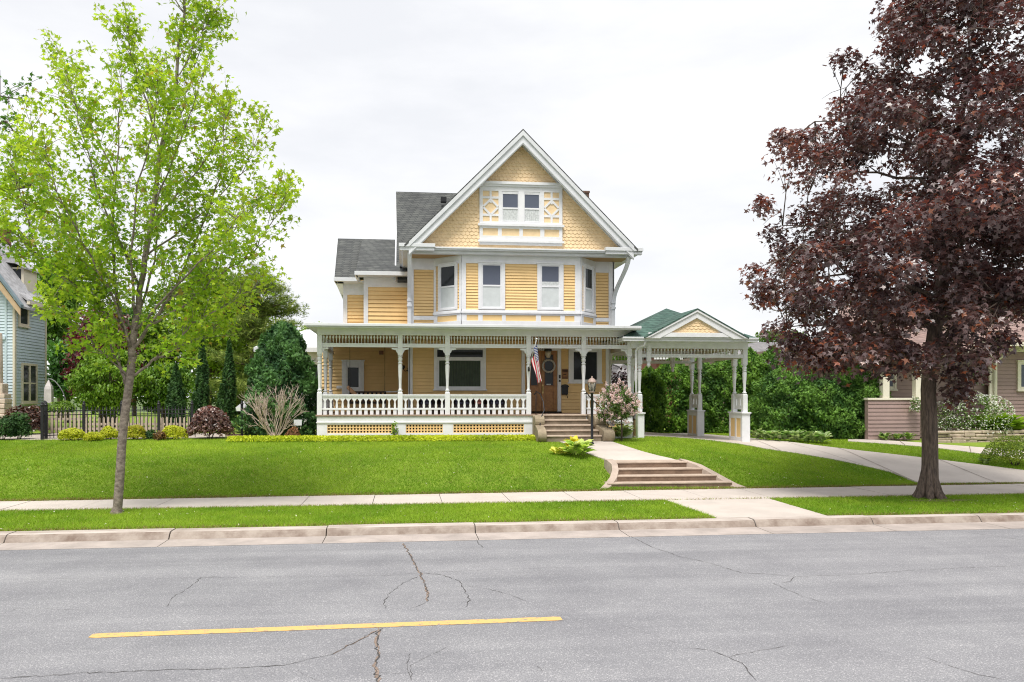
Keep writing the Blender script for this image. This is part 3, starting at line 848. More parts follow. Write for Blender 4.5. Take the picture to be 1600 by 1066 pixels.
for a, b in ((785.4, 808.7), (819.4, 841.7)):
    s_ = MB(); GR.box(s_, gx(a-1.2), gx(a), .05, .07, gzz(347.5), gzz(303)); GR.box(s_, gx(b), gx(b+1.2), .05, .07, gzz(347.5), gzz(303))
    GR.box(s_, gx(a), gx(b), .05, .07, gzz(304.6), gzz(303)); GR.box(s_, gx(a), gx(b), .05, .07, gzz(347.5), gzz(346)); GR.box(s_, gx(a), gx(b), .05, .075, gzz(328), gzz(325.5))
    sub(s_, 'sash', M['trim'], w)
    s_ = MB(); GR.box(s_, gx(a), gx(b), .05, .055, gzz(325.5), gzz(304.6)); sub(s_, 'pane', M['glassb'], w)
    s_ = MB(); n = 22; vs = []
    for i in range(n+1):
        x = gx(a) + (gx(b)-gx(a))*i/n; bb = .057 + .006*math.sin(i*2.1)
        vs += [GR.pt(x, bb, gzz(346)), GR.pt(x, bb, gzz(328))]
    s_.add(vs, [(2*i, 2*i+2, 2*i+3, 2*i+1) for i in range(n)]); sub(s_, 'curtain', M['curtain'], w)
# rakes, cornice and roofs
YR0 = 28.08
m = MB()
for sgn in (-1, 1):
    e = 4.20
    m.prism([(AX, YR0, AZ-.10), (AX+sgn*e, YR0, AZ-.10-e), (AX+sgn*(e-.0), YR0, AZ-.56-e), (AX, YR0, AZ-.56)], (0, .06, 0))
    m.prism([(AX, YR0-.05, AZ-.06), (AX+sgn*e, YR0-.05, AZ-.06-e), (AX+sgn*e, YR0-.05, AZ-.24-e), (AX, YR0-.05, AZ-.24)], (0, .05, 0))
    m.prism([(AX, YR0-.02, AZ-.46), (AX+sgn*e, YR0-.02, AZ-.46-e), (AX+sgn*e, YR0-.02, AZ-.52-e), (AX, YR0-.02, AZ-.52)], (0, .02, 0))
    m.prism([(AX, YR0+.06, AZ-.2), (AX+sgn*e, YR0+.06, AZ-.2-e), (AX+sgn*e, YR0+.06, AZ-.26-e), (AX, YR0+.06, AZ-.26)], (0, YGB-YR0-.06, 0))
    m.prism([(AX, YGB-.05, AZ-.26), (AX+sgn*e, YGB-.05, AZ-.26-e), (AX+sgn*e, YGB-.05, AZ-.46-e), (AX, YGB-.05, AZ-.46)], (0, .05, 0))
part(m, 'rake_board', M['trimg'])
m = MB()
z1, z2, z3 = gz0, ZA(815, 394, 28.4), ZA(815, 399.5, 28.5)
m.box(AX-4.3, AX+4.3, 28.28, YGB+.1, z2, z1); m.box(AX-4.2, AX+4.2, 28.40, YGB+.1, z3, z2); m.box(AX-4.3, AX+4.3, 28.24, 28.28, z1-.07, z1-.01)
part(m, 'cornice', M['trimg'], .01)
m = MB()
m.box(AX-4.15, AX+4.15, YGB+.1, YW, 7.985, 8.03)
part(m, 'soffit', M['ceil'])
for sgn, xe in ((-1, XA(680, 28.1)), (1, XA(946, 28.1))):
    m = MB()
    xo = AX + sgn*4.56
    a, b = min(xo, xe), max(xo, xe)
    m.box(a, b, 28.05, 28.27, 8.14, 8.27); m.box(a+.03, b-.03, 28.1, 28.28, 8.02, 8.14)
    # long side gutter and its soffit
    xi = AX + sgn*4.56
    m.box(min(xi, xi-sgn*.13), max(xi, xi-sgn*.13), 28.27, 36 if sgn < 0 else 41, 8.12, 8.25)
    m.box(min(xi-sgn*.13, AX+sgn*4.0), max(xi-sgn*.13, AX+sgn*4.0), 28.28, 36 if sgn < 0 else 41, 8.03, 8.07)
    part(m, 'gutter', M['trimg'], .008)
m = MB()
for sgn in (-1, 1):
    e = 4.36
    m.prism([(AX, YR0-.04, AZ), (AX+sgn*e, YR0-.04, AZ-e), (AX+sgn*e, 43, AZ-e), (AX, 43, AZ)], (0, 0, -.09))
# cross gable to the left and the lower wing roofs
m.prism([(-.42, 37, 12.5), (AX, 37, 12.5), (AX, 32.0, 7.5), (-.30, 32.0, 7.5)], (0, 0, -.1))
m.prism([(-.42, 37, 12.5), (AX, 37, 12.5), (AX, 42.0, 7.5), (-.30, 42.0, 7.5)], (0, 0, -.1))
xa0 = XA(556, 31.85)
xq = XA(528, 37)
m.prism([(xa0-.02, 37, 10.2), (.3, 37, 10.2), (.3, 31.85, 7.83), (xa0, 31.85, 7.83)], (0, 0, -.1))
m.prism([(xq, 37, 10.2), (xa0, 37, 10.2), (xa0, 33.35, 7.78), (XA(522.5, 33.35), 33.35, 7.78)], (0, 0, -.1))
m.prism([(xq, 37, 10.2), (.3, 37, 10.2), (.3, 42, 7.78), (xq, 42, 7.78)], (0, 0, -.1))
rf = part(m, 'roof', M['roof']); M['chim'] = mat('brown_chimney_brick', (0.17, 0.10, 0.075), .9, .2, 8)
m = MB(); q = P(693, 310, 36.0); m.box(q.x-.13, q.x+.13, q.y-.2, q.y+.1, q.z-.2, q.z+.02); sub(m, 'roof_vent', M['black'], rf)
m = MB()
q = P(914, 302, 38.0); m.box(q.x-.2, q.x+.14, 37.7, 38.2, q.z-2.6, q.z-.06); m.box(q.x-.23, q.x+.17, 37.66, 38.24, q.z-.06, q.z+.03); sub(m, 'chimney', M['chim'], rf)
m = MB()
m.prism([(-.42, 36.9, 12.38), (-.42, 37.1, 12.38), (-.42, 42, 7.5), (-.42, 32, 7.5)], (.06, 0, 0))          # verge walls of the wings
part(m, 'verge_board', M['trimg'])
m = MB()
xe = XA(522.5, 33.35)
m.box(xa0-.05, .3, 31.75, 31.87, 7.66, 7.82); m.box(xa0, .3, 31.87, 32.4, 7.66, 7.70); m.box(xa0-.05, xa0+.07, 31.87, 33.6, 7.66, 7.80)
m.box(xe-.02, xa0, 33.25, 33.37, 7.62, 7.78); m.box(xe, xa0+.3, 33.37, 34.0, 7.62, 7.66); m.box(xe-.02, xe+.1, 33.37, 41, 7.62, 7.78); m.box(xe+.1, xb0, 33.4, 41, 7.62, 7.66)
m.prism([(xe-.02, 33.4, 7.7), (xq-.04, 37, 10.12), (xq-.04, 41, 7.7)], (.05, 0, 0))
part(m, 'eaves', M['trimg'], .008)
# curved brackets under the overhanging corners of the gable
for x in (.10, 8.06):
    pts = []
    N = 18
    for i in range(N+1):
        t = i/N
        z = 7.98 - 1.75*t
        y = YW - .12 - (1.12)*(1 - sstep(0.0, .95, t)) ** 1.15 if t < .97 else YW - .08
        pts.append((float(y), z))
    m = MB(); b = []
    lean = .30 if x > 4 else 0
    for i, (y, z) in enumerate(pts):
        k_ = (YW - y)*lean/1.2
        for dx, dy in ((0,0), (.15,0), (.15,.13), (0,.13)): m.v.append((x + dx + k_, y + dy, z))
    for i in range(N):
        for s_ in range(4): m.f.append([i*4+s_, (i+1)*4+s_, (i+1)*4+(s_+1)%4, i*4+(s_+1)%4]); m.m.append(0); m.sm.append(False)
    m.box(x-.02, x+.17, YW-.20, YW-.06, 6.12, 6.2); m.box(x-.02, x+.17, YW-.17, YW-.06, 6.34, 6.39); m.box(x, x+.15, YW-.15, YW-.06, 5.35, 6.3)
    part(m, 'bracket', M['trim'])

# --- porch: floor, skirt, lattice
XPL, XPR = XA(499.5, YP), 8.1
m = MB(); m.box(XPL-.12, 7.94, YF, YW, ZFL-.05, ZFL); m.box(XPL-.12, .19, YW, 32.4, ZFL-.05, ZFL); m.box(7.94, XPR+.12, YF, 30.5, ZFL-.051, ZFL-.001)
part(m, 'porch_floor', M['floor'])
m = MB()
def pz(py): return ZA(660, py, YF)
F = front(0, YF)
m.box(XPL-.08, XPR+.08, YF+.04, YF+.10, pz(659), ZFL-.06); m.box(XPL-.10, XPR+.10, YF+.02, YF+.10, pz(661), pz(659))
m.box(XPL-.08, XPR+.08, YF+.05, YF+.10, pz(663.3), pz(661)); m.box(XPL-.08, XPR+.08, YF+.05, YF+.10, 1.0, pz(676.8))
spans = [(511, 617), (634, 692), (708.5, 819)]
last = XPL-.08
for a, b in spans:
    a, b = XA(a, YF), XA(b, YF); m.box(last, a, YF+.051, YF+.099, pz(676.8), pz(663.3)); last = b
m.box(last, XA(846, YF), YF+.051, YF+.099, pz(676.8), pz(663.3))
xs_, xe_ = XA(940, YF), XA(976, YF)
m.box(XA(934, YF), xs_, YF+.051, YF+.099, pz(676.8), pz(663.3)); m.box(xe_, XPR+.08, YF+.051, YF+.099, pz(676.8), pz(663.3))
m.box(XPL-.08, XPL-.02, YF+.1, 32.4, 1.0, ZFL-.06)
part(m, 'porch_skirt', M['trim'])
for a, b in [(XA(a, YF), XA(b, YF)) for a, b in spans] + [(xs_, xe_)]:
    m = MB(); zt, zb = pz(663.3), pz(676.8); n = max(2, round((b-a)/.112)); p_ = (b-a)/n
    for i in range(n+1): m.box(max(a, a+i*p_-.026), min(b, a+i*p_+.026), YF+.078, YF+.084, zb, zt)
    nz = 3; pzz = (zt-zb)/nz
    for i in range(nz+1): m.box(a, b, YF+.070, YF+.077, max(zb, zb+i*pzz-.021), min(zt, zb+i*pzz+.021))
    part(m, 'lattice', M['yellow'])
m = MB(); m.box(XPL+.1, XPR, YF+.55, YF+.6, .9, ZFL-.06)  # near-black sheet painted as the shade under the porch, no real wall
part(m, 'porch_shade_sheet', M['dark'])

# --- porch roof, ceiling, beam
ZB1, ZB0 = ZA(660, 524.5, YP), ZA(660, 537.3, YP)      # under the header / spindle band bottom
ZR0 = ZA(660, 543.2, YP)
XEL, XER = XA(479, 26.5), XA(1001, 26.5)
ZE1, ZE0 = ZA(740, 508, 26.5), ZA(740, 512.7, 26.5)
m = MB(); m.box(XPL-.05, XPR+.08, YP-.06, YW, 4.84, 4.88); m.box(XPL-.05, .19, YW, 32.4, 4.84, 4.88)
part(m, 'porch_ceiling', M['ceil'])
m = MB()
m.prism([(XEL, 26.5, ZE1), (XER, 26.5, ZE1), (8.1, YW, 5.36), (XEL+3, YW, 5.36)], (0, 0, -.05))
m.prism([(XEL, 26.5, ZE1), (XEL+3, YW, 5.36), (.19, 33, 5.36), (XEL, 33, ZE1)], (0, 0, -.05))
part(m, 'porch_roof', M['metalg'])
m = MB()
m.box(XEL-.06, XER, 26.38, 26.5, ZE0+.02, ZE1+.012); m.box(XEL-.06, XEL+.06, 26.5, 33, ZE0+.02, ZE1+.012); m.box(XEL, XER, 26.44, 26.52, ZE0-.03, ZE0+.02)
part(m, 'porch_gutter', M['trimg'], .012)
m = MB(); m.box(XEL+.06, XER, 26.5, YP-.09, ZE0, ZE0+.035); m.box(XEL+.06, XPL, YP-.09, 33, ZE0, ZE0+.035)
part(m, 'porch_soffit', M['trim'])
m = MB()
m.box(XPL-.09, XPR+.09, YP-.09, YP+.09, ZB1, ZE0+.01); m.box(XPL-.09, XPR+.09, YP-.105, YP-.09, ZB1, ZB1+.05)
m.box(XPL-.09, XPL+.09, YP+.09, 32.4, ZB1, ZE0+.01)
part(m, 'porch_beam', M['trim'])

# --- turned posts
def post_mesh(zb, zt, name='porch_post', s=1.0):
    """square foot, turned vase shaft with rings and a ball, square head"""
    mb = MB(); h = .084*s
    k = lambda py: CAMH + (620-py)*27.25/1200 - ZFL       # heights above the porch floor measured on the front posts
    z = lambda py: zb + k(py)*(zt-zb)/(k(524.5))
    mb.box(-h, h, -h, h, zb, z(614.3))
    mb.lathe([(h*1.38, z(614.3)), (h*1.25, z(613)), (h*.9, z(611.8))], n=4, a0=math.pi/4)
    r = h
    mb.lathe([(r*.62, z(611.8)), (r*.66, z(611.2)), (r*.98, z(610.8)), (r*1.0, z(610)), (r*.98, z(609.3)), (r*.58, z(608.8)), (r*.56, z(606)), (r*.62, z(596)), (r*.78, z(585)), (r*.9, z(577)), (r*.93, z(572)),
              (r*.78, z(569.5)), (r*.62, z(568.6)), (r*.98, z(568.2)), (r*1.0, z(567.4)), (r*.95, z(566.7)), (r*.7, z(566.2)), (r*.66, z(565.2)), (r*.86, z(563.6)), (r*.97, z(561.5)), (r*.9, z(559.6)), (r*.66, z(558.4)),
              (r*.7, z(558)), (r*.98, z(557.6)), (r*1.0, z(556.8)), (r*.9, z(556.2)), (r*.8, z(555.4))], n=14)
    mb.box(-h, h, -h, h, z(555.4), zt)
    return mb.mesh(name, M['trim'])
def fret_mb(sgn, z1, along='x'):
    """small stepped bracket at a post head"""
    mb = MB(); p_ = [(.08, -.02), (.30, -.02), (.30, -.07), (.24, -.075), (.20, -.085), (.16, -.09), (.145, -.125), (.13, -.17), (.105, -.19), (.08, -.23)]
    if along == 'x': mb.prism([(sgn*a, -.028, z1+c) for a, c in p_], (0, .056, 0))
    else: mb.prism([(-.028, sgn*a, z1+c) for a, c in p_], (.056, 0, 0))
    return mb
pm = post_mesh(ZFL, ZB1)
frL, frR = fret_mb(-1, ZR0).mesh('post_bracket', M['trim']), fret_mb(1, ZR0).mesh('post_bracket', M['trim'])
post_x = [XPL] + [XA(x, YP) for x in (625.3, 699, 825.7, 911.8)] + [XPR]
def add_post(x, y, mesh=pm, thing=None, fr=(1, 1)):
    o = bpy.data.objects.new('porch_post', mesh); COL.objects.link(o); o.location = (x, y, 0)
    hang(o, thing or house)
    for k_, me in zip(fr, (frL, frR)):
        if k_:
            c = bpy.data.objects.new('post_bracket', me); COL.objects.link(c); c.parent = o
    return o
for i, x in enumerate(post_x): add_post(x, YP, fr=(i > 0, i < len(post_x)-1))
for y in (29.2, 31.2): add_post(XPL, y, fr=(0, 0))
add_post(XA(952.5, 30.4), 30.4, fr=(0, 0))

# --- spindle band and balustrade
def spindle_mesh(h):
    mb = MB(); mb.lathe([(.012, 0), (.012, h*.3), (.015, h*.42), (.012, h*.5), (.026, h*.62), (.038, h*.74), (.026, h*.86), (.012, h*.92), (.016, h)], n=6)
    return mb.mesh('spindle', M['trim'])
sp_me = spindle_mesh(ZB1-ZB0)
def band(xa, xb, y, n, z0, z1, zr, thing=None, me=None, axis='x', xfix=0):
    mb = MB()
    if axis == 'x':
        mb.box(xa, xb, y-.04, y+.04, zr, zr+(z0-zr)*.46); mb.box(xa, xb, y-.03, y+.03, zr+(z0-zr)*.46, zr+(z0-zr)*.7); mb.box(xa, xb, y-.04, y+.04, zr+(z0-zr)*.7, z0)
    else:
        mb.box(xfix-.04, xfix+.04, xa, xb, zr, zr+(z0-zr)*.5); mb.box(xfix-.03, xfix+.03, xa, xb, zr+(z0-zr)*.5, z0)
    b = part(mb, 'spindle_band', M['trim'], 0, thing)
    for i in range(n):
        o = bpy.data.objects.new('spindle', me or sp_me); COL.objects.link(o); o.parent = b
        t = xa + (xb-xa)*(i+.5)/n
        o.location = (t, y, z0) if axis == 'x' else (xfix, t, z0)
    return b
h_ = .084
for (a, b), n in zip(zip(post_x[:-1], post_x[1:]), (24, 13, 25, 16, 14)):
    band(a+h_, b-h_, YP, n, ZB0, ZB1, ZR0)
band(YP+.1, 32.3, 0, 36, ZB0, ZB1, ZR0, axis='y', xfix=XPL)
zt_, zt0, zm1, zm0 = pz(616.4), pz(621.2), pz(637.6), pz(640.6)
zk = lambda py: pz(py)
def baluster_mesh():
    prof = [(.058, zk(648)), (.058, zk(640.6)), (.034, zk(639)), (.030, zk(637)), (.040, zk(634.5)), (.032, zk(631.5)), (.024, zk(629)), (.028, zk(627)), (.048, zk(625.4)), (.074, zk(624.2)), (.097, zk(623)), (.099, zk(621))]
    mb = MB(); mb.prism([(r, -.02, z) for r, z in prof] + [(-r, -.02, z) for r, z in prof[::-1]], (0, .04, 0))
    return mb.mesh('baluster', M['trim'])
bal_me = baluster_mesh()
def rail_run(xa, xb, n, y=YP, thing=None):
    mb = MB(); mb.box(xa, xb, y-.06, y+.06, zt_-.05, zt_); mb.box(xa, xb, y-.04, y+.04, zt0, zt_-.05); mb.box(xa, xb, y-.035, y+.035, zm0, zm1)
    rl = part(mb, 'railing', M['trim'], .006, thing)
    for i in range(n):
        o = bpy.data.objects.new('baluster', bal_me); COL.objects.link(o); o.parent = rl
        o.location = (xa + (xb-xa)*(i+.5)/n, y, 0)
        o.scale = ((xb-xa)/n/.2, 1, 1)
    return rl
rail_run(post_x[0]+h_, post_x[1]-h_, 13); rail_run(post_x[1]+h_, post_x[2]-h_, 7); rail_run(post_x[2]+h_, post_x[3]-h_, 13)
rail_run(post_x[4]+h_, post_x[5]-h_, 7)
mb = MB(); mb.box(XPL-.05, XPL+.05, YP+.1, 32.3, zt_-.05, zt_); mb.box(XPL-.03, XPL+.03, YP+.1, 32.3, zm0, zm1)
rl = part(mb, 'railing', M['trim'])
for i in range(22):
    o = bpy.data.objects.new('baluster', bal_me); COL.objects.link(o); o.parent = rl; o.location = (XPL, 27.45 + i*.225, 0); o.rotation_euler = (0, 0, math.pi/2)

# --- ground-floor windows and the front doors
F = front(0, YW)
def fz(py): return ZA(760, py, YW)
m = MB()
a0, a1, g0, g1 = XA(678, YW), XA(759, YW), XA(686, YW), XA(750.5, YW)
F.box(m, a0, XA(683, YW), 0, .09, fz(609), fz(541)); F.box(m, XA(754, YW), a1, 0, .09, fz(609), fz(541)); F.box(m, XA(683, YW), XA(754, YW), 0, .088, fz(547), fz(541)); F.box(m, a0-.04, a1+.04, 0, .14, fz(610.5), fz(608.5))
F.box(m, XA(683, YW), XA(754, YW), 0, .08, fz(564), fz(558.5)); F.box(m, XA(683, YW), g0, 0, .07, fz(609), fz(564)); F.box(m, g1, XA(754, YW), 0, .07, fz(609), fz(564)); F.box(m, g0, g1, 0, .07, fz(608.5), fz(604))
w = part(m, 'window', M['trim'], .006)
m = MB(); m.add([F.pt(XA(683, YW), .05, fz(558.5)), F.pt(XA(754, YW), .05, fz(558.5)), F.pt(XA(754, YW), .05, fz(547)), F.pt(XA(683, YW), .05, fz(547))], [(0,1,2,3)]); sub(m, 'pane', M['glass'], w)
m = MB(); n = 26
for i in range(n):
    a = g0 + (g1-g0)*i/n; m.add([F.pt(a, .052, fz(604)), F.pt(a+(g1-g0)/n*.80, .084, fz(604)), F.pt(a+(g1-g0)/n*.80, .084, fz(564)), F.pt(a, .052, fz(564))], [(0,1,2,3)])
sub(m, 'vertical_blind', M['blind'], w)
m = MB(); m.add([F.pt(g0, .045, fz(604)), F.pt(g1, .045, fz(604)), F.pt(g1, .045, fz(564)), F.pt(g0, .045, fz(564))], [(0,1,2,3)]); sub(m, 'pane', M['glass'], w)
window('window', F, XA(888, YW), XA(939.6, YW), fz(597.5), fz(544), (XA(896, YW), XA(932, YW), fz(593), fz(549.5)), None, 'glass')
m = MB()
F.box(m, XA(814.5, YW), XA(819.5, YW), 0, .10, ZFL, fz(541)); F.box(m, XA(870.5, YW), XA(876, YW), 0, .10, ZFL, fz(541)); F.box(m, XA(819.5, YW), XA(870.5, YW), 0, .098, fz(547.5), fz(541))
df = part(m, 'door_frame', M['trim'])
def leafdoor(x0, x1, gl, gr):
    mb = MB(); F.box(mb, XA(x0, YW), XA(x1, YW), .02, .05, ZFL+.06, fz(547.5))
    gz1, gz0 = fz(553), fz(603.5)
    A, B = XA(x0, YW), XA(x1, YW); a, b = XA(gl, YW), XA(gr, YW)
    for q in ((A, a, ZFL+.06, fz(547.5)), (b, B, ZFL+.06, fz(547.5)), (a, b, gz1, fz(547.5)), (a, b, fz(611), gz0), (a, b, ZFL+.06, fz(638))): F.box(mb, q[0], q[1], .05, .075, q[2], q[3])
    F.box(mb, a+.06, b-.06, .05, .066, fz(635.5), fz(614))
    d = part(mb, 'front_door', M['door'], .006)
    mb = MB(); F.box(mb, a, b, .05, .056, gz0, gz1); sub(mb, 'pane', M['glass'], d)
    mb = MB()
    for q in ((a, a+.03, gz0, gz1), (b-.03, b, gz0, gz1), (a+.03, b-.03, gz0, gz0+.04), (a+.03, b-.03, gz1-.03, gz1)): F.box(mb, q[0], q[1], .05, .082, q[2], q[3])
    sub(mb, 'moulding', M['doordk'], d)
    return d
leafdoor(822, 845.7, 828, 840.5)
d = leafdoor(846, 869.5, 850, 864.5)
mb = MB(); q = F.pt(XA(847.6, YW), .09, fz(607)); mb.tube([q + Vector((0, .02, .1)), q + Vector((0,-.04,.08)), q + Vector((0,-.04,-.1)), q + Vector((0, .02,-.12))], .014); mb.box(q.x-.03, q.x+.03, q.y+.01, q.y+.03, q.z-.2, q.z+.15); sub(mb, 'handle', M['brass'], d)
mb = MB(); F.box(mb, XA(853.5, YW), XA(860, YW), .056, .06, fz(603.2), fz(599.8)); sub(mb, 'notice', M['curtain'], d)
mb = MB(); F.box(mb, XA(819.5, YW), XA(876, YW), 0, .22, ZFL, ZFL+.055); part(mb, 'door_sill', M['dark'])
# house number over the door
def lettering(txt, size, loc, mt, parent, rot=(math.pi/2, 0, 0), name='lettering', ext=.008):
    c = bpy.data.curves.new(name, 'FONT'); c.body = txt; c.size = size; c.align_x = 'CENTER'; c.align_y = 'CENTER'; c.extrude = ext
    t = bpy.data.objects.new('tmp', c); COL.objects.link(t)
    me = bpy.data.meshes.new_from_object(t.evaluated_get(bpy.context.evaluated_depsgraph_get()))
    bpy.data.objects.remove(t); me.materials.clear(); me.materials.append(mt)
    o = bpy.data.objects.new(name, me); COL.objects.link(o); o.location = loc; o.rotation_euler = rot
    if parent is not None: hang(o, parent) if parent.type == 'EMPTY' else setattr(o, 'parent', parent)
    return o
q = F.pt(XA(845.3, YW), .11, fz(545.2)); lettering('2814', .17, q, M['black'], df, name='house_number')
# lamp over the door
mb = MB(); q = P(856.5, 552, 29.0); mb.tube([(q.x, q.y, 4.84), (q.x, q.y, q.z+.2)], .015); mb.lathe([(.03, q.z+.26), (.14, q.z+.16), (.16, q.z+.08), (.13, q.z+.07)], (q.x, q.y), 8)
lp = part(mb, 'porch_lamp', M['black'])
M['lampglass'] = mat('frosted_lamp_glass', (0.5, 0.43, 0.33), 0.3, 0.1, 5)
mb = MB(); mb.lathe([(.10, q.z+.07), (.12, q.z), (.10, q.z-.1), (.05, q.z-.18)], (q.x, q.y), 8); sub(mb, 'lamp_shade', M['lampglass'], lp)
# side window of the recessed wall and small wall fittings
F2 = front(0, 32.4)
def f2(py): return ZA(550, py, 32.4)
window('window', F2, XA(534.5, 32.4), XA(569, 32.4), f2(622), f2(564.5), (XA(543.5, 32.4), XA(560.5, 32.4), f2(605), f2(574.5)), None, 'glass', out=.02)
mb = MB(); q = F2.pt(XA(596, 32.4), .0, f2(551)); mb.box(q.x-.09, q.x+.09, q.y-.06, q.y-.028, q.z-.08, q.z+.08); part(mb, 'wall_plate', M['doordk'])
mb = MB(); q = F2.pt(XA(530.5, 32.4), .0, f2(605)); mb.box(q.x-.12, q.x+.1, q.y-.08, q.y-.028, q.z-.06, q.z+.06); part(mb, 'tap_box', M['trim'])
mb = MB(); q = P(633, 578, 31.0); q.x = .165; mb.box(q.x-.05, q.x, q.y-.05, q.y+.05, q.z-.08, q.z+.08); mb.tube([q, q + Vector((-.16, -.03, -.06)), q + Vector((-.22, -.04, .04))], .018); mb.lathe([(.03, q.z+.03), (.07, q.z+.1), (.05, q.z+.18)], (q.x-.22, q.y-.04), 8); part(mb, 'wall_lamp', M['black'])
# door bell and lock pad on the casing
mb = MB(); q = F.pt(XA(873.7, YW), .1, fz(588.5)); mb.box(q.x-.035, q.x+.035, q.y-.025, q.y, q.z-.07, q.z+.07); mb.box(q.x-.035, q.x+.035, q.y-.025, q.y, q.z-.2, q.z-.13); part(mb, 'door_bell', M['black'])

# --- white sun room at the back left corner
m = MB(); x0, x1 = -6.2, XA(503, 34.6); m.box(x0, x1, 35.0, 40, .9, 4.75); part(m, 'sunroom_wall', M['trim'])
m = MB(); m.box(x0-.4, x1+.1, 34.55, 34.7, 4.66, 4.86); m.box(x0-.4, x1+.1, 34.7, 35.0, 4.66, 4.7); m.prism([(x0-.4, 34.6, 4.86), (x1+.1, 34.6, 4.86), (x1+.1, 37.5, 5.9), (x0+1.5, 37.5, 5.9)], (0, 0, -.06)); m.box(x0-.4, x0-.25, 34.7, 40, 4.66, 4.86); part(m, 'sunroom_roof', M['trimg'])
FS = front(0, 35.0)
window('window', FS, XA(484, 35), XA(501, 35), 2.3, 4.2, (XA(487, 35), XA(499, 35), 2.4, 4.1), 3.2, 'glassb')
window('window', FS, XA(458, 35), XA(480, 35), 2.3, 4.2, (XA(462, 35), XA(477, 35), 2.4, 4.1), 3.2, 'glassb')

# ================================================================ PORTE-COCHERE
gx0 = XA(1160.5, 27.0)
port = empty('porte_cochere', (10.3, 29.6, 1.0))
tag(port, 'open drive-through canopy on white turned posts with green shingled roof and yellow pediment', 'carport')
YE = 26.5                                    # front eave line
def cz(py, Y=27.1): return ZA(1085, py, Y)
CX0, CX1 = XA(975, YE), XA(1183, YE)
CZT, CZB = cz(527.5, YE), cz(533.8, YE)
BZ2, BZ1, BZ0 = cz(545), cz(553.6), cz(559)
PXR = gx0 + .13                              # centre line of the right-hand posts
PXL2 = 8.36
YR = 32.0
PT = 2.11
m = MB()
apx = XA(1087.5, YE); apz = ZA(1087.5, 482.5, YE)
pk = (10.33, 29.6, ZA(1042, 482, 29.6))
ez = CZT + .01
m.prism([(CX0, YE, ez), (CX1, YE, ez), pk], (0, 0, -.05)); m.prism([(CX0, YE, ez), pk, (CX0, 32.7, ez)], (0, 0, -.05))
m.prism([(CX1, YE, ez), (CX1, 32.7, ez), pk], (0, 0, -.05)); m.prism([(CX0, 32.7, ez), pk, (CX1, 32.7, ez)], (0, 0, -.05))
pl, pr = XA(1008, YE), XA(1165, YE)
m.prism([(pl-.06, YE-.16, ez-.0), (apx, YE-.16, apz), (apx, 29.3, apz), (apx-.4, 28.5, ez+.9), (pl-.06, YE+.05, ez)], (0, 0, -.05))
m.prism([(pr+.06, YE-.16, ez-.0), (pr+.06, YE+.05, ez), (apx+.4, 28.5, ez+.9), (apx, 29.3, apz), (apx, YE-.16, apz)], (0, 0, -.05))
part(m, 'roof', M['groof'], 0, port)
m = MB()
m.box(CX0-.03, CX1+.03, YE-.02, YE+.1, CZB, CZT); m.box(CX0-.05, CX1+.05, YE-.05, YE-.02, CZT-.06, CZT+.005); m.box(CX0-.03, CX0+.09, YE+.1, 32.7, CZB, CZT); m.box(CX1-.09, CX1+.03, YE+.1, 32.7, CZB, CZT); m.box(CX0, CX1, 32.6, 32.72, CZB, CZT)
m.box(CX0+.09, CX1-.09, YE+.1, 32.6, CZB+.03, CZB+.06)
part(m, 'fascia', M['trimg'], .01, port)
m = MB()
bw_ = .30
sl = (apz-CZT)/(apx-pl)
for sgn, e in ((-1, apx-pl), (1, pr-apx)):
    s2 = (apz-CZT)/e
    m.prism([(apx, YE-.11, apz-.05), (apx+sgn*e, YE-.11, apz-.05-e*s2), (apx+sgn*(e-.5), YE-.11, apz-.05-e*s2), (apx, YE-.11, apz-.34)], (0, .09, 0))
    m.prism([(apx, YE-.15, apz-.02), (apx+sgn*(e+.06), YE-.15, apz-.02-(e+.06)*s2), (apx+sgn*(e-.1), YE-.15, apz-.02-e*s2), (apx, YE-.15, apz-.13)], (0, .04, 0))
m.box(pl+.1, pr-.1, YE-.10, YE-.015, CZT+.005, CZT+.16)
m.prism([(pl+.3, YE-.03, CZT), (pr-.3, YE-.03, CZT), (apx, YE-.03, apz-.1)], (0, .02, 0))
pd = part(m, 'pediment', M['trim'], .006, port)
FP = Frame((0, YE-.03, 0), (1, 0, 0), (0, -1, 0))
ia, ib, it, ic = XA(1046, YE), XA(1126, YE), ZA(1087, 498, YE), ZA(1087, 520.5, YE)
m = MB(); scallops(m, FP, lambda a, c: c > ic and c < it - abs(a-apx)*(it-ic)/((ib-ia)/2), ia, ib, ic-.06, it, .16, .10, .02)
m.prism([(ia, YE-.038, ic), (ib, YE-.038, ic), (apx, YE-.038, it)], (0, .008, 0))
sub(m, 'shingles', M['yellow2'], pd)
m = MB()
m.box(CX0+.4, PXR+.09, 27.02, 27.18, BZ2, CZB+.03); m.box(PXR-.08, PXR+.08, 27.18, YR, BZ2, CZB+.03); m.box(CX0+.4, PXR+.08, YR, YR+.16, BZ2, CZB+.03); m.box(PXL2-.08, PXL2+.08, 27.18, YR, BZ2, CZB+.03)
part(m, 'beam', M['trim'], 0, port)
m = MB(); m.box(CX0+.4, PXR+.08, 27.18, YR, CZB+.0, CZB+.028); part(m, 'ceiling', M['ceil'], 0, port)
cs_me = spindle_mesh(BZ2-BZ1)
band(PXL2+.1, PXR-.09, 27.1, 31, BZ1, BZ2, BZ0, port, cs_me)
band(27.95, YR-.9, 0, 20, BZ1, BZ2, BZ0, port, cs_me, 'y', PXR)
band(PXL2+.1, PXR-.09, YR+.08, 28, BZ1, BZ2, BZ0, port, cs_me)
cpm = post_mesh(PT, BZ2, 'carport_post')
M['panel'] = M['yellow']
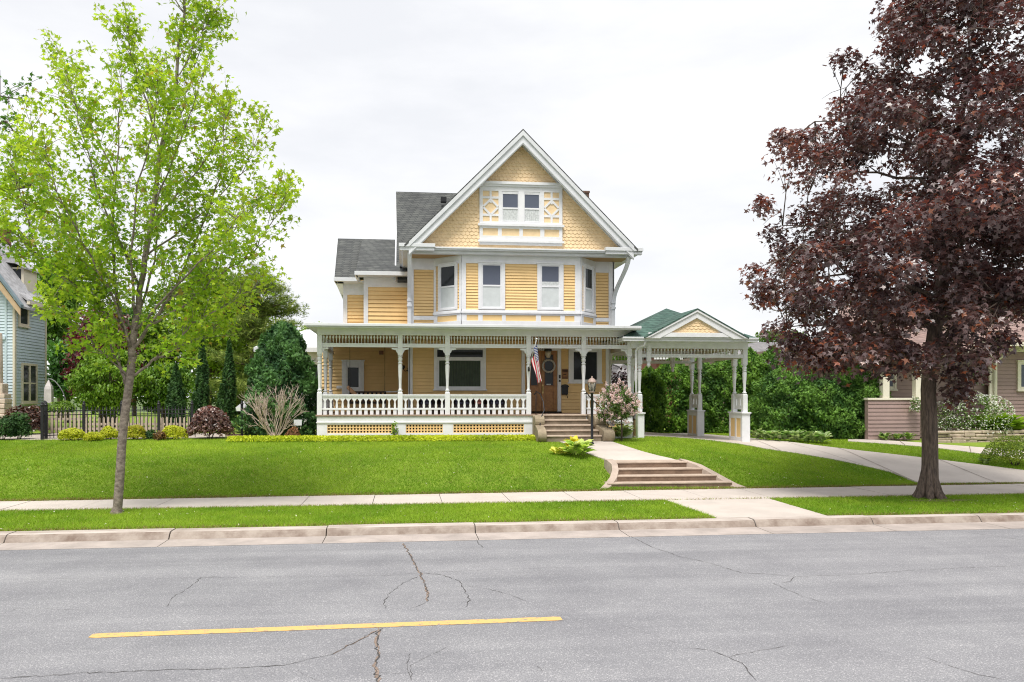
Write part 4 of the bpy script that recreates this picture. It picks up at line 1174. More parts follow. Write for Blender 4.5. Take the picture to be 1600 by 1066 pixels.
def pier(x0, x1, y0, y1, zb):
    mb = MB()
    mb.box(x0, x1, y0, y1, zb-.15, PT-.05)
    mb.box(x0-.05, x1+.05, y0-.05, y1+.05, PT-.05, PT); mb.box(x0-.02, x1+.02, y0-.02, y1+.02, PT-.09, PT-.05)
    for xs in (x0-.022, x1+.0):                                  # raised frame round two panels on the side faces
        n = 2; w = (y1-y0)
        mb.box(xs, xs+.022, y0, y1, zb-.1, zb+.14); mb.box(xs, xs+.022, y0, y1, PT-.23, PT-.09)
        for yy in (y0, y0+w/2-.06, y1-.14): mb.box(xs, xs+.022, yy, yy+(.14 if yy != y0+w/2-.06 else .12), zb+.14, PT-.23)
    p_ = part(mb, 'pier', M['trim'], .006, port)
    mb = MB()
    mb.box(x0-.006, x0-.001, y0+.14, y1-.14, zb+.14, PT-.23); mb.box(x1+.001, x1+.006, y0+.14, y1-.14, zb+.14, PT-.23)
    sub(mb, 'panel', M['panel'], p_)
    xc = (x0+x1)/2
    ya, yb = y0+.14, y1-.14
    for y in (ya, yb):
        o = bpy.data.objects.new('turned_post', cpm); COL.objects.link(o); o.location = (xc, y, 0); hang(o, port)
    mb = MB()
    mb.box(xc-.045, xc+.045, ya+.08, yb-.08, PT+.60, PT+.68); mb.box(xc-.035, xc+.035, ya+.08, yb-.08, PT+.10, PT+.16)
    L = yb-ya-.16
    for i in range(2):
        yy = ya+.08+L*i/2
        mb.box(xc-.02, xc+.02, yy, yy+L*.16, PT+.16, PT+.60); mb.box(xc-.02, xc+.02, yy+L*.34, yy+L*.5, PT+.16, PT+.60)
        mb.box(xc-.02, xc+.02, yy+L*.16, yy+L*.34, PT+.50, PT+.60); mb.box(xc-.02, xc+.02, yy+L*.16, yy+L*.34, PT+.16, PT+.24)
    part(mb, 'railing', M['trim'], 0, port)
    mb = MB(); mb.box(xc-.04, xc+.04, ya+.08, yb-.08, BZ0, BZ0+.07); part(mb, 'tie_rail', M['trim'], 0, port)
pw = .26
pier(gx0, gx0+pw, 27.0, 28.15, 1.05)
rx = XA(1080, 32.0)
pier(gx0-.05, gx0+.21, 31.2, 32.35, .97)
pier(PXL2-.02, PXL2+.22, 26.98, 28.1, 1.1)
for x, y, zt in ((XA(1013.5, 27.05), 27.05, BZ2+.2), (XA(1051, 32.0), 32.0, BZ2+.2)):
    m = MB(); s_ = .075; m.box(x-s_, x+s_, y-s_, y+s_, BZ0-.15, zt)
    m.lathe([(s_*.7, BZ0-.15), (s_*.95, BZ0-.17), (s_*.6, BZ0-.2), (s_*.95, BZ0-.25), (s_*1.0, BZ0-.29), (s_*.6, BZ0-.35), (.01, BZ0-.37)], (x, y), 10)
    part(m, 'drop_pendant', M['trim'], 0, port)
m = MB(); x = XA(1008, 26.55)
m.tube([(x, 26.55, CZB+.05), (x, 26.58, CZB-.12), (XA(996, 26.9), 26.9, cz(545)), (XA(993.5, 26.9), 26.9, cz(550)), (XA(995, 26.9), 26.9, 1.15)], .04, 8)
part(m, 'downspout', M['trim'], 0, port)

# ================================================================ STEPS
# porch steps: five risers between curved cheek walls
ps = empty('porch_steps', (XA(889, 26), 26.3, 1.2))
tag(ps, 'weathered concrete porch steps with rounded cheek walls below the front door', 'steps')
sxl = XA(841, YF)
rise = [(688.5, 678, 846, 938), (672, 669, 846, 933), (667, 662.5, 846, 924), (661, 656.5, 845, 917), (655, 648.5, 845, 914)]
zst = [1.2 + (ZFL-1.2)*k/5 for k in range(6)]
yst = [25.55, 25.85, 26.15, 26.45, 26.75, 27.05]
m = MB(); m2 = MB()
for k in range(5):
    y0, y1 = yst[k], 27.0
    x0, x1 = XA(rise[k][2]-3, y0), XA(rise[k][3]+2, y0)
    m.box(x0, x1, y0, y1, .9, zst[k+1]-.05)
    m2.box(x0-.01, x1+.01, y0-.035, y1, zst[k+1]-.05, zst[k+1])
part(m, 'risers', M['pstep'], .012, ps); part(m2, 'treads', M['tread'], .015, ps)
def cheek(xa, xb, w, flip):
    """low wall beside the steps ending in a big scroll"""
    mb = MB(); n = 16
    prof = [(27.0, ZFL-.02), (26.75, ZFL-.02), (26.55, ZFL-.10), (26.42, ZFL-.25), (26.2, 1.72), (26.0, 1.66), (25.8, 1.64), (25.62, 1.58)]
    cy, cz_, r = 25.6, 1.36, .22
    for i in range(n): prof.append((cy - r*math.sin(math.pi*i/n*.95), cz_ + r*math.cos(math.pi*i/n*.95)))
    prof += [(25.6, 1.0), (27.0, 1.0)]
    def xo(y): return xa + (xb-xa)*max(0, (27.0-y))/1.4
    N = len(prof)
    for side in (0, w):
        for y, z in prof: mb.v.append((xo(y)+side, y, z))
    mb.f.append(list(range(N))); mb.m.append(0); mb.sm.append(False)
    mb.f.append([N+i for i in range(N)][::-1]); mb.m.append(0); mb.sm.append(False)
    for i in range(N):
        j = (i+1) % N; mb.f.append([i, N+i, N+j, j]); mb.m.append(0); mb.sm.append(False)
    part(mb, 'cheek_wall', M['stone'], .02, ps)
    mb = MB(); x0 = xo(26.35)
    # drum shaped scroll on top, lying across the wall
    pts = []
    for i in range(14):
        a = 2*math.pi*i/14; pts.append((26.3 + .21*math.cos(a), 1.82 + .21*math.sin(a)))
    mb.prism([(x0-.02, y, z) for y, z in pts], (w+.04, 0, 0)); part(mb, 'scroll', M['stone'], .03, ps)
cheek(XA(834, 27)-.05, XA(834, 27)-.12, .30, 1)
cheek(XA(918, 27)-.02, XA(945, 25.6)-.10, .38, 1)
for x, nm in ((XA(838.5, 26.5), 1), (XA(917.5, 26.6), 2)):
    m = MB()
    top = 2.05 + .86
    if nm == 1: m.tube([(x, 27.0, 2.75), (x+.05, 26.85, 2.86), (x+.16, 26.7, 2.78), (x+.24, 26.5, 2.5), (x+.24, 26.35, 2.2), (x+.12, 26.2, 2.0), (x+.05, 26.1, 1.75), (x+.05, 26.08, 1.3)], .018, 8); m.tube([(x+.05, 26.95, 2.05), (x+.05, 26.9, 2.84)], .014, 6)
    else: m.tube([(x, 27.0, 2.78), (x+.02, 26.8, 2.82), (x+.16, 26.4, 2.55), (x+.42, 25.9, 2.2), (x+.5, 25.7, 2.05)], .018, 8); m.tube([(x+.02, 26.85, 2.05), (x+.02, 26.85, 2.8)], .014, 6); m.tube([(x+.5, 25.72, 1.25), (x+.5, 25.7, 2.06)], .014, 6)
    part(m, 'handrail', M['iron'], 0, ps)

# garden steps down to the pavement
gs = empty('garden_steps', (XA(1040, 20.6), 20.6, .2))
tag(gs, 'four concrete garden steps between flared curbs going down to the pavement', 'steps')
ry = [20.10, 20.42, 20.72, 21.02]
rz = [.21, .37, .53, .69, .85]
rpx = [(956, 1126), (959, 1112), (962, 1095), (961, 1079)]
m = MB(); m2 = MB()
def rfun(y): return XA(np.interp(y, [20.1, 21.15], [1141, 1064]), y)
def lfun(y): return XA(np.interp(y, [20.1, 20.4, 20.75, 21.1], [952, 963, 966, 960]), y)
for k in range(4):
    y0 = ry[k]; y1 = ry[k+1] if k < 3 else 21.6
    for mb, za, zb, yo in ((m, rz[k]-.25, rz[k+1]-.045, 0), (m2, rz[k+1]-.045, rz[k+1], -.02)):
        mb.prism([(lfun(y0)-.05, y0+yo, za), (rfun(y0)+.05, y0+yo, za), (rfun(y0 if k < 3 else y0)+.05, y1+.05, za), (lfun(y0)-.05, y1+.05, za)], (0, 0, zb-za))
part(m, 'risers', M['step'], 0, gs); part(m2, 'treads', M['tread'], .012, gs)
def curb(inner, outer, zt, mt):
    mb = MB(); n = len(inner)
    for (xi, yi), (xo, yo), z in zip(inner, outer, zt):
        mb.v += [(xi, yi, z), (xo, yo, z+.004), (xi, yi, .1), (xo, yo, .1)]
    for i in range(n-1):
        a, b = i*4, i*4+4
        for q in ((a, b, b+1, a+1), (a+2, b+2, b, a), (a+1, b+1, b+3, a+3)): mb.f.append(list(q)); mb.m.append(0); mb.sm.append(False)
    for a in (0, (n-1)*4): mb.f.append([a, a+1, a+3, a+2] if a == 0 else [a, a+2, a+3, a+1]); mb.m.append(0); mb.sm.append(False)
    part(mb, 'side_curb', mt, 0, gs)
M['curb'] = mat('weathered_curb_concrete', (0.44, 0.36, 0.30), 0.9, 0.16, 2.5, 0.3, 40)
yv = [19.98, 20.15, 20.35, 20.6, 20.85, 21.1, 21.4]
zt = [.24, .36, .50, .66, .80, .885, .895]
zt2 = [.225, .30, .43, .60, .77, .885, .895]
def XL(px): return lambda y: XA(px(y), y)
linn = [(XA(p_, y), y) for p_, y in zip((951, 958, 964, 966.5, 965, 961, 957), yv)]
lout = [(XA(p_, y), y) for p_, y in zip((938, 946, 953, 956.5, 955.5, 949, 944), yv)]
curb(linn, lout, zt, M['curb'])
rinn = [(XA(p_, y), y) for p_, y in zip((1150, 1138, 1124, 1106, 1087, 1066, 1061), yv)]
rout = [(XA(p_, y), y) for p_, y in zip((1167, 1152, 1136, 1116, 1096, 1073, 1064), yv)]
curb(rinn, rout, zt2, M['curb'])

# ================================================================ THINGS ON AND ROUND THE PORCH
# lamp post
lb = GH(925, 695.5)
lamp = empty('lamp_post', lb)
tag(lamp, 'black garden lamp post with a glazed lantern beside the front walk', 'lamp post')
def lz(py): return ZA(925, py, lb.y)
x, y = lb.x, lb.y
m = MB(); m.lathe([(.07, lb.z-.1), (.07, lb.z+.06), (.045, lb.z+.09), (.043, lz(616)), (.06, lz(615)), (.05, lz(613))], (x, y), 12); part(m, 'post', M['black'], 0, lamp)
m = MB(); m.lathe([(.05, lz(614)), (.095, lz(613)), (.10, lz(612))], (x, y), 6); m.lathe([(.155, lz(598)), (.16, lz(597.2)), (.10, lz(592.6)), (.035, lz(590.8)), (.02, lz(589.8)), (.03, lz(588.8)), (.01, lz(587.8))], (x, y), 6)
M['lampcap'] = mat('weathered_lamp_copper', (0.40, 0.30, 0.26), 0.5, 0.15, 6)
part(m, 'lantern_cap', M['lampcap'], 0, lamp)
m = MB()
for k in range(6):
    a = 2*math.pi*k/6; m.tube([(x+.095*math.cos(a), y+.095*math.sin(a), lz(612)), (x+.14*math.cos(a), y+.14*math.sin(a), lz(598))], .009, 5)
part(m, 'lantern_frame', M['black'], 0, lamp)
mg, n, l, p = nodes_of('clear_lantern_glass'); p.inputs['Base Color'].default_value = (.8, .78, .68, 1); p.inputs['Roughness'].default_value = .15; p.inputs['Transmission Weight'].default_value = .75; p.inputs['IOR'].default_value = 1.1; M['lglass'] = mg
m = MB(); m.lathe([(.088, lz(612)), (.133, lz(598))], (x, y), 6); part(m, 'lantern_glass', M['lglass'], 0, lamp)
m = MB(); m.lathe([(.02, lz(612)), (.028, lz(610)), (.03, lz(603)), (.012, lz(601))], (x, y), 8); part(m, 'bulb', M['curtain'], 0, lamp)
# flag
fb = P(826.5, 576, 27.0); ft = P(838.5, 531, 26.15)
flag = empty('flag', fb); tag(flag, 'stars and stripes flag hanging from a slanted pole on a porch post', 'flag', )
m = MB(); m.tube([fb, ft], .014, 8); m.lathe([(.02, ft.z), (.035, ft.z+.03), (.02, ft.z+.06)], (ft.x, ft.y), 8); part(m, 'flagpole', M['trimg'], 0, flag)
m = MB(); m.box(fb.x-.03, fb.x+.03, fb.y-.02, fb.y+.1, fb.z-.1, fb.z+.06); part(m, 'pole_bracket', M['iron'], 0, flag)
for nm, c in (('red', (.50, .02, .045)), ('white', (.68, .66, .67)), ('navy', (.035, .06, .20))):
    M['f'+nm] = mat('flag_%s_cloth' % nm, c, .8, .06, 8)
# cloth: u along the pole edge (hoist), v along the stripes hanging down
NU, NV = 39, 60
q1 = fb.lerp(ft, .97); q0 = fb.lerp(ft, .28)
def fpt(u, v):
    """u 0..1 across the stripes from the pole tip, v 0..1 down the fly, limp folds"""
    top = q1.lerp(q0, u)
    L = 1.32
    fold = .06*math.sin(u*9 + .6) * (0.25 + v)
    px_t = 839.5 - 6*u; px_b = 846 - 14*u
    squeeze = 1 - .45*sstep(0.0, .7, v)
    xx = q1.x + (top.x - q1.x)*squeeze + v*(.12 + .07*math.sin(u*3)) + .035*math.sin(u*11+v*2)
    yy = q1.y + (top.y - q1.y)*squeeze*.6 + fold
    zz = q1.z + (top.z - q1.z)*(1-.55*v) - v*L*(1 - .10*u)
    return Vector((xx, yy, zz))
m = MB(); st = MB()
for i in range(NU+1):
    for j in range(NV+1): m.v.append(tuple(fpt(i/NU, j/NV)))
for i in range(NU):
    for j in range(NV):
        stripe = i*13//NU; canton = stripe < 7 and j < NV*.46
        m.f.append([i*(NV+1)+j, (i+1)*(NV+1)+j, (i+1)*(NV+1)+j+1, i*(NV+1)+j+1]); m.m.append(2 if canton else (0 if stripe % 2 == 0 else 1)); m.sm.append(True)
for r_ in range(9):
    for c_ in range(6 if r_ % 2 == 0 else 5):
        u = (r_+1)/10*7/13; v = .46*((c_+.5)/6 if r_ % 2 == 0 else (c_+1)/6)
        c0 = fpt(u, v); du = (fpt(u+.01, v)-c0).normalized(); dv = (fpt(u, v+.01)-c0).normalized(); nn = du.cross(dv)
        if nn.y > 0: nn = -nn
        m.mi = 1; vs = []
        for k in range(10):
            a = math.pi*k/5; r2 = .030 if k % 2 == 0 else .013
            vs.append(c0 + nn*.006 + du*r2*math.cos(a) + dv*r2*math.sin(a))
        m.add(vs, [tuple(range(10))])
part(m, 'flag_cloth', [M['fred'], M['fwhite'], M['fnavy']], 0, flag)
# wreath on the right-hand door
q = P(857.3, 572, YW-.12)
wr = MB(); N = 40
pts = [(q.x + .235*math.cos(2*math.pi*k/N), q.y, q.z + .235*math.sin(2*math.pi*k/N)) for k in range(N+1)]
wr.tube(pts, .038, 8, False)
for k in range(60):
    a = random.uniform(0, 2*math.pi); r2 = .235 + random.uniform(-.035, .04); c0 = Vector((q.x + r2*math.cos(a), q.y - random.uniform(.0, .04), q.z + r2*math.sin(a)))
    d1 = Vector((random.gauss(0,1), random.gauss(0,.5), random.gauss(0,1))).normalized()*.06; d2 = Vector((random.gauss(0,1), random.gauss(0,1), random.gauss(0,1))).normalized()*.02
    wr.add([c0-d2, c0+d1, c0+d2], [(0,1,2)])
M['wreath'] = mat('dried_twig_wreath', (0.56, 0.52, 0.45), .9, .3, 20)
tag(wr.build('door_wreath', M['wreath']), 'round grey twig wreath hanging on the oak front door', 'wreath')
# mailbox and sign on the wall beside the door
q = P(883, 609, YW-.14); mb_ = empty('mailbox', q); tag(mb_, 'black rounded mailbox on the yellow wall right of the door', 'mailbox')
m = MB(); w = .125
prof = [(q.x-w, q.z-.17), (q.x-w*.8, q.z-.2), (q.x+w*.8, q.z-.2), (q.x+w, q.z-.17), (q.x+w, q.z+.12), (q.x-w, q.z+.12)]
m.prism([(a, q.y, c) for a, c in prof], (0, .1, 0)); part(m, 'box', M['black'], .02, mb_)
m = MB(); n = 12; prof = [(q.x + (w+.03)*math.cos(math.pi*k/n), q.z + .10 + .11*math.sin(math.pi*k/n)) for k in range(n+1)]; m.prism([(a, q.y-.03, c) for a, c in prof], (0, .13, 0)); part(m, 'lid', M['black'], .012, mb_)
m = MB(); m.tube([(q.x+.06, q.y+.02, q.z-.2), (q.x+.09, q.y, q.z-.26), (q.x+.09, q.y, q.z-.33)], .012, 6); part(m, 'hook', M['black'], 0, mb_)
q = P(882.8, 584.5, YW-.05); sg = empty('wall_plaque', q); tag(sg, 'small carved brown wall plaque above the black mailbox', 'plaque')
m = MB(); m.box(q.x-.12, q.x+.12, q.y, q.y+.03, q.z-.19, q.z+.19); part(m, 'board', M['doordk'], .008, sg)
m = MB(); m.box(q.x-.10, q.x+.10, q.y-.012, q.y, q.z-.10, q.z+.06); part(m, 'panel', M['door'], 0, sg)
m = MB()
for k in range(6): m.tube([(q.x-.09+.036*k, q.y-.02, q.z+.09), (q.x-.085+.036*k, q.y-.02, q.z+.155)], .009, 5)
m.box(q.x-.07, q.x+.05, q.y-.018, q.y-.012, q.z-.03, q.z+.0); part(m, 'carving', M['dark'], 0, sg)
# door mat
m = MB(); m.box(XA(826, 29.1), XA(874, 29.1), 28.6, 29.35, ZFL+.001, ZFL+.02); tag(m.build('door_mat', M['dark'], None, .006), 'dark door mat lying in front of the oak front door', 'mat')
# porch furniture seen through the balusters
M['wick'] = mat('dark_wicker', (0.045, 0.032, 0.03), .8, .3, 30, .5, 90)
M['cush'] = mat('faded_red_cushion', (0.30, 0.055, 0.05), .9, .3, 14, c2=(.42, .26, .2))
M['cushn'] = mat('navy_striped_cushion', (0.05, 0.05, 0.085), .9, .15, 10)
M['cusho'] = mat('peach_cushion', (0.62, 0.36, 0.22), .9, .1, 8)
def seat(name, x0, x1, y0, label, cat, cush, high=.62, nc=2, stripe=False, group=None):
    t = empty(name, ((x0+x1)/2, y0+.35, ZFL)); tag(t, label, cat, group)
    mb = MB(); z = ZFL
    mb.box(x0, x1, y0, y0+.62, z+.16, z+.34); part(mb, 'seat', M['wick'], .02, t)
    mb = MB(); mb.prism([(x0, y0+.55, z+.3), (x0, y0+.62, z+.3), (x0, y0+.75, z+high), (x0, y0+.67, z+high)], (x1-x0, 0, 0)); part(mb, 'backrest', M['wick'], .015, t)
    for xa, xb in ((x0-.05, x0+.03), (x1-.03, x1+.05)):
        mb = MB(); mb.box(xa, xb, y0, y0+.66, z+.34, z+.52); mb.box(xa, xb, y0, y0+.06, z, z+.52); part(mb, 'arm', M['wick'], .015, t)
    for xa in (x0+.02, x1-.08):
        for ya in (y0+.02, y0+.54): mb = MB(); mb.box(xa, xa+.06, ya, ya+.06, z, z+.17); part(mb, 'leg', M['wick'], 0, t)
    for k in range(nc):
        a = x0+.05+(x1-x0-.1)*k/nc; b = x0+.05+(x1-x0-.1)*(k+1)/nc-.02
        mb = MB(); mb.box(a, b, y0+.02, y0+.56, z+.345, z+.44); part(mb, 'seat_cushion', M[cush], .03, t)
        mb = MB(); mb.box(a+.02, b-.02, y0+.42, y0+.54, z+.44, z+min(.68, high-.02)); bc = part(mb, 'back_cushion', M[cush], .03, t)
        if stripe:
            mb = MB(); mb.box(a+.02, b-.02, y0+.41, y0+.419, z+.5, z+.53); sub(mb, 'stripe', M['curtain'], bc)
    return t
seat('wicker_armchair', XA(655, 28.2), XA(678, 28.2), 28.0, 'dark wicker armchair with navy cushion behind the railing, left of the big window', 'armchair', 'cushn', .72, 1)
seat('wicker_sofa', XA(709, 28.2), XA(735, 28.2), 28.0, 'dark wicker loveseat with white striped navy cushions under the big front window', 'sofa', 'cushn', .72, 2, True)
seat('wicker_rocker', XA(739, 28.2), XA(757, 28.2), 28.0, 'wicker chair with faded red cushion between the loveseat and the navy-cushioned chair', 'armchair', 'cush', .74, 1)
seat('wicker_chair', XA(764, 28.2), XA(789, 28.2), 28.0, 'dark wicker chair with navy cushion nearest the front steps', 'armchair', 'cushn', .72, 1)
seat('wicker_stool', XA(686, 28.3), XA(694, 28.3), 28.1, 'narrow red-cushioned wicker seat behind the second front post', 'armchair', 'cush', .6, 1)
x0, x1, y0 = XA(545, 29.6), XA(603, 29.6), 29.3
sw = empty('porch_swing', ((x0+x1)/2, y0+.3, 4.84)); tag(sw, 'dark slatted porch swing hung on chains from the ceiling with a peach pillow', 'porch swing')
z = ZFL+.42
m = MB()
for k in range(6): m.box(x0, x1, y0+k*.09, y0+k*.09+.07, z, z+.025)
m.box(x0, x1, y0-.02, y0+.02, z-.06, z); m.box(x0, x1, y0+.5, y0+.54, z-.06, z); part(m, 'seat', M['wick'], 0, sw)
m = MB()
for k in range(9):
    a = x0 + (x1-x0-.08)*k/8; m.prism([(a, y0+.54, z), (a, y0+.57, z), (a, y0+.70, z+.42), (a, y0+.67, z+.42)], (.08, 0, 0))
m.box(x0, x1, y0+.66, y0+.70, z+.36, z+.42); part(m, 'backrest', M['wick'], 0, sw)
for xa in (x0+.04, x1-.04):
    m = MB(); m.bar((xa, y0, z+.22), (xa, y0+.6, z+.24), .06, .03); m.bar((xa, y0+.02, z), (xa, y0+.02, z+.22), .04, .04, (0,1,0)); part(m, 'arm', M['wick'], 0, sw)
    m = MB(); t_ = Vector((xa, y0+.3, z+1.0)); m.tube([(xa, y0+.02, z), t_], .008, 5); m.tube([(xa, y0+.56, z), t_], .008, 5); m.tube([t_, (xa, y0+.3, 4.84)], .008, 5); part(m, 'chain', M['iron'], 0, sw)
pw_ = MB(); a = P(549, 607, y0+.45); pw_.prism([(a.x-.2, y0+.38, a.z+.02), (a.x-.12, y0+.38, a.z+.12), (a.x+.22, y0+.42, a.z-.2), (a.x+.1, y0+.42, a.z-.3)], (0, .14, 0)); tag(pw_.build('throw_pillow', M['cusho'], None, .04), 'peach pillow propped on the left end of the porch swing', 'pillow')
q = P(613, 612, 30.4); tb = empty('side_table', (q.x, 30.4, ZFL)); tag(tb, 'small pale framed table on the porch beside the swing', 'table')
m = MB(); m.box(q.x-.33, q.x+.35, 30.2, 30.7, q.z-.03, q.z+.02); part(m, 'table_top', M['trimg'], 0, tb)
for dx in (-.31, .29):
    for dy in (30.22, 30.62): m = MB(); m.box(q.x+dx, q.x+dx+.05, dy, dy+.05, ZFL, q.z-.03); part(m, 'leg', M['trimg'], 0, tb)
# small signs in the beds
def sign(px0, py0, px1, py1, Y, zb, label, mt, lines=0):
    a, b = P(px0, py1, Y), P(px1, py0, Y); t = empty('yard_sign', ((a.x+b.x)/2, Y, zb)); tag(t, label, 'yard sign')
    mb = MB(); mb.box(a.x, b.x, Y, Y+.02, a.z, b.z); bd = part(mb, 'board', M[mt], .004, t)
    for k in range(lines):
        zc = a.z + (b.z-a.z)*(k+.8)/(lines+.6); mb = MB(); mb.box(a.x+.04, b.x-.03, Y-.008, Y-.001, zc-.035, zc+.035); sub(mb, 'lettering_band', M['fnavy'], bd)
    mb = MB(); mb.tube([((a.x+b.x)/2, Y+.03, zb-.1), ((a.x+b.x)/2, Y+.03, b.z-.05)], .012, 6); part(mb, 'stake', M['iron'], 0, t)
sign(459, 656, 471.5, 665, 27.6, 1.2, 'blank pale square sign on a stake before the big cedar', 'trimg')
sign(952.5, 657.5, 960, 666, 26.5, 1.15, 'small white sign with two dark bands under the lilac', 'trim', 2)

# ================================================================ BLUE HOUSE (left)
M['blue'] = mat('pale_blue_siding', (0.52, 0.625, 0.68), .6, .05, 1.2)
M['cream'] = mat('cream_trim', (0.68, 0.62, 0.50), .5, .05, 2)
M['slate'] = mat('pale_grey_shingles', (0.42, 0.42, 0.44), .7, .2, 5, .5, 25)
M['tan'] = mat('tan_soffit', (0.52, 0.38, 0.24), .7, .1, 3)
bh = empty('blue_house', (-18, 34, 1.25)); tag(bh, 'pale blue clapboard house with cream trim at the left edge', 'house')
BX = -16.0
yn = BX/math.tan(TH + math.atan((21-PX0)/FPX)); yf = BX/math.tan(TH + math.atan((71-PX0)/FPX))
SF = Frame((BX, 0, 0), (0, 1, 0), (1, 0, 0))
def sz(px, py): return P(px, py, BX/math.tan(TH + math.atan((px-PX0)/FPX))).z
m = MB(); ez_ = sz(45, 474)
siding(m, SF, yn, yf, .9, ez_, .125); m.prism([(BX-.02, yn+.01, .6), (BX-.02, yf, .6), (BX-9, yf, .6), (BX-9, yn+.01, .6)], (0, 0, ez_-.6))
FF = Frame((0, yn, 0), (1, 0, 0), (0, -1, 0)); siding(m, FF, BX-8, BX, .9, ez_+.1, .125)
gpz = ez_ + 5.4
def slope(x): return ez_ - .35 + (BX+.45 - x)*1.40
nb = 40
for i in range(nb):
    z0 = ez_ + .1 + i*.125; xr_ = BX + .45 - (z0 - ez_ + .35)/1.40
    if xr_ - (BX-8) < .2: break
    siding(m, FF, BX-8, xr_-.12, z0, z0+.125, .125)
m.prism([(BX-8, yn+.012, ez_), (BX-.2, yn+.012, ez_), (BX-4.4, yn+.012, slope(BX-4.4)-.2), (BX-8, yn+.012, slope(BX-4.4)-.2)], (0, .3, 0))
part(m, 'wall', M['blue'], 0, bh)
m = MB()
rk = [(BX+.50, slope(BX+.50)), (BX-4.3, slope(BX-4.3))]
m.prism([(rk[0][0], yn-.5, rk[0][1]), (rk[1][0], yn-.5, rk[1][1]), (rk[1][0], yn-.5, rk[1][1]-.62), (rk[0][0], yn-.5, rk[0][1]-.30)], (0, .06, 0))
part(m, 'rake_board', M['tan'], 0, bh)
m = MB(); m.prism([(rk[0][0]+.04, yn-.56, rk[0][1]+.02), (rk[1][0]+.04, yn-.56, rk[1][1]+.02), (rk[1][0]+.04, yn-.30, rk[1][1]+.02), (rk[0][0]+.04, yn-.30, rk[0][1]+.02)], (0, 0, .14))
M['bluedk'] = mat('blue_grey_fascia', (0.16, 0.22, 0.25), .5, .1, 3); part(m, 'fascia', M['bluedk'], 0, bh)
m = MB(); m.prism([(rk[0][0], yn-.3, rk[0][1]+.02), (rk[1][0], yn-.3, rk[1][1]+.02), (rk[1][0], yn+6, rk[1][1]+.02), (rk[0][0], yn+.8, rk[0][1]+.02)], (0, 0, .09)); part(m, 'gable_roof', M['slate'], 0, bh)
m = MB()
m.prism([(BX+.45, yn+.3, ez_-.05), (BX+.45, yf+.55, ez_-.05), (BX-3.6, yf-.8, ez_+2.9), (BX-3.6, yn+.3, ez_+2.9)], (0, 0, .1)); part(m, 'roof', M['slate'], 0, bh)
m = MB(); m.box(BX+.38, BX+.5, yn+.3, yf+.6, ez_-.16, ez_-.03); m.box(BX, BX+.38, yn+.3, yf+.55, ez_-.16, ez_-.12); m.box(BX-.02, BX+.05, yf-.09, yf+.02, .9, ez_-.1); m.box(BX-.02, BX+.06, yn-.03, yn+.12, .9, ez_-.2)
part(m, 'eaves', M['cream'], 0, bh)
def swin(px0, px1, py0, py1, pxm, nsash):
    yy = lambda p_: BX/math.tan(TH + math.atan((p_-PX0)/FPX))
    a0, a1 = yy(px0), yy(px1); z0, z1 = sz((px0+px1)/2, py1), sz((px0+px1)/2, py0)
    mb = MB(); t = .10
    SF.box(mb, a0, a0+t, 0, .08, z0, z1); SF.box(mb, a1-t, a1, 0, .08, z0, z1); SF.box(mb, a0+t, a1-t, 0, .079, z1-t, z1); SF.box(mb, a0+t, a1-t, 0, .079, z0, z0+t)
    if nsash == 2: SF.box(mb, (a0+a1)/2-.06, (a0+a1)/2+.06, 0, .078, z0+t, z1-t)
    SF.box(mb, a0-.04, a1+.04, 0, .13, z0-.05, z0)
    if z1-z0 > 1.2: SF.box(mb, a0+t, a1-t, 0, .06, (z0+z1)/2-.03, (z0+z1)/2+.03)
    w_ = part(mb, 'window', M['cream'], 0, bh)
    mb = MB(); SF.box(mb, a0+t, a1-t, 0, .04, z0+t, z1-t); sub(mb, 'pane', M['glass'], w_)
swin(32, 56, 568, 630, 44, 2); swin(27.5, 43, 478, 510, 35, 1)
m = MB(); FF.box(m, BX-3.5, BX-.28, 0, .1, sz(22, 531), sz(22, 526)); FF.box(m, BX-3.5, BX-.28, 0, .1, sz(22, 449), sz(22, 444)); FF.box(m, BX-.32, BX-.24, 0, .05, .9, sz(22, 444)); part(m, 'belt_board', M['blue'], 0, bh)
FW = FF; a0 = BX-.75
m = MB(); FF.box(m, BX-1.9, BX-.58, 0, .08, sz(10, 520), sz(10, 460)); wq = part(m, 'window', M['cream'], 0, bh)
m = MB(); FF.box(m, BX-1.75, BX-.72, .08, .085, sz(10, 517), sz(10, 463)); sub(m, 'pane', M['glass'], wq)
m = MB(); q = P(5, 380, yn+3); m.box(q.x-.5, q.x+.06, q.y, q.y+.6, q.z-2.5, q.z+.7); m.box(q.x-.56, q.x+.12, q.y-.06, q.y+.66, q.z+.55, q.z+.72); part(m, 'chimney', M['brick'], 0, bh)
# dormer behind the gable
q = P(31, 425, yn+1.6); m = MB(); m.box(q.x-.45, q.x+.16, q.y, q.y+1.2, q.z-1.1, q.z+.2); dm = part(m, 'dormer', M['cream'], 0, bh)
m = MB(); m.box(q.x-.32, q.x+.05, q.y-.02, q.y, q.z-.7, q.z+.12); sub(m, 'pane', M['glass'], dm)
m = MB(); m.prism([(q.x-1.0, q.y-.2, q.z+.42), (q.x-.1, q.y-.2, q.z+.34), (q.x+.32, q.y-.2, q.z+.10), (q.x+.32, q.y-.2, q.z+.17), (q.x-.1, q.y-.2, q.z+.5), (q.x-1.0, q.y-.2, q.z+1.1)], (0, 1.6, 0)); sub(m, 'dormer_roof', M['slate'], dm)
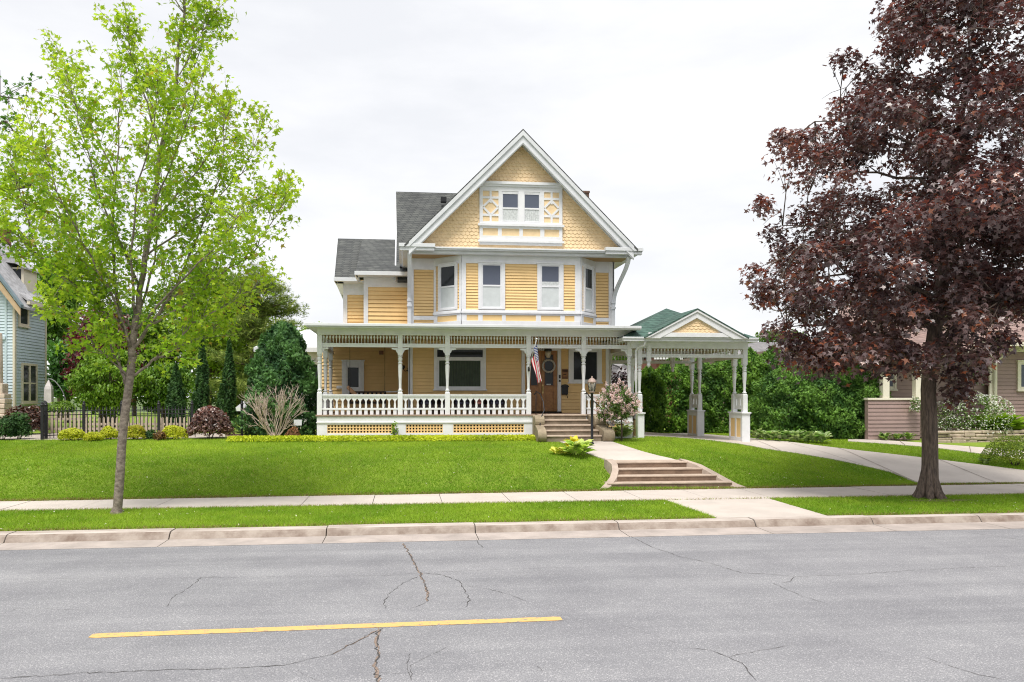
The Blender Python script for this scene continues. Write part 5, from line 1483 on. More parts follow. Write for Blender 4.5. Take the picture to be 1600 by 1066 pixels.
# stone pier at the front corner of its porch
q = P(-8, 640, yn-1.2); m = MB()
for k in range(9):
    z0 = 1.0 + k*.2; w = .30 + random.uniform(-.02, .02); m.box(q.x-1.2, q.x+.52+random.uniform(-.03, .03), q.y-w, q.y+w, z0+.008, z0+.2)
m.box(q.x-1.2, q.x+.4, q.y-.24, q.y+.24, 2.8, 3.2); m.lathe([(.2, 3.2), (.17, 5.2)], (q.x+.1, q.y), 10)
M['pier'] = mat('pinkish_cut_stone', (0.60, 0.49, 0.40), .9, .15, 5, .5, 20); part(m, 'porch_pier', M['pier'], .03, bh)

# ================================================================ MAUVE HOUSE (right)
M['mauve'] = mat('mauve_siding', (0.33, 0.235, 0.215), .6, .06, 1.4)
M['creamt'] = mat('cream_paint', (0.74, 0.70, 0.58), .45, .04, 2)
M['broof'] = shingle_mat('brown_shingles', (.26, .17, .15), (.32, .22, .2), (.1, .07, .06))
mh = empty('mauve_house', (22, 30, 1.0)); tag(mh, 'mauve clapboard bungalow with cream trim at the right edge', 'house')
YA, YM, YK = 27.6, 28.6, 28.9         # low porch wall, main wall, back wall of the porch
m = MB()
Fm = front(0, YM); xm0 = XA(1552, YM); siding(m, Fm, xm0, 40, .9, ZA(1580, 545, YM), .15); m.box(xm0, 40, YM+.01, 40, .6, ZA(1580, 545, YM))
Fa = front(0, YA); xa0, xa1 = XA(1356, YA), XA(1437, YA); za = ZA(1400, 622, YA)
siding(m, Fa, xa0, xa1, .9, za-.08, .15); m.box(xa0, xa1, YA+.01, YA+.2, .6, za-.08)
Fk = front(0, YK); xk0, xk1 = XA(1350, YK), XA(1437, YK); siding(m, Fk, xk0, 26, .9, 4.6, .15); m.box(xk0, 26, YK+.01, 42, .6, 5.0)
part(m, 'wall', M['mauve'], 0, mh)
Fe = Frame((0, YA+1.8, 0), (1, 0, 0), (0, -1, 0))
m = MB()
m.box(xa0-.03, xa1+.05, YA-.06, YA+.24, za-.08, za); part(m, 'wall_cap', M['creamt'], .01, mh)
for px in (1382, 1433):
    x = XA(px, YA+.1); m = MB(); m.box(x-.13, x+.13, YA-.02, YA+.22, za, ZA(1400, 556, YA)); part(m, 'porch_post', M['creamt'], .01, mh)
m = MB(); x = XA(1548.5, YM); m.box(x-.13, x+.09, YM-.08, YM, .95, ZA(1580, 546, YM)); part(m, 'corner_post', M['creamt'], .01, mh)
ez2 = ZA(1560, 546, 27.7); et2 = ZA(1560, 535, 27.7)
m = MB(); xg = XA(1516, 27.6)
m.box(xg, 40, 27.5, 27.75, ez2+.12, et2); m.box(xg, 40, 27.75, YM, ez2+.1, ez2+.14); m.box(xg, 40, YM-.03, YM, ez2-.05, ez2+.1)
part(m, 'gutter', M['creamt'], .01, mh)
m = MB(); xh0, xh1 = XA(1352, YA-.3), xg
zt0 = ZA(1400, 556, YA); m.box(xh0-.6, xh1, YA-.3, YA-.15, zt0, zt0+.16); m.box(xh0-.6, xh1, YA-.15, YK, zt0+.1, zt0+.13); m.box(xh0-.5, xh1, YA, YA+.2, zt0-.02, zt0+.1); part(m, 'eaves', M['creamt'], 0, mh)
m = MB()
m.prism([(xh0-.6, YA-.3, zt0+.17), (xh1+.3, YA-.3, zt0+.17), (xh1+.3, 33.5, zt0+2.6), (xh0+2.5, 33.5, zt0+2.6)], (0, 0, .08))
m.prism([(xg, 27.5, et2), (40, 27.5, et2), (40, 34, et2+2.6), (xg+3.5, 34, et2+2.6)], (0, 0, .08))
m.prism([(xg, 27.5, et2), (xg+3.5, 34, et2+2.6), (xg-.1, 40, et2)], (0, 0, .08))
part(m, 'roof', M['broof'], 0, mh)
m = MB(); x = XA(1585, 27.6); m.tube([(x, 27.65, et2-.08), (x, 27.8, et2-.22), (XA(1556, 28.5), 28.45, ZA(1556, 563, 28.5)), (XA(1554, 28.5), 28.47, ZA(1556, 568, 28.5)), (XA(1554, 28.5), 28.47, 1.2)], .075, 8); part(m, 'downspout', M['creamt'], 0, mh)
window('window', Fm, XA(1588, YM), XA(1640, YM), ZA(1600, 610, YM), ZA(1600, 565, YM), (XA(1594, YM), XA(1630, YM), ZA(1600, 604.5, YM), ZA(1600, 570, YM)), None, 'glassb', parent=mh, frame_mat='creamt')
window('window', Fk, XA(1373, YK), XA(1399, YK), ZA(1390, 609, YK), ZA(1390, 580, YK), (XA(1386, YK), XA(1394, YK), ZA(1390, 604, YK), ZA(1390, 584, YK)), ZA(1390, 594, YK), 'glassb', parent=mh, frame_mat='creamt')
# stone retaining wall in front of it
M['rubble'] = mat('pale_rubble_stone', (0.46, 0.38, 0.29), .95, .22, 4, .6, 18)
sw0, sw1 = GH(1462, 692), GH(1640, 690)
mb = MB()
z0b = float(H(sw0.x, sw0.y)) - .05
for r_ in range(4):
    x = sw0.x
    while x < sw1.x + 2:
        L = random.uniform(.28, .75); t = (x-sw0.x)/(sw1.x-sw0.x); y = sw0.y + (sw1.y-sw0.y)*t + random.uniform(-.05, .03)
        h1 = .125*random.uniform(.8, 1.15)
        mb.box(x+.012, x+L-.012, y, y+.4, z0b + r_*.125 + random.uniform(0, .015), z0b + r_*.125 + h1); x += L
o = mb.build('stone_wall', M['rubble'], None, .03); tag(o, 'low dry stone retaining wall before the mauve house', 'wall')

# ================================================================ OTHER BUILDINGS GLIMPSED BEHIND
M['groofb'] = shingle_mat('old_grey_shingles', (.20, .19, .20), (.26, .25, .26), (.1, .1, .1))
def backhouse(name, label, px0, px1, pyr, pye, Y, depth, wallmt, roofmt, wallz0=.8, hip=0.0):
    t = empty(name, P((px0+px1)/2, 640, Y)); tag(t, label, 'house')
    a, b = XA(px0, Y), XA(px1, Y); ze = ZA((px0+px1)/2, pye, Y); zr_ = ZA((px0+px1)/2, pyr, Y+depth/2)
    mb = MB(); mb.box(a+.3, b-.3, Y+.4, Y+depth-.4, wallz0, ze+.05); part(mb, 'wall', M[wallmt], 0, t)
    mb = MB(); mb.prism([(a, Y, ze), (b, Y, ze), (b-hip, Y+depth/2, zr_), (a+hip, Y+depth/2, zr_)], (0, 0, .1)); mb.prism([(a, Y+depth, ze), (a+hip, Y+depth/2, zr_), (b-hip, Y+depth/2, zr_), (b, Y+depth, ze)], (0, 0, .1))
    if hip: mb.prism([(a, Y, ze), (a+hip, Y+depth/2, zr_), (a, Y+depth, ze)], (0, 0, .1)); mb.prism([(b, Y, ze), (b, Y+depth, ze), (b-hip, Y+depth/2, zr_)], (0, 0, .1))
    part(mb, 'roof', M[roofmt], 0, t)
    mb = MB(); mb.box(a, b, Y-.08, Y+.02, ze-.08, ze+.1); part(mb, 'fascia', M['trim'], 0, t)
    return t
backhouse('grey_roofed_garage', 'garage with grey shingled hip roof behind the canopy', 955, 1040, 571, 602, 44, 9, 'trim', 'groofb', hip=2.0)
backhouse('long_low_house', 'long low house with grey shingled roof behind the hedge', 1110, 1330, 537, 556, 52, 9, 'mauve', 'groofb')
backhouse('brick_outbuilding', 'low brick outbuilding behind the black fence', 368, 432, 627, 640, 40, 5, 'brick', 'slate')
q = P(1053, 562, 50); 
backhouse('brick_cottage', 'red brick cottage beyond the canopy with white eaves', 1022, 1066, 546, 560, 49.5, 6, 'brick', 'brick')

# ================================================================ FENCES
def iron_fence(name, label, pts, post_at, h=1.05):
    t = empty(name, GH(*pts[0])); tag(t, label, 'fence')
    Q = [GH(*p_) for p_ in pts]
    for a, b in zip(Q[:-1], Q[1:]):
        a = Vector(a); b = Vector(b); d = (b-a).normalized()
        mb = MB(); n = int((b-a).length/.115)
        for i in range(n+1):
            c = a.lerp(b, i/n); mb.tube([c + Vector((0,0,.05)), c + Vector((0,0,h))], .016, 4); mb.lathe([(.022, c.z+h), (.002, c.z+h+.06)], (c.x, c.y), 4)
        for z in (.14, h-.22, h-.08): mb.bar(a + Vector((0,0,z)), b + Vector((0,0,z)), .03, .03)
        part(mb, 'fence_panel', M['iron'], 0, t)
    for c in Q:
        mb = MB(); mb.box(c.x-.04, c.x+.04, c.y-.04, c.y+.04, c.z-.1, c.z+h+.12); mb.lathe([(.07, c.z+h+.12), (.07, c.z+h+.15), (.03, c.z+h+.17), (.05, c.z+h+.21), (.005, c.z+h+.27)], (c.x, c.y), 8)
        part(mb, 'fence_post', M['iron'], 0, t)
iron_fence('iron_fence', 'black iron fence with finials behind the golden shrubs at left', [(72, 687), (131, 684.5), (190, 683), (248, 682), (300, 681.5)], None)
iron_fence('iron_gate', 'short black iron fence panel between the maroon shrub and the bare shrub', [(378, 681), (455, 681)], None)
iron_fence('iron_gate_post', 'black iron gate leaf standing at the left end of the fence', [(66, 688.5), (70, 681)], None)
M['picket'] = mat('weathered_picket_paint', (0.46, 0.39, 0.30), .8, .15, 5)
pf = empty('picket_fence', P(150, 680, 31)); tag(pf, 'weathered cream picket fence behind the black iron fence', 'fence')
for a, b in ((72, 132), (132, 192), (192, 252), (252, 310)):
    mb = MB(); Yp = 31.0; x = XA(a, Yp); x1 = XA(b, Yp); zb = 1.2
    top = ZA((a+b)/2, 643 if a < 100 else 651, Yp)
    while x < x1 - .1:
        hh = top + random.uniform(-.02, .02); mb.prism([(x, Yp, zb), (x+.085, Yp, zb), (x+.085, Yp, hh-.06), (x+.0425, Yp, hh), (x, Yp, hh-.06)], (0, .02, 0)); x += .165
    mb.box(XA(a, Yp), x1, Yp+.02, Yp+.06, zb+.2, zb+.29); mb.box(XA(a, Yp), x1, Yp+.02, Yp+.06, top-.34, top-.25); mb.box(x1-.06, x1+.06, Yp+.02, Yp+.14, zb, top-.05)
    part(mb, 'picket_panel', M['picket'], 0, pf)
# closed cantilever parasol
q = P(76, 600, 33.5); um = empty('patio_umbrella', (q.x, 33.5, 1.2)); tag(um, 'closed pale patio umbrella hanging from a curved arm beside the blue house', 'umbrella')
M['canvas'] = mat('pale_canvas', (0.60, 0.56, 0.55), .85, .1, 6)
m = MB(); zt = ZA(76, 594, 33.5); zb = ZA(76, 632, 33.5); n = 10
for i in range(9):
    t = i/8; r_ = (.02 + .17*min(1, t*3)) * (1 if t < .35 else .9+.12*t); z = zt + (zb-zt)*t
    for k in range(n):
        a = 2*math.pi*k/n; rr = r_*(1 if k % 2 else .78); m.v.append((q.x + rr*math.cos(a), 33.5 + rr*math.sin(a), z))
for i in range(8):
    for k in range(n): m.f.append([i*n+k, i*n+(k+1)%n, (i+1)*n+(k+1)%n, (i+1)*n+k]); m.m.append(0); m.sm.append(False)
part(m, 'canopy', M['canvas'], 0, um)
m = MB(); m.tube([(q.x, 33.5, zt-.05), (q.x, 33.5, zt+.05)] + [P(x, y, 33.5) for x, y in ((80, 592.5), (86, 596), (93, 604), (98, 612), (102, 622))] + [(P(103, 640, 33.5).x, 33.5, 1.2)], .022, 8); part(m, 'curved_pole', M['metalg'], 0, um)

# ================================================================ TREES, SHRUBS AND PLANTS
def lobed(n=5, notch=.42, stem=.0):
    """outline of a lobed maple leaf as a fan of triangles in the x-y plane, tip along +y"""
    ang = [-140, -108, -72, -42, -18, 0, 18, 42, 72, 108, 140]
    rad = [.42, .30, .80, .40, .52, 1.0, .52, .40, .80, .30, .42]
    vs = [(0, -.18, .0)]
    for a, r_ in zip(ang, rad):
        t = R(a); vs.append((math.sin(t)*r_*.62, math.cos(t)*r_*.62 - .05, -.10*r_*r_))
    fs = [(0, i, i+1) for i in range(1, len(ang))]
    return np.array(vs), np.array(fs)
LOBED = lobed()
OVAL = (np.array([(0,-.5,0),(.20,-.15,.03),(.22,.12,.02),(0,.5,-.06),(-.22,.12,.02),(-.20,-.15,.03)]), np.array([(0,1,5),(1,2,4),(1,4,5),(2,3,4)]))
SPRAY = (np.array([(0,-.5,0),(.07,-.1,.02),(.30,.12,-.03),(.10,.12,.02),(.22,.42,-.05),(0,.25,.03),(0,.55,-.04),(-.22,.42,-.05),(-.10,.12,.02),(-.30,.12,-.03),(-.07,-.1,.02)]),
         np.array([(0,1,10),(1,2,3),(1,3,10),(3,8,10),(3,4,5),(3,5,8),(5,6,8),(5,7,8),(8,9,10)]))
BLADE = (np.array([(0,-.5,0),(.16,-.1,.06),(0,.5,-.12),(-.16,-.1,.06)]), np.array([(0,1,2),(0,2,3)]))
NEEDLE = (np.array([(0,-.5,0),(.05,0,0),(.28,.42,-.04),(.03,.1,0),(0,.6,0),(-.03,.1,0),(-.28,.42,-.04),(-.05,0,0)]), np.array([(0,1,7),(1,2,3),(3,4,5),(5,6,7),(1,3,5),(1,5,7)]))
def unit(v): return v/np.maximum(np.linalg.norm(v, axis=1, keepdims=True), 1e-9)
def foliage(name, C, S, cols, tmpl, mt, nrm=None, nb=1.0, tip=None, parent=None):
    """one mesh of many leaf-sized faces; nrm: preferred normals, tip: preferred tip directions"""
    C = np.asarray(C, float); N = len(C); S = np.asarray(S, float)
    n_ = rng.normal(size=(N, 3))
    if nrm is not None: n_ = unit(n_) + nrm*nb
    n_ = unit(n_)
    t_ = rng.normal(size=(N, 3))
    if tip is not None: t_ = unit(t_)*.8 + tip
    t_ = unit(t_ - n_*np.sum(t_*n_, axis=1, keepdims=True)); u_ = np.cross(t_, n_)
    tv, tf = tmpl; K = len(tv)
    V = C[:,None,:] + S[:,None,None]*(tv[None,:,0:1]*u_[:,None,:] + tv[None,:,1:2]*t_[:,None,:] + tv[None,:,2:3]*n_[:,None,:])
    F = (tf[None,:,:] + (np.arange(N)*K)[:,None,None]).reshape(-1, 3)
    me = bpy.data.meshes.new(name)
    me.vertices.add(N*K); me.vertices.foreach_set('co', V.reshape(-1).astype(np.float32))
    me.loops.add(F.size); me.loops.foreach_set('vertex_index', F.reshape(-1).astype(np.int32))
    me.polygons.add(len(F)); me.polygons.foreach_set('loop_start', np.arange(0, F.size, 3, dtype=np.int32))
    try: me.polygons.foreach_set('loop_total', np.full(len(F), 3, dtype=np.int32))
    except Exception: pass
    at = me.color_attributes.new('Col', 'FLOAT_COLOR', 'POINT')
    c4 = np.ones((N, K, 4), np.float32); c4[:,:,:3] = np.asarray(cols)[:,None,:]
    at.data.foreach_set('color', c4.reshape(-1))
    me.materials.append(mt); me.update(calc_edges=True)
    o = bpy.data.objects.new(name, me); COL.objects.link(o)
    if parent is not None: hang(o, parent)
    return o
def tint(N, c1, c2, t=None, jit=.12):
    t = rng.random(N) if t is None else np.clip(t + rng.normal(0, .18, N), 0, 1)
    c = np.array(c1)[None]*(1-t[:,None]) + np.array(c2)[None]*t[:,None]
    return np.clip(c*(1 + rng.normal(0, jit, (N,1))), 0.003, 1)
def clump_leaves(clumps, per, shell=.55, upbias=.4):
    """clumps: list of (centre, (rx,ry,rz)); points on the outer part of each, more above than below"""
    Cs, Ds, T = [], [], []
    for c, r_ in clumps:
        n = max(3, int(per*rng.uniform(.75, 1.25)))
        d = unit(rng.normal(size=(n, 3)) + np.array([0, 0, upbias]))
        rr = shell + (1-shell)*rng.random((n, 1))
        Cs.append(np.array(c)[None] + d*rr*np.array(r_)[None]); Ds.append(d); T.append(np.full(n, rng.random()))
    return np.concatenate(Cs), np.concatenate(Ds), np.concatenate(T)

# ---------------------------------------------------------------- purple maple (right)
base = Vector((12.78, 17.62, .17))
pm_t = empty('purple_maple_tree', base); tag(pm_t, 'large purple leaved maple tree on the kerb strip at right', 'tree')
zz = [2.6, 3.16, 4.0, 5.0, 5.7, 6.4, 7.4, 8.2, 8.8, 9.4, 10.1, 11.2, 12.2, 13.2, 14.4, 15.6]
rr_ = [1.6, 2.8, 4.0, 4.5, 5.0, 4.5, 5.0, 3.9, 4.7, 4.75, 4.0, 3.35, 2.45, 2.4, 1.8, .6]
def axis(z): return base.x + .015*(z) + .13*max(0, z-3), base.y + .02*z
cl = []; ctr = []
for _ in range(700):
    z = rng.uniform(3.2, 15.2) if rng.random() < .8 else rng.uniform(3.3, 7.5)
    rmax = np.interp(z, zz, rr_)
    if rng.random() > (rmax/4.8)**1.2 + .08: continue
    f = rng.random()**.5; a = rng.uniform(0, 2*np.pi)
    if z < 3.9 and f < .3: continue
    ax, ay = axis(z); r_ = max(.15, rmax - .5)*f
    x, y = ax + r_*math.cos(a), ay + r_*math.sin(a)*.95
    zc = max(3.45, z - .10*r_)
    if x > ax + .2: zc = max(zc, 4.85 + .15*rng.random())
    k_ = rng.uniform(.65, 1.15)
    cl.append(((x, y, zc), (.64*k_, .64*k_, .52*k_))); ctr.append((x, y, zc, r_, a))
# the low spray that hangs beside the trunk
for px, py, dy in ((1500, 565, -.3), (1512, 600, -.2), (1497, 615, -.5), (1520, 580, .1), (1490, 590, -.6), (1482, 545, -.5), (1505, 630, -.3), (1530, 560, -.2), (1300, 575, .2), (1275, 560, -.4), (1330, 560, -.6), (1375, 545, -.8), (1410, 555, -.5), (1240, 540, .3), (1560, 540, -.5), (1180, 432, .0), (1192, 325, .1), (1225, 222, .0), (1320, 95, .1), (1395, 30, 0), (1215, 520, -.3), (1200, 470, .4)):
    q = P(px, py, base.y + dy); cl.append(((q.x, q.y, q.z), (.45, .45, .34))); ctr.append((q.x, q.y, q.z, 1, 0))
C, D, T = clump_leaves(cl, 135, .30, .5)
outer = np.clip((np.hypot(C[:,0]-base.x-.3, C[:,1]-base.y)/np.interp(C[:,2], zz, rr_)-.55)/.5, 0, 1)
cols = tint(len(C), (.054, .032, .036), (.18, .125, .122), T*.95 + .02)
red = rng.random(len(C)) < (.05 + .24*outer*(T > .4))
cols[red] = tint(int(red.sum()), (.17, .055, .034), (.30, .12, .06))
foliage('crown', C, rng.uniform(.12, .21, len(C)), cols, LOBED, M['leafp'], D*.5 + np.array([0, 0, .9]), 1.0, np.stack([C[:,0]-base.x, C[:,1]-base.y, -1.5 + 0*C[:,0]], 1)*.25, pm_t)
mb = MB()
def bumpy(pts, rad): mb.tube(pts, rad, 14)
tp = []; tr = []
for i in range(26):
    t = i/25; z = base.z - .1 + t*11.6
    ax, ay = axis(z); tp.append((ax + .03*math.sin(z*1.3), ay, z)); tr.append(float(np.interp(z, [0, .2, .45, .9, 2.5, 4.5, 7, 11.6], [.30, .24, .205, .185, .17, .16, .12, .03])))
bumpy(tp, tr)
for k in range(9):               # root flare
    a = 2*math.pi*k/9 + random.uniform(-.2, .2); e_ = random.uniform(.36, .5); mb.tube([(base.x + .10*math.cos(a), base.y + .10*math.sin(a), 1.0), (base.x + .15*math.cos(a), base.y + .15*math.sin(a), .62), (base.x + .21*math.cos(a), base.y + .21*math.sin(a), .36), (base.x + .30*math.cos(a), base.y + .30*math.sin(a), .22), (base.x + e_*math.cos(a), base.y + e_*math.sin(a), .12)], [.05, .08, .095, .08, .04], 8)
LP = []
for k in range(30):                                  # main limbs: leave the trunk upward, then bow outward
    z0 = 3.3 + 8.4*(k/29); a = k*2.4 + random.uniform(-.3, .3); ax, ay = axis(z0)
    z1 = z0 + random.uniform(1.0, 2.2); R1 = float(np.interp(z1, zz, rr_))*random.uniform(.7, .9)
    pts = []
    for i in range(9):
        t = i/8; rad_ = R1*t**1.15
        pts.append(Vector((ax + rad_*math.cos(a + .25*t), ay + rad_*math.sin(a + .25*t), z0 + (z1-z0)*(1-(1-t)**1.9) - .25*t*t)) + Vector((random.gauss(0, .06), random.gauss(0, .06), random.gauss(0, .05)))*(1 if i else 0))
    r0 = .085 - .0045*z0
    mb.tube(pts, [max(.012, r0*(1-.85*i/8)) for i in range(9)], 7); LP += pts[2:]
LPa = np.array([tuple(v) for v in LP])
for x, y, z, r_, a in ctr:
    p2 = Vector((x, y, z)); d = np.linalg.norm(LPa - np.array([x, y, z])[None], axis=1) + .8*np.maximum(0, LPa[:,2]-z)
    p0 = LP[int(np.argmin(d))]
    if (p2-p0).length > 1.7: continue
    pm_ = p0.lerp(p2, .5) + Vector((random.gauss(0, .1), random.gauss(0, .1), .06))
    mb.tube([p0, pm_, p2], [.018, .012, .006], 5)
    for q_ in range(3): e = p2 + Vector((random.gauss(0, .22), random.gauss(0, .22), random.gauss(.0, .15))); mb.tube([pm_, pm_.lerp(e, .6) + Vector((0, 0, .05)), e], [.009, .006, .003], 4)
hang(mb.build('trunk', M['barkd']), pm_t)

# ---------------------------------------------------------------- young green maple (left)
gb_ = Vector((XA(182, 17.1), 17.1, .17))
gm_t = empty('young_maple_tree', gb_); tag(gm_t, 'young maple with bright yellow-green leaves and smooth grey trunk on the left kerb strip', 'tree')
Y0 = gb_.y
limbs = [
 ([(182,806),(184,790),(187,750),(190,700),(193,665),(197,635),(203,590),(207,558)], 0, .098, .082),
 ([(207,560),(209,520),(219,455),(236,350),(250,240),(272,130),(288,20),(296,-70),(300,-130)], .25, .085, .012),
 ([(199,602),(188,575),(174,545),(169,505),(171,470),(150,440),(120,410)], -.5, .048, .008),
 ([(206,548),(190,503),(179,440),(176,360),(180,280),(186,180),(192,100)], .9, .062, .008),
 ([(196,512),(160,480),(110,440),(60,400),(20,360),(-30,330)], -.9, .036, .007),
 ([(179,440),(140,400),(95,340),(60,270),(50,200)], .6, .03, .006),
 ([(219,455),(192,390),(152,300),(130,210),(108,130)], -.9, .036, .006),
 ([(207,545),(235,506),(262,470),(288,420),(322,340),(348,260),(352,180)], .5, .058, .008),
 ([(235,507),(285,480),(330,440),(390,400),(425,345),(446,305)], -.7, .036, .006),
 ([(203,590),(240,563),(266,545),(300,505),(350,480),(405,445)], -.4, .042, .006),
 ([(236,350),(280,300),(330,240),(362,165)], -.6, .03, .006),
 ([(228,400),(270,370),(320,330),(380,270),(412,190)], .9, .032, .006),
 ([(262,470),(330,425),(370,355),(412,300)], 1.2, .03, .006),
 ([(250,240),(285,170),(312,80),(320,0)], .8, .026, .006),
 ([(250,240),(230,160),(206,90),(200,45)], -.7, .026, .006),
 ([(180,280),(150,210),(112,160),(100,95)], .9, .024, .006),
 ([(219,455),(242,320),(282,220),(312,130)], -1.5, .036, .006),
 ([(212,500),(205,400),(215,290),(240,200),(250,100)], -1.9, .04, .006),
 ([(212,500),(240,410),(255,300),(240,180)], 1.9, .04, .006),
 ([(209,520),(150,440),(100,390),(60,330)], 1.8, .04, .006),
 ([(209,520),(280,440),(340,380),(380,330)], -1.9, .04, .006),
 ([(207,550),(180,470),(130,380),(90,300),(70,230)], -1.9, .04, .006),
 ([(203,590),(150,540),(110,500),(80,470)], -1.2, .03, .006),
 ([(240,563),(290,540),(330,520),(370,470)], 1.2, .028, .006),
 ([(288,20),(262,-20),(255,-90)], .4, .018, .006), ([(272,130),(310,60),(335,20)], .2, .018, .005),
 ([(60,400),(30,300),(15,240)], -.5, .02, .005), ([(95,340),(40,320),(5,290)], .8, .02, .005)]
mb = MB(); LC = []; LT = []
for li, (pts, dy, r0, r1) in enumerate(limbs):
    n = len(pts); Q = []
    y_start = Y0
    for i, (px, py) in enumerate(pts):
        t = i/(n-1); Q.append(P(px, py, Y0 + dy*(t**1.2)*(1 if li else 0)))
    W = []
    for i in range(n-1):
        for k in range(4):
            t = k/4; W.append(Q[i].lerp(Q[i+1], t) + (Vector((random.gauss(0, .015), random.gauss(0, .02), random.gauss(0, .015))) if li else Vector()))
    W.append(Q[-1]); rad = [r0 + (r1-r0)*(i/(len(W)-1))**.8 for i in range(len(W))]
    if li == 0: rad[0] = .17; rad[1] = .14; rad[2] = .118
    mb.tube(W, rad if li < 2 else [q_*.8 for q_ in rad], 12 if li < 2 else 7)
    if li == 0: continue
    # side twigs carrying leaves
    for i in range(2, len(W)):
        f = i/(len(W)-1)
        if f < (.16 if li in (2, 4) else .25): continue
        for rep in range(3):
            if random.random() < .1: continue
            d = (W[i] - W[i-1]).normalized()
            side = Vector((random.gauss(0, 1), random.gauss(0, 1), random.gauss(.25, .6))).normalized()
            dd = (d*.75 + side*.9).normalized(); L = random.uniform(.35, 1.0)*(1.15 - .35*f)
            e = W[i] + dd*L + Vector((0, 0, .06)); mid = W[i].lerp(e, .5) + Vector((random.gauss(0, .03), random.gauss(0, .03), .02))
            mb.tube([W[i], mid, e], [.008, .005, .003], 4, False)
            nl = int(11 + L*23)
            for k in range(nl):
                t = .25 + .75*random.random()**.6; c0 = W[i].lerp(e, t)
                LC.append((c0.x + random.gauss(0, .09), c0.y + random.gauss(0, .09), c0.z + random.gauss(0, .08) - .02)); LT.append(min(1, .25 + .5*f + random.gauss(0, .15)))
hang(mb.build('trunk', M['bark']), gm_t)
LC = np.array(LC); LT = np.array(LT); N = len(LC)
cols = tint(N, (.19, .37, .025), (.46, .57, .055), LT)
o_ = rng.random(N) < .035; cols[o_] = np.array([.36, .28, .06])
foliage('crown', LC, rng.uniform(.095, .165, N), cols, LOBED, leaf_mat('young_maple_leaves', .55, .45, .35, (1.25, 1.3, .6)), np.array([[0, 0, .8]]), 1.0, np.array([[0, 0, -.5]]), gm_t)

# ---------------------------------------------------------------- generic plants
def crown_px(px0, px1, py0, py1, Y, n, cr, flat=.6, yr=None, seed=0, edge=.8, top=1.0):
    """clumps filling an ellipsoid that spans the given pixels at distance Y; px/py only give its size and place"""
    a, b = P(px0, (py0+py1)/2, Y), P(px1, (py0+py1)/2, Y); zt, zb = ZA((px0+px1)/2, py0, Y), ZA((px0+px1)/2, py1, Y)
    cx, cz_ = (a.x+b.x)/2, (zt+zb)/2; rx, rz = abs(b.x-a.x)/2, (zt-zb)/2; ry = yr or rx
    out = []
    for _ in range(n):
        d = unit(rng.normal(size=(1, 3)))[0]; f = edge + (1-edge)*rng.random() if rng.random() < .75 else rng.random()**.5
        k = cr*rng.uniform(.7, 1.3)
        out.append(((cx + d[0]*max(.05, rx-k*.8)*f, Y + d[1]*max(.05, ry-k*.8)*f, cz_ + d[2]*max(.05, rz-k*flat*.8)*f), (k, k, k*flat)))
    return out, (cx, cz_, rx, ry, rz)
def ground_z(x, y): return float(H(x, y))
def leafy_tree(name, label, px0, px1, py0, py1, Y, c1, c2, n=60, cr=.9, per=70, size=.28, trunk_px=None, mt='leaf', tm=OVAL, trunk_r=.18, group=None, bark='barkd', flat=.6, droop=0.0):
    cl_, (cx, cz_, rx, ry, rz) = crown_px(px0, px1, py0, py1, Y, n, cr, flat)
    tx = XA(trunk_px, Y) if trunk_px is not None else cx
    gz = ground_z(tx, Y); t = empty(name, (tx, Y, gz)); tag(t, label, 'tree', group)
    C, D, T = clump_leaves(cl_, per, .45, .45)
    tip = np.array([[0, 0, -droop]]) if droop else None
    foliage('crown', C, rng.uniform(size*.7, size*1.25, len(C)), tint(len(C), c1, c2, T*.8+.1), tm, M[mt], D*.6 + np.array([0, 0, .5]), 1.0, tip, t)
    mb = MB(); top = cz_ + rz*.3
    mb.tube([(tx, Y, gz-.2), (tx + (cx-tx)*.3, Y, gz + (top-gz)*.4), (cx, Y, top)], [trunk_r, trunk_r*.8, trunk_r*.3], 9)
    for (x, y, z), r_ in cl_[::3]:
        zs_ = max(gz + (cz_-rz-gz)*.8, z - 1.2*math.hypot(x-cx, y-Y)); mb.tube([(cx, Y, min(zs_, top)), ((cx+x)/2, (Y+y)/2, (min(zs_, top)+z)/2+.1), (x, y, z)], [trunk_r*.35, trunk_r*.25, .02], 5)
    hang(mb.build('trunk', M[bark]), t)
    return t
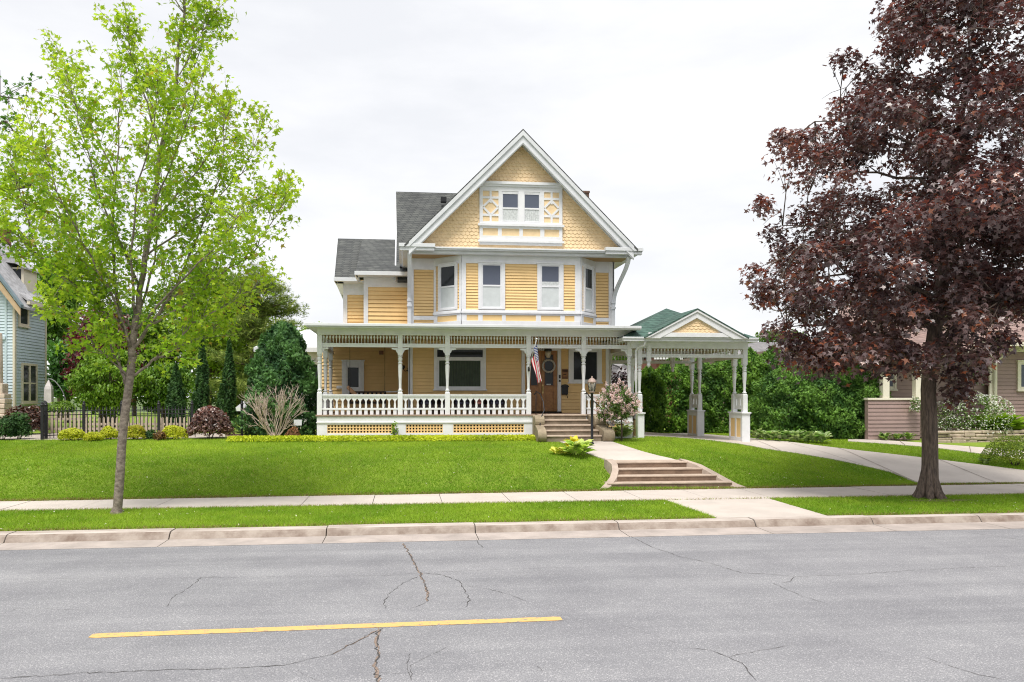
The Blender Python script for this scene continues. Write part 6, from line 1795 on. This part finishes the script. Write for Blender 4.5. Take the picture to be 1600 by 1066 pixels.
def conifer(name, label, pxc, w, py0, py1, Y, c1, c2, n=5000, size=.2, shape='cone', group=None, pw=.8, mt='needle', lean=0, lumps=.12):
    """arborvitae-like plant: sprays over a lumpy cone or egg"""
    cx = XA(pxc, Y); rx = abs(XA(pxc+w/2, Y) - XA(pxc-w/2, Y))/2; zt = ZA(pxc, py0, Y); gz = ground_z(cx, Y); zb = min(gz + .05, ZA(pxc, py1, Y))
    t = empty(name, (cx, Y, gz)); tag(t, label, 'tree' if zt-zb > 1.6 else 'shrub', group)
    h = rng.random(n)**(.9); a = rng.uniform(0, 2*np.pi, n)
    if shape == 'cone': rad = np.where(h < .10, .8 + 2*h, (1-h)**pw * 1.06)
    elif shape == 'column': rad = np.minimum(1, np.minimum(.75 + 2*h, ((1-h)/.45)**.8))
    else: rad = np.sqrt(np.clip(1 - (2*h-.86)**2/1.3, .02, 1))*np.where(h > .85, np.sqrt(np.clip((1-h)/.15, 0.02, 1)), 1)
    ph = rng.uniform(0, 6, 8)
    lump = 1 + lumps*(np.sin(a*3 + h*9 + ph[0]) + .8*np.sin(a*5 - h*16 + ph[1]) + .7*np.sin(a*2 + h*25 + ph[2]) + .6*np.sin(a*9 + h*31 + ph[3]))
    dep = 1 - .35*rng.random(n)**2
    R_ = rx*rad*lump*dep
    C = np.stack([cx + R_*np.cos(a) + lean*h, Y + R_*np.sin(a), zb + (zt-zb)*h + .05*rng.normal(size=n)], 1)
    out = np.stack([np.cos(a), np.sin(a), .35 + 0*a], 1)
    tt = np.clip(.5 + 1.6*(lump-1)/max(lumps, .01)*.3, 0, 1)*.6 + .2*rng.random(n)
    foliage('foliage', C, rng.uniform(size*.7, size*1.3, n), tint(n, c1, c2, tt), SPRAY, M[mt], out, .8, out*.7 + np.array([0, 0, .75]), t)
    mb = MB(); mb.tube([(cx, Y, gz-.1), (cx + lean*.8, Y, zb + (zt-zb)*.85)], [max(.03, rx*.13), .015], 7)
    for k in range(10):
        hh = .1 + .07*k; aa = k*2.4; L = rx*.7*(1-hh) ; zz0 = zb + (zt-zb)*hh; mb.tube([(cx, Y, zz0), (cx + L*math.cos(aa), Y + L*math.sin(aa), zz0 + .3*L)], [.02, .008], 4)
    hang(mb.build('trunk', M['barkd']), t)
    return t
def shrub(name, label, pxc, w, py0, py1, Y, c1, c2, n=900, size=.11, tm=OVAL, cat='shrub', group=None, mt='leaf', flower=None, fsize=.07, fn=0, up=.5, zb=None, tipup=.3, cut=.12, stems=True):
    cx = XA(pxc, Y); rx = abs(XA(pxc+w/2, Y) - XA(pxc-w/2, Y))/2; zt = ZA(pxc, py0, Y); gz = ground_z(cx, Y) if zb is None else zb; h = max(.15, zt-gz)
    t = empty(name, (cx, Y, gz)); tag(t, label, cat, group)
    d = unit(rng.normal(size=(n, 3))); d[:,2] = np.abs(d[:,2])*1.1 - .25*rng.random(n); d = unit(d)
    ph = rng.uniform(0, 6, 6); lump = 1 + cut*(np.sin(d[:,0]*5+ph[0]) + np.sin(d[:,1]*6+ph[1]) + np.sin(d[:,2]*7+ph[2]))*.7
    f = (1 - .45*rng.random(n)**1.7)*lump
    C = np.stack([cx + d[:,0]*rx*f, Y + d[:,1]*rx*.85*f, gz + h*.28 + d[:,2]*h*.72*f], 1); C[:,2] = np.maximum(C[:,2], gz + .02)
    foliage('foliage', C, rng.uniform(size*.7, size*1.3, n), tint(n, c1, c2, .5*(lump-.8)/.4), tm, M[mt], d + np.array([0, 0, up]), .9, d + np.array([0, 0, tipup]), t)
    if fn:
        d = unit(rng.normal(size=(fn, 3))); d[:,2] = np.abs(d[:,2])*1.1 - .2; d = unit(d)
        lm = 1 + cut*(np.sin(d[:,0]*5+ph[0]) + np.sin(d[:,1]*6+ph[1]) + np.sin(d[:,2]*7+ph[2]))*.7
        C = np.stack([cx + d[:,0]*rx*1.02*lm, Y + d[:,1]*rx*.88*lm, gz + h*.28 + d[:,2]*h*.73*lm], 1)
        foliage('blossom', C, rng.uniform(fsize*.7, fsize*1.4, fn), tint(fn, *flower), OVAL, M['leaf'], d, .8, None, t)
    if stems:
        mb = MB()
        for k in range(9):
            a = 2.4*k; mb.tube([(cx + .03*math.cos(a), Y + .03*math.sin(a), gz-.05), (cx + rx*.5*math.cos(a), Y + rx*.45*math.sin(a), gz + h*.62)], [.012, .005], 4)
        hang(mb.build('stems', M['barkd']), t)
    return t

G1, G2 = (.045, .10, .018), (.12, .22, .035)
# trees behind, at left
leafy_tree('broadleaf_tree', 'tall dark green tree rising behind the blue house', 40, 135, 395, 560, 50, (.06, .13, .02), (.16, .30, .035), 90, 1.15, 90, .30, 95)
leafy_tree('broadleaf_tree', 'mid green tree between the blue house and the plum tree', 62, 150, 520, 640, 44, (.045, .12, .025), (.10, .24, .05), 60, 1.0, 80, .28, 105)
leafy_tree('broadleaf_tree', 'dense dark green tree far behind the picket fence', 150, 260, 470, 640, 58, (.05, .12, .03), (.11, .22, .05), 80, 1.4, 80, .34, 210)
leafy_tree('broadleaf_tree', 'bright yellow green tree behind the columnar arborvitae', 268, 400, 400, 600, 47, (.14, .25, .02), (.30, .42, .04), 95, 1.2, 90, .30, 325)
leafy_tree('plum_tree', 'dark maroon plum tree behind the picket fence', 100, 222, 474, 655, 36, (.06, .016, .024), (.19, .045, .055), 85, .75, 110, .20, 160, 'leafp')
leafy_tree('weeping_tree', 'low weeping tree with light green leaves behind the picket fence', 106, 238, 540, 655, 33.5, (.10, .22, .02), (.26, .40, .04), 75, .55, 120, .16, 178, 'leaf', OVAL, .13, droop=1.4)
leafy_tree('weeping_tree', 'darker green weeping tree right of the young maple trunk', 205, 312, 562, 655, 35, (.06, .15, .018), (.17, .30, .03), 65, .55, 110, .16, 255, 'leaf', OVAL, .13, droop=1.4)
leafy_tree('broadleaf_tree', 'pale green treetop showing above the white sunroom', 455, 520, 500, 560, 56, (.20, .32, .04), (.32, .42, .06), 30, .8, 60, .26, 490)
leafy_tree('broadleaf_tree', 'wide dark green tree low behind the pine', 270, 470, 560, 650, 62, (.035, .085, .02), (.08, .16, .03), 70, 1.6, 70, .38, 380)
leafy_tree('broadleaf_tree', 'small treetop rising behind the long low grey roof', 1180, 1260, 512, 545, 70, (.06, .12, .03), (.15, .24, .05), 30, 1.1, 60, .32, 1215)
leafy_tree('broadleaf_tree', 'green trees seen under the canopy above the garage roof', 930, 1095, 526, 605, 66, (.05, .11, .02), (.14, .24, .04), 120, 1.2, 60, .32, 1000)
# off-frame neighbour whose boughs reach in at the left edge
q = P(-170, 600, 21.5); nb_t = empty('broadleaf_tree', (q.x, 21.5, ground_z(q.x, 21.5))); tag(nb_t, 'big tree outside the left edge whose dark boughs reach into view', 'tree')
mb = MB(); LC = []
mb.tube([(q.x, 21.5, 0.4), P(-165, 400, 21.5), P(-150, 200, 21.5), P(-140, 60, 21.5)], [.34, .26, .2, .08], 10)
for pts, r0 in (([(-160,330),(-90,300),(-20,297),(20,294),(48,292)], .11), ([(-150,250),(-60,210),(10,190),(40,230)], .06), ([(-155,300),(-50,330),(20,350),(60,392),(100,430)], .05), ([(-150,220),(-60,150),(0,150),(25,155)], .04), ([(-155,310),(-70,345),(0,375),(40,395)], .03)):
    Q = [P(x, y, 21.5 + random.uniform(-.4, .4)) for x, y in pts]; mb.tube(Q, [r0*(1-.75*i/(len(Q)-1)) for i in range(len(Q))], 7)
    for a, b in zip(Q[:-1], Q[1:]):
        for k in range(9):
            c0 = a.lerp(b, random.random()); e = c0 + Vector((random.gauss(0, .45), random.gauss(0, .4), random.gauss(.05, .4))); mb.tube([c0, e], [.010, .004], 4, False)
            for _ in range(10): LC.append(tuple(c0.lerp(e, random.uniform(.4, 1.05)) + Vector((random.gauss(0, .09), random.gauss(0, .09), random.gauss(0, .09)))))
hang(mb.build('trunk', M['barkd']), nb_t)
foliage('crown', LC, rng.uniform(.12, .2, len(LC)), tint(len(LC), (.06, .16, .03), (.16, .30, .06)), LOBED, M['leaf'], np.array([[0, 0, .7]]), 1, None, nb_t)
# pine with layered boughs
Yp = 45.0; cx = XA(395, Yp); gz = 1.25; pt_ = empty('pine_tree', (cx, Yp, gz)); tag(pt_, 'tall loose pine with layered olive boughs behind the cedar', 'tree')
mb = MB(); mb.tube([(cx, Yp, .9), (cx, Yp, ZA(395, 430, Yp))], [.3, .06], 9); NC = []; ND = []
for px, py in ((465,484),(462,508),(452,470),(440,452),(430,520),(445,535),(350,470),(345,510),(335,555),(360,440),(400,425),(420,440),(330,600),(345,620),(450,565),(440,600),(455,620),(395,460),(385,500),(410,540),(370,560),(400,590),(420,620),(360,600),(380,440),(425,480),(375,520),(405,500)):
    e = P(px, py, Yp + random.uniform(-2.2, 2.2)); st = Vector((cx, Yp, e.z - .12*abs(e.x-cx) - .3)); mb.tube([st, st.lerp(e, .5) + Vector((0, 0, -.1)), e], [.07, .05, .02], 5)
    L = (e-st).length
    for k in range(int(45 + L*45)):
        t = random.uniform(.35, 1.03); c0 = st.lerp(e, t) + Vector((random.gauss(0, .28), random.gauss(0, .5), random.gauss(.06, .13))); NC.append(tuple(c0)); d = (e-st).normalized(); ND.append((d.x, d.y, .5))
hang(mb.build('trunk', M['barkd']), pt_); NC = np.array(NC); ND = np.array(ND)
NC = np.repeat(NC, 5, 0) + rng.normal(0, .12, (len(NC)*5, 3)); ND = np.repeat(ND, 5, 0)
foliage('crown', NC, rng.uniform(.24, .46, len(NC)), tint(len(NC), (.08, .14, .025), (.28, .34, .07)), NEEDLE, M['needle'], np.array([[0, 0, .6]]), .8, ND*1.2, pt_)
# conifers
DG1, DG2 = (.018, .055, .016), (.065, .15, .03)
conifer('columnar_arborvitae', 'shortest columnar arborvitae, left of the three dark spires', 275, 27, 572, 665, 31.8, DG1, (.06, .14, .03), 3800, .15, 'column')
conifer('columnar_arborvitae', 'tallest thin arborvitae spire, the middle one of three', 316, 19, 527, 668, 31.8, DG1, (.06, .14, .03), 3800, .15, 'column')
conifer('columnar_arborvitae', 'thin arborvitae spire nearest the pine, above the maroon shrub', 358, 20, 534, 670, 31.8, DG1, (.06, .14, .03), 3800, .15, 'column')
conifer('columnar_arborvitae', 'low bushy arborvitae at the foot of the middle spire', 303, 20, 618, 670, 31.2, DG1, (.065, .15, .03), 1500, .14, 'cone')
conifer('columnar_arborvitae', 'low bushy arborvitae at the foot of the spire nearest the pine', 346, 26, 603, 672, 31.0, DG1, (.065, .15, .03), 2000, .14, 'cone')
conifer('cedar_tree', 'broad dark green cedar beside the left end of the porch', 442, 128, 508, 682, 29.6, (.024, .075, .026), (.11, .24, .06), 16000, .20, 'cone', pw=.42, lumps=.10)
hed = [(1013, 44, 583, 33.5), (1052, 54, 566, 35.5), (1094, 56, 568, 35.2), (1134, 54, 564, 35.0), (1172, 56, 556, 34.6), (1208, 66, 553, 33.6)]
hl = ['shortest arborvitae of the hedge, behind the left canopy posts', 'hedge arborvitae seen between the hanging pendant and the rear pier', 'hedge arborvitae just right of the rear pier', 'hedge arborvitae directly behind the front right pier', 'hedge arborvitae rising right of the front right pier', 'tallest arborvitae at the right end of the rear hedge']
for (px, w, py, Y), lab in zip(hed, hl):
    hv = rng.uniform(.85, 1.2); conifer('hedge_arborvitae', lab, px, w*1.16, py-9, 684, Y, (.03*hv, .09*hv, .016), (.16*hv, .31*hv, .038), 9000, .18, 'egg', 'arborvitae hedge behind the canopy', lumps=.08)
hed2 = [(1233, 92, 570, 29.9, 'bright green bushy arborvitae nearest the canopy, beside the driveway'), (1292, 98, 562, 29.3, 'middle bushy arborvitae of three beside the driveway'), (1338, 76, 574, 28.9, 'bushy arborvitae with a browned tip beside the mauve house')]
for px, w, py, Y, lab in hed2:
    conifer('bushy_arborvitae', lab, px, w*1.12, py, 690, Y, (.036, .105, .022), (.17, .33, .05), 14000, .155, 'egg', 'big arborvitae along the driveway', lumps=.09)
shrub('browned_branch', 'dead orange-brown tip on the side of the last arborvitae', 1368, 20, 625, 643, 28.2, (.25, .12, .05), (.42, .22, .10), 160, .12, SPRAY, cat='dead branch', zb=ZA(1368, 645, 28.2), stems=False)
shrub('purple_shrub', 'dark purple leaved shrub behind the porch seen left of the canopy', 968, 34, 573, 640, 36, (.025, .016, .022), (.06, .03, .04), 900, .2, mt='leafp')
# shrubs in the left bed
gold1, gold2 = (.38, .44, .015), (.80, .76, .06)
for px, w, py0, Y, lab, c2, n in ((112, 41, 669, 27.0, 'biggest round golden shrub, at the left end of the fence', gold2, 1500), (146, 30, 675, 26.7, 'smallest low golden shrub left of the maple trunk', gold2, 900), (170, 32, 667, 27.4, 'golden shrub just left of the maple trunk', gold2, 1100), (212, 34, 665, 27.2, 'golden shrub with orange tips right of the maple trunk', (.52, .34, .06), 1300), (272, 40, 665, 27.2, 'wide golden shrub left of the maroon shrub', gold2, 1500)):
    shrub('golden_shrub', lab, px, w, py0, 688, Y, gold1, c2, int(n*1.5), .10, SPRAY, group='golden shrubs along the fence', mt='leaf', cut=.06)
shrub('barberry', 'small orange tinged shrub by the wide golden shrub', 250, 20, 673, 688, 26.8, (.14, .08, .03), (.36, .20, .06), 450, .08, group='low orange shrubs')
shrub('barberry', 'small orange pink shrub under the blank square sign', 458, 24, 668, 684, 27.1, (.20, .10, .05), (.45, .22, .12), 450, .08, group='low orange shrubs')
shrub('dwarf_evergreen', 'little dark evergreen between two golden shrubs', 235, 18, 672, 688, 27.3, DG1, DG2, 500, .10, SPRAY, mt='needle')
shrub('maroon_shrub', 'arching maroon shrub with pinkish leaves in front of the fence', 328, 70, 636, 686, 27.5, (.07, .035, .03), (.34, .20, .16), 2600, .12, OVAL, mt='leafp', tipup=-.2, cut=.08)
shrub('red_shrub', 'clipped red-brown shrub against the blue house', 42, 62, 632, 672, 30.5, (.05, .022, .014), (.13, .055, .03), 2200, .13, OVAL, mt='leafp')
shrub('yew_shrub', 'dark green yew at the left edge before the blue house', 3, 54, 648, 690, 27.3, DG1, DG2, 2200, .12, SPRAY, mt='needle')
shrub('yew_shrub', 'paler green yew next to the stone block', 30, 34, 646, 690, 27.6, (.025, .075, .02), (.085, .18, .04), 1500, .12, SPRAY, mt='needle')
shrub('planter_plant', 'bright green arching plant above the picket fence', 95, 48, 626, 645, 32, (.10, .20, .02), (.28, .40, .05), 900, .14, BLADE, cat='plant', zb=ZA(95, 648, 32), tipup=-.1)
# bare shrub
q = GH(430, 684.5); bs = empty('bare_shrub', q); tag(bs, 'leafless pale twiggy shrub in front of the cedar', 'shrub')
mb = MB()
def twig(p0, d, L, r, lev):
    p1 = p0 + d*L*.5 + Vector((random.gauss(0, .02), random.gauss(0, .02), 0)); p2 = p0 + (d + Vector((0, 0, .12))).normalized()*L
    mb.tube([p0, p1, p2], [r, r*.8, r*.55], 5, False)
    if lev:
        for _ in range(3):
            dd = (d + Vector((random.gauss(0, .42), random.gauss(0, .42), random.gauss(.15, .3)))).normalized(); twig(p0.lerp(p2, random.uniform(.45, 1)), dd, L*random.uniform(.45, .75), r*.6, lev-1)
for k in range(17):
    a = 2*math.pi*k/17 + random.uniform(-.15, .15); s_ = random.uniform(.35, 1.2); twig(q + Vector((random.gauss(0, .06), random.gauss(0, .06), -.05)), Vector((s_*math.cos(a), s_*.8*math.sin(a), 1)).normalized(), random.uniform(.8, 1.15), .024, 3)
hang(mb.build('twigs', M['twig']), bs)
# edging of yellow-green ground cover in front of the porch
X = rng.uniform(XA(358, 26.4), XA(838, 26.3), 15000); Yg = 26.35 + .27*rng.normal(size=15000).clip(-1.7, 1.7)
hh = .03 + .15*np.sqrt(rng.random(15000))*np.clip(1.25 - ((Yg-26.35)/.5)**2, .2, 1)
C = np.stack([X, Yg, H(X, Yg) + hh], 1)
tag(foliage('ground_cover', C, rng.uniform(.05, .10, 15000), tint(15000, (.26, .38, .012), (.68, .72, .05), vnoise(X, Yg, 1.1, 9)*.9 + .1), OVAL, M['leaf'], np.array([[0, 0, .6]])), 'yellow green ground cover edging the lawn before the porch', 'ground cover', kind='stuff')
# climbing shoot between two lattice panels
shrub('vine_shoot', 'small green vine shoot climbing the porch skirt between lattice panels', 617, 12, 658, 683, 26.85, (.15, .28, .02), (.30, .45, .05), 90, .10, cat='plant')
# lilac standard by the porch
q = GH(958, 686); li = empty('lilac_tree', (q.x, 25.7, ground_z(q.x, 25.7))); tag(li, 'small standard lilac covered in pink blossom beside the porch steps', 'tree')
cl_, _ = crown_px(926, 998, 600, 665, 25.7, 44, .27, .8)
C, D, T = clump_leaves(cl_, 85, .4, .2)
foliage('crown', C, rng.uniform(.06, .11, len(C)), tint(len(C), (.05, .11, .02), (.14, .22, .05)), OVAL, M['leaf'], D, .8, None, li)
bl = []
for c, r_ in cl_:
    for _ in range(6):
        if c[1] > 25.9 and random.random() < .5: continue
        d = unit(rng.normal(size=(1, 3)) + np.array([[0, -.5, .35]]))[0]; p0 = np.array(c) + d*np.array(r_)*1.02
        ax_ = unit(rng.normal(0, .6, (1, 3)) + d[None] + np.array([[0, 0, .5]]))[0]
        for k in range(26):
            t = random.random(); bl.append(p0 + ax_*.15*t + rng.normal(0, .035*(1-.6*t), 3))
bl = np.array(bl)
foliage('blossom', bl, rng.uniform(.045, .08, len(bl)), tint(len(bl), (.70, .44, .52), (.93, .82, .85)), BLADE, M['leaf'], None, 1, None, li)
mb = MB(); x, y, z = li.location; mb.tube([(x, y, z-.1), (x+.02, y, z+.4), (x-.01, y, ZA(960, 650, 25.7))], [.035, .03, .025], 7)
for (cx_, cy_, cz0), r_ in cl_[::2]: mb.tube([(x, y, ZA(960, 655, 25.7)), (cx_, cy_, cz0)], [.014, .006], 4)
hang(mb.build('trunk', M['barkd']), li)
# hostas: rosettes of broad arching leaves
HOSTA = (np.array([(0,0,0),(.16,.18,.10),(.29,.45,.15),(.20,.75,.11),(0,1.0,-.04),(-.20,.75,.11),(-.29,.45,.15),(-.16,.18,.10),(0,.45,.12)]), np.array([(0,1,8),(1,2,8),(2,3,8),(3,4,8),(4,5,8),(5,6,8),(6,7,8),(7,0,8)]))
def hosta(name, label, x, y, r_, h, c1, c2, n, group=None, edge=None, cat='plant'):
    gz = ground_z(x, y); t = empty(name, (x, y, gz)); tag(t, label, cat, group)
    a = rng.uniform(0, 2*np.pi, n); lev = rng.random(n); rr0 = r_*.32*np.sqrt(rng.random(n))
    C = np.stack([x + rr0*np.cos(a), y + rr0*np.sin(a), gz + h*(.1 + .5*lev)], 1)
    tip = np.stack([np.cos(a), np.sin(a), .1 + .75*lev], 1); nn = np.stack([-np.cos(a)*.7, -np.sin(a)*.7, 1 + 0*a], 1)
    S = r_*rng.uniform(.5, .8, n); foliage('leaves', C, S, tint(n, c1, c2, None, .2), HOSTA, M['leaf'], nn, 2.4, tip*2.2, t)
    return t
lb0 = GH(906, 716)
hosta('hosta', 'big green and white edged hosta at the foot of the lamp post', lb0.x, lb0.y + .2, .56, .46, (.22, .40, .03), (.66, .74, .24), 90)
for i, (px, py, lab) in enumerate(((871, 711, 'small yellow hosta, farthest left of three before the big hosta'), (883, 711.5, 'small yellow hosta in the middle of three on the lawn edge'), (895, 712, 'small yellow hosta touching the big hosta'))):
    q = GH(px, py); hosta('yellow_hosta', lab, q.x, q.y, .30, .22, (.50, .54, .05), (.80, .76, .22), 36, 'small yellow hostas')
q = GH(898, 704); hosta('gold_hosta', 'gold hosta behind the big hosta at the walk', q.x, q.y+.1, .40, .40, (.55, .55, .03), (.80, .66, .07), 50)
for px, py, r_, lab in ((957, 683, .34, 'variegated hosta under the lilac by the scroll of the steps'), (972, 685, .36, 'variegated hosta against the left canopy pier')):
    q = GH(px, py); hosta('variegated_hosta', lab, q.x, q.y-.1, r_*1.35, .5, (.13, .24, .05), (.60, .66, .36), 90, 'variegated hostas under the lilac')
for i in range(9):
    px = 1186 + i*13; q = GH(px, 688 + i*.9); hosta('hedge_hosta', 'pale edged hosta in the row under the driveway arborvitae', q.x, q.y+.25, .44, .40, (.14, .28, .06), (.55, .62, .34), 40, 'hostas under the arborvitae')
# right-hand neighbours' planting
shrub('white_shrub', 'arching shrub covered in white blossom before the mauve house', 1521, 104, 612, 690, 27.9, (.08, .16, .03), (.2, .3, .06), 2200, .10, flower=((.62, .64, .62), (.86, .87, .86)), fsize=.06, fn=2600)
hosta('fern', 'bright green fern clump right of the white blossom', XA(1563, 27.6), 27.6, 1.15, .8, (.18, .32, .02), (.34, .48, .05), 90)
shrub('boxwood', 'round clipped boxwood with yellow tips at the right edge', 1586, 88, 681, 733, GH(1586, 733).y+.45, (.09, .17, .012), (.38, .44, .03), 5200, .06, OVAL, cut=.05)
q = GH(1543, 727); hosta('hosta', 'small grey green hosta left of the boxwood', q.x, q.y+.1, .24, .22, (.16, .26, .08), (.36, .44, .22), 34)
shrub('hanging_plant', 'trailing dark green plant hanging in the mauve porch', 1522, 22, 572, 606, 28.2, (.04, .11, .03), (.11, .24, .05), 500, .11, cat='plant', zb=ZA(1522, 607, 28.2), stems=False)
shrub('basket_plant', 'pale flowered basket on the porch wall left of the purple maple trunk', 1431, 18, 620, 646, 27.3, (.12, .2, .06), (.3, .36, .16), 260, .09, cat='plant', flower=((.6, .6, .6), (.85, .85, .85)), fn=160, fsize=.06, zb=ZA(1431, 647, 27.3), stems=False)
for px, lab in ((1392, 'low leafy plant at the foot of the mauve porch, left'), (1411, 'upright leafy plant at the foot of the mauve porch, middle'), (1428, 'leafy plant at the foot of the mauve porch beside the maple trunk')):
    q = GH(px, 690.5); hosta('lily_plant', lab, q.x, q.y+.3, .34, .3, (.10, .2, .04), (.28, .38, .12), 26, 'plants at the foot of the mauve porch')
# beds
def bed(name, pts, mt, dz=.02):
    mb = MB(); Q = [GH(*p_) for p_ in pts]; n = len(Q)//2
    A, B = Q[:n], Q[n:][::-1]
    for k in range(8):
        for a, b in zip(A, B):
            x = a.x + (b.x-a.x)*k/7; y = a.y + (b.y-a.y)*k/7; mb.v.append((x, y, ground_z(x, y) + dz + random.uniform(0, .015)))
    for k in range(7):
        for i in range(n-1): mb.f.append([k*n+i, k*n+i+1, (k+1)*n+i+1, (k+1)*n+i]); mb.m.append(0); mb.sm.append(False)
    return tag(mb.build(name, mt), kind='structure')
bed('gravel_bed', [(-60, 688), (40, 689), (90, 689), (150, 688), (220, 686.5), (300, 685), (352, 684), (352, 678), (300, 678), (220, 678), (150, 678), (90, 678), (40, 678), (-60, 678)], M['gravel'])
bed('planting_bed', [(353, 685), (420, 685), (480, 685), (480, 680), (420, 679), (353, 679)], M['soil'])
mb = MB(); mb.prism([(XPL-.4, 26.25, .9), (XA(838, 26.2), 26.25, .9), (XA(838, 26.2), 27.1, .9), (XPL-.4, 27.1, .9)], (0, 0, .31)); tag(mb.build('porch_bed', M['soil']), kind='structure')
M['edge'] = mat('bare_edge_soil', (0.16, 0.11, 0.07), .95, .25, 20, .5, 40)
q = G(1475, 783, .175); mb = MB(); n = 18
mb.add([(q.x-.1 + (.85 + .12*math.sin(3*k))*math.cos(2*math.pi*k/n), q.y-.04 + (.19 + .03*math.sin(5*k))*math.sin(2*math.pi*k/n), float(H(q.x, q.y)) + .028) for k in range(n)], [tuple(range(n))]); tag(mb.build('bare_soil', M['edge']), kind='structure')
# a second, fuller growth behind the pine and a few petals and seeds lying on the turf
leafy_tree('broadleaf_tree', 'olive green tree filling in right behind the pine trunk', 330, 455, 455, 640, 52, (.10, .18, .025), (.28, .38, .05), 95, 1.1, 90, .30, 410)
n_ = 420
X = rng.uniform(-11, 15, n_); Yg = np.where(rng.random(n_) < .45, y_kback(X) + (y_swf(X)-y_kback(X))*rng.random(n_), y_swb(X) + 5*rng.random(n_)**1.4)
k = np.ones(n_, bool)
for pl in NOGRASS: k &= ~poly_mask(X, Yg, pl)
X = X[k]; Yg = Yg[k]; C = np.stack([X, Yg, H(X, Yg) + .05], 1)
tag(foliage('fallen_seeds', C, rng.uniform(.03, .06, len(C)), tint(len(C), (.45, .40, .25), (.75, .72, .62)), OVAL, M['leaf'], np.array([[0, 0, 1.5]])), 'pale seeds and petals fallen on the grass', 'seeds', kind='stuff')
leafy_tree('broadleaf_tree', 'yellow green tree filling in behind the short columnar arborvitae', 205, 330, 430, 610, 56, (.09, .18, .02), (.24, .36, .04), 95, 1.2, 90, .30, 270)
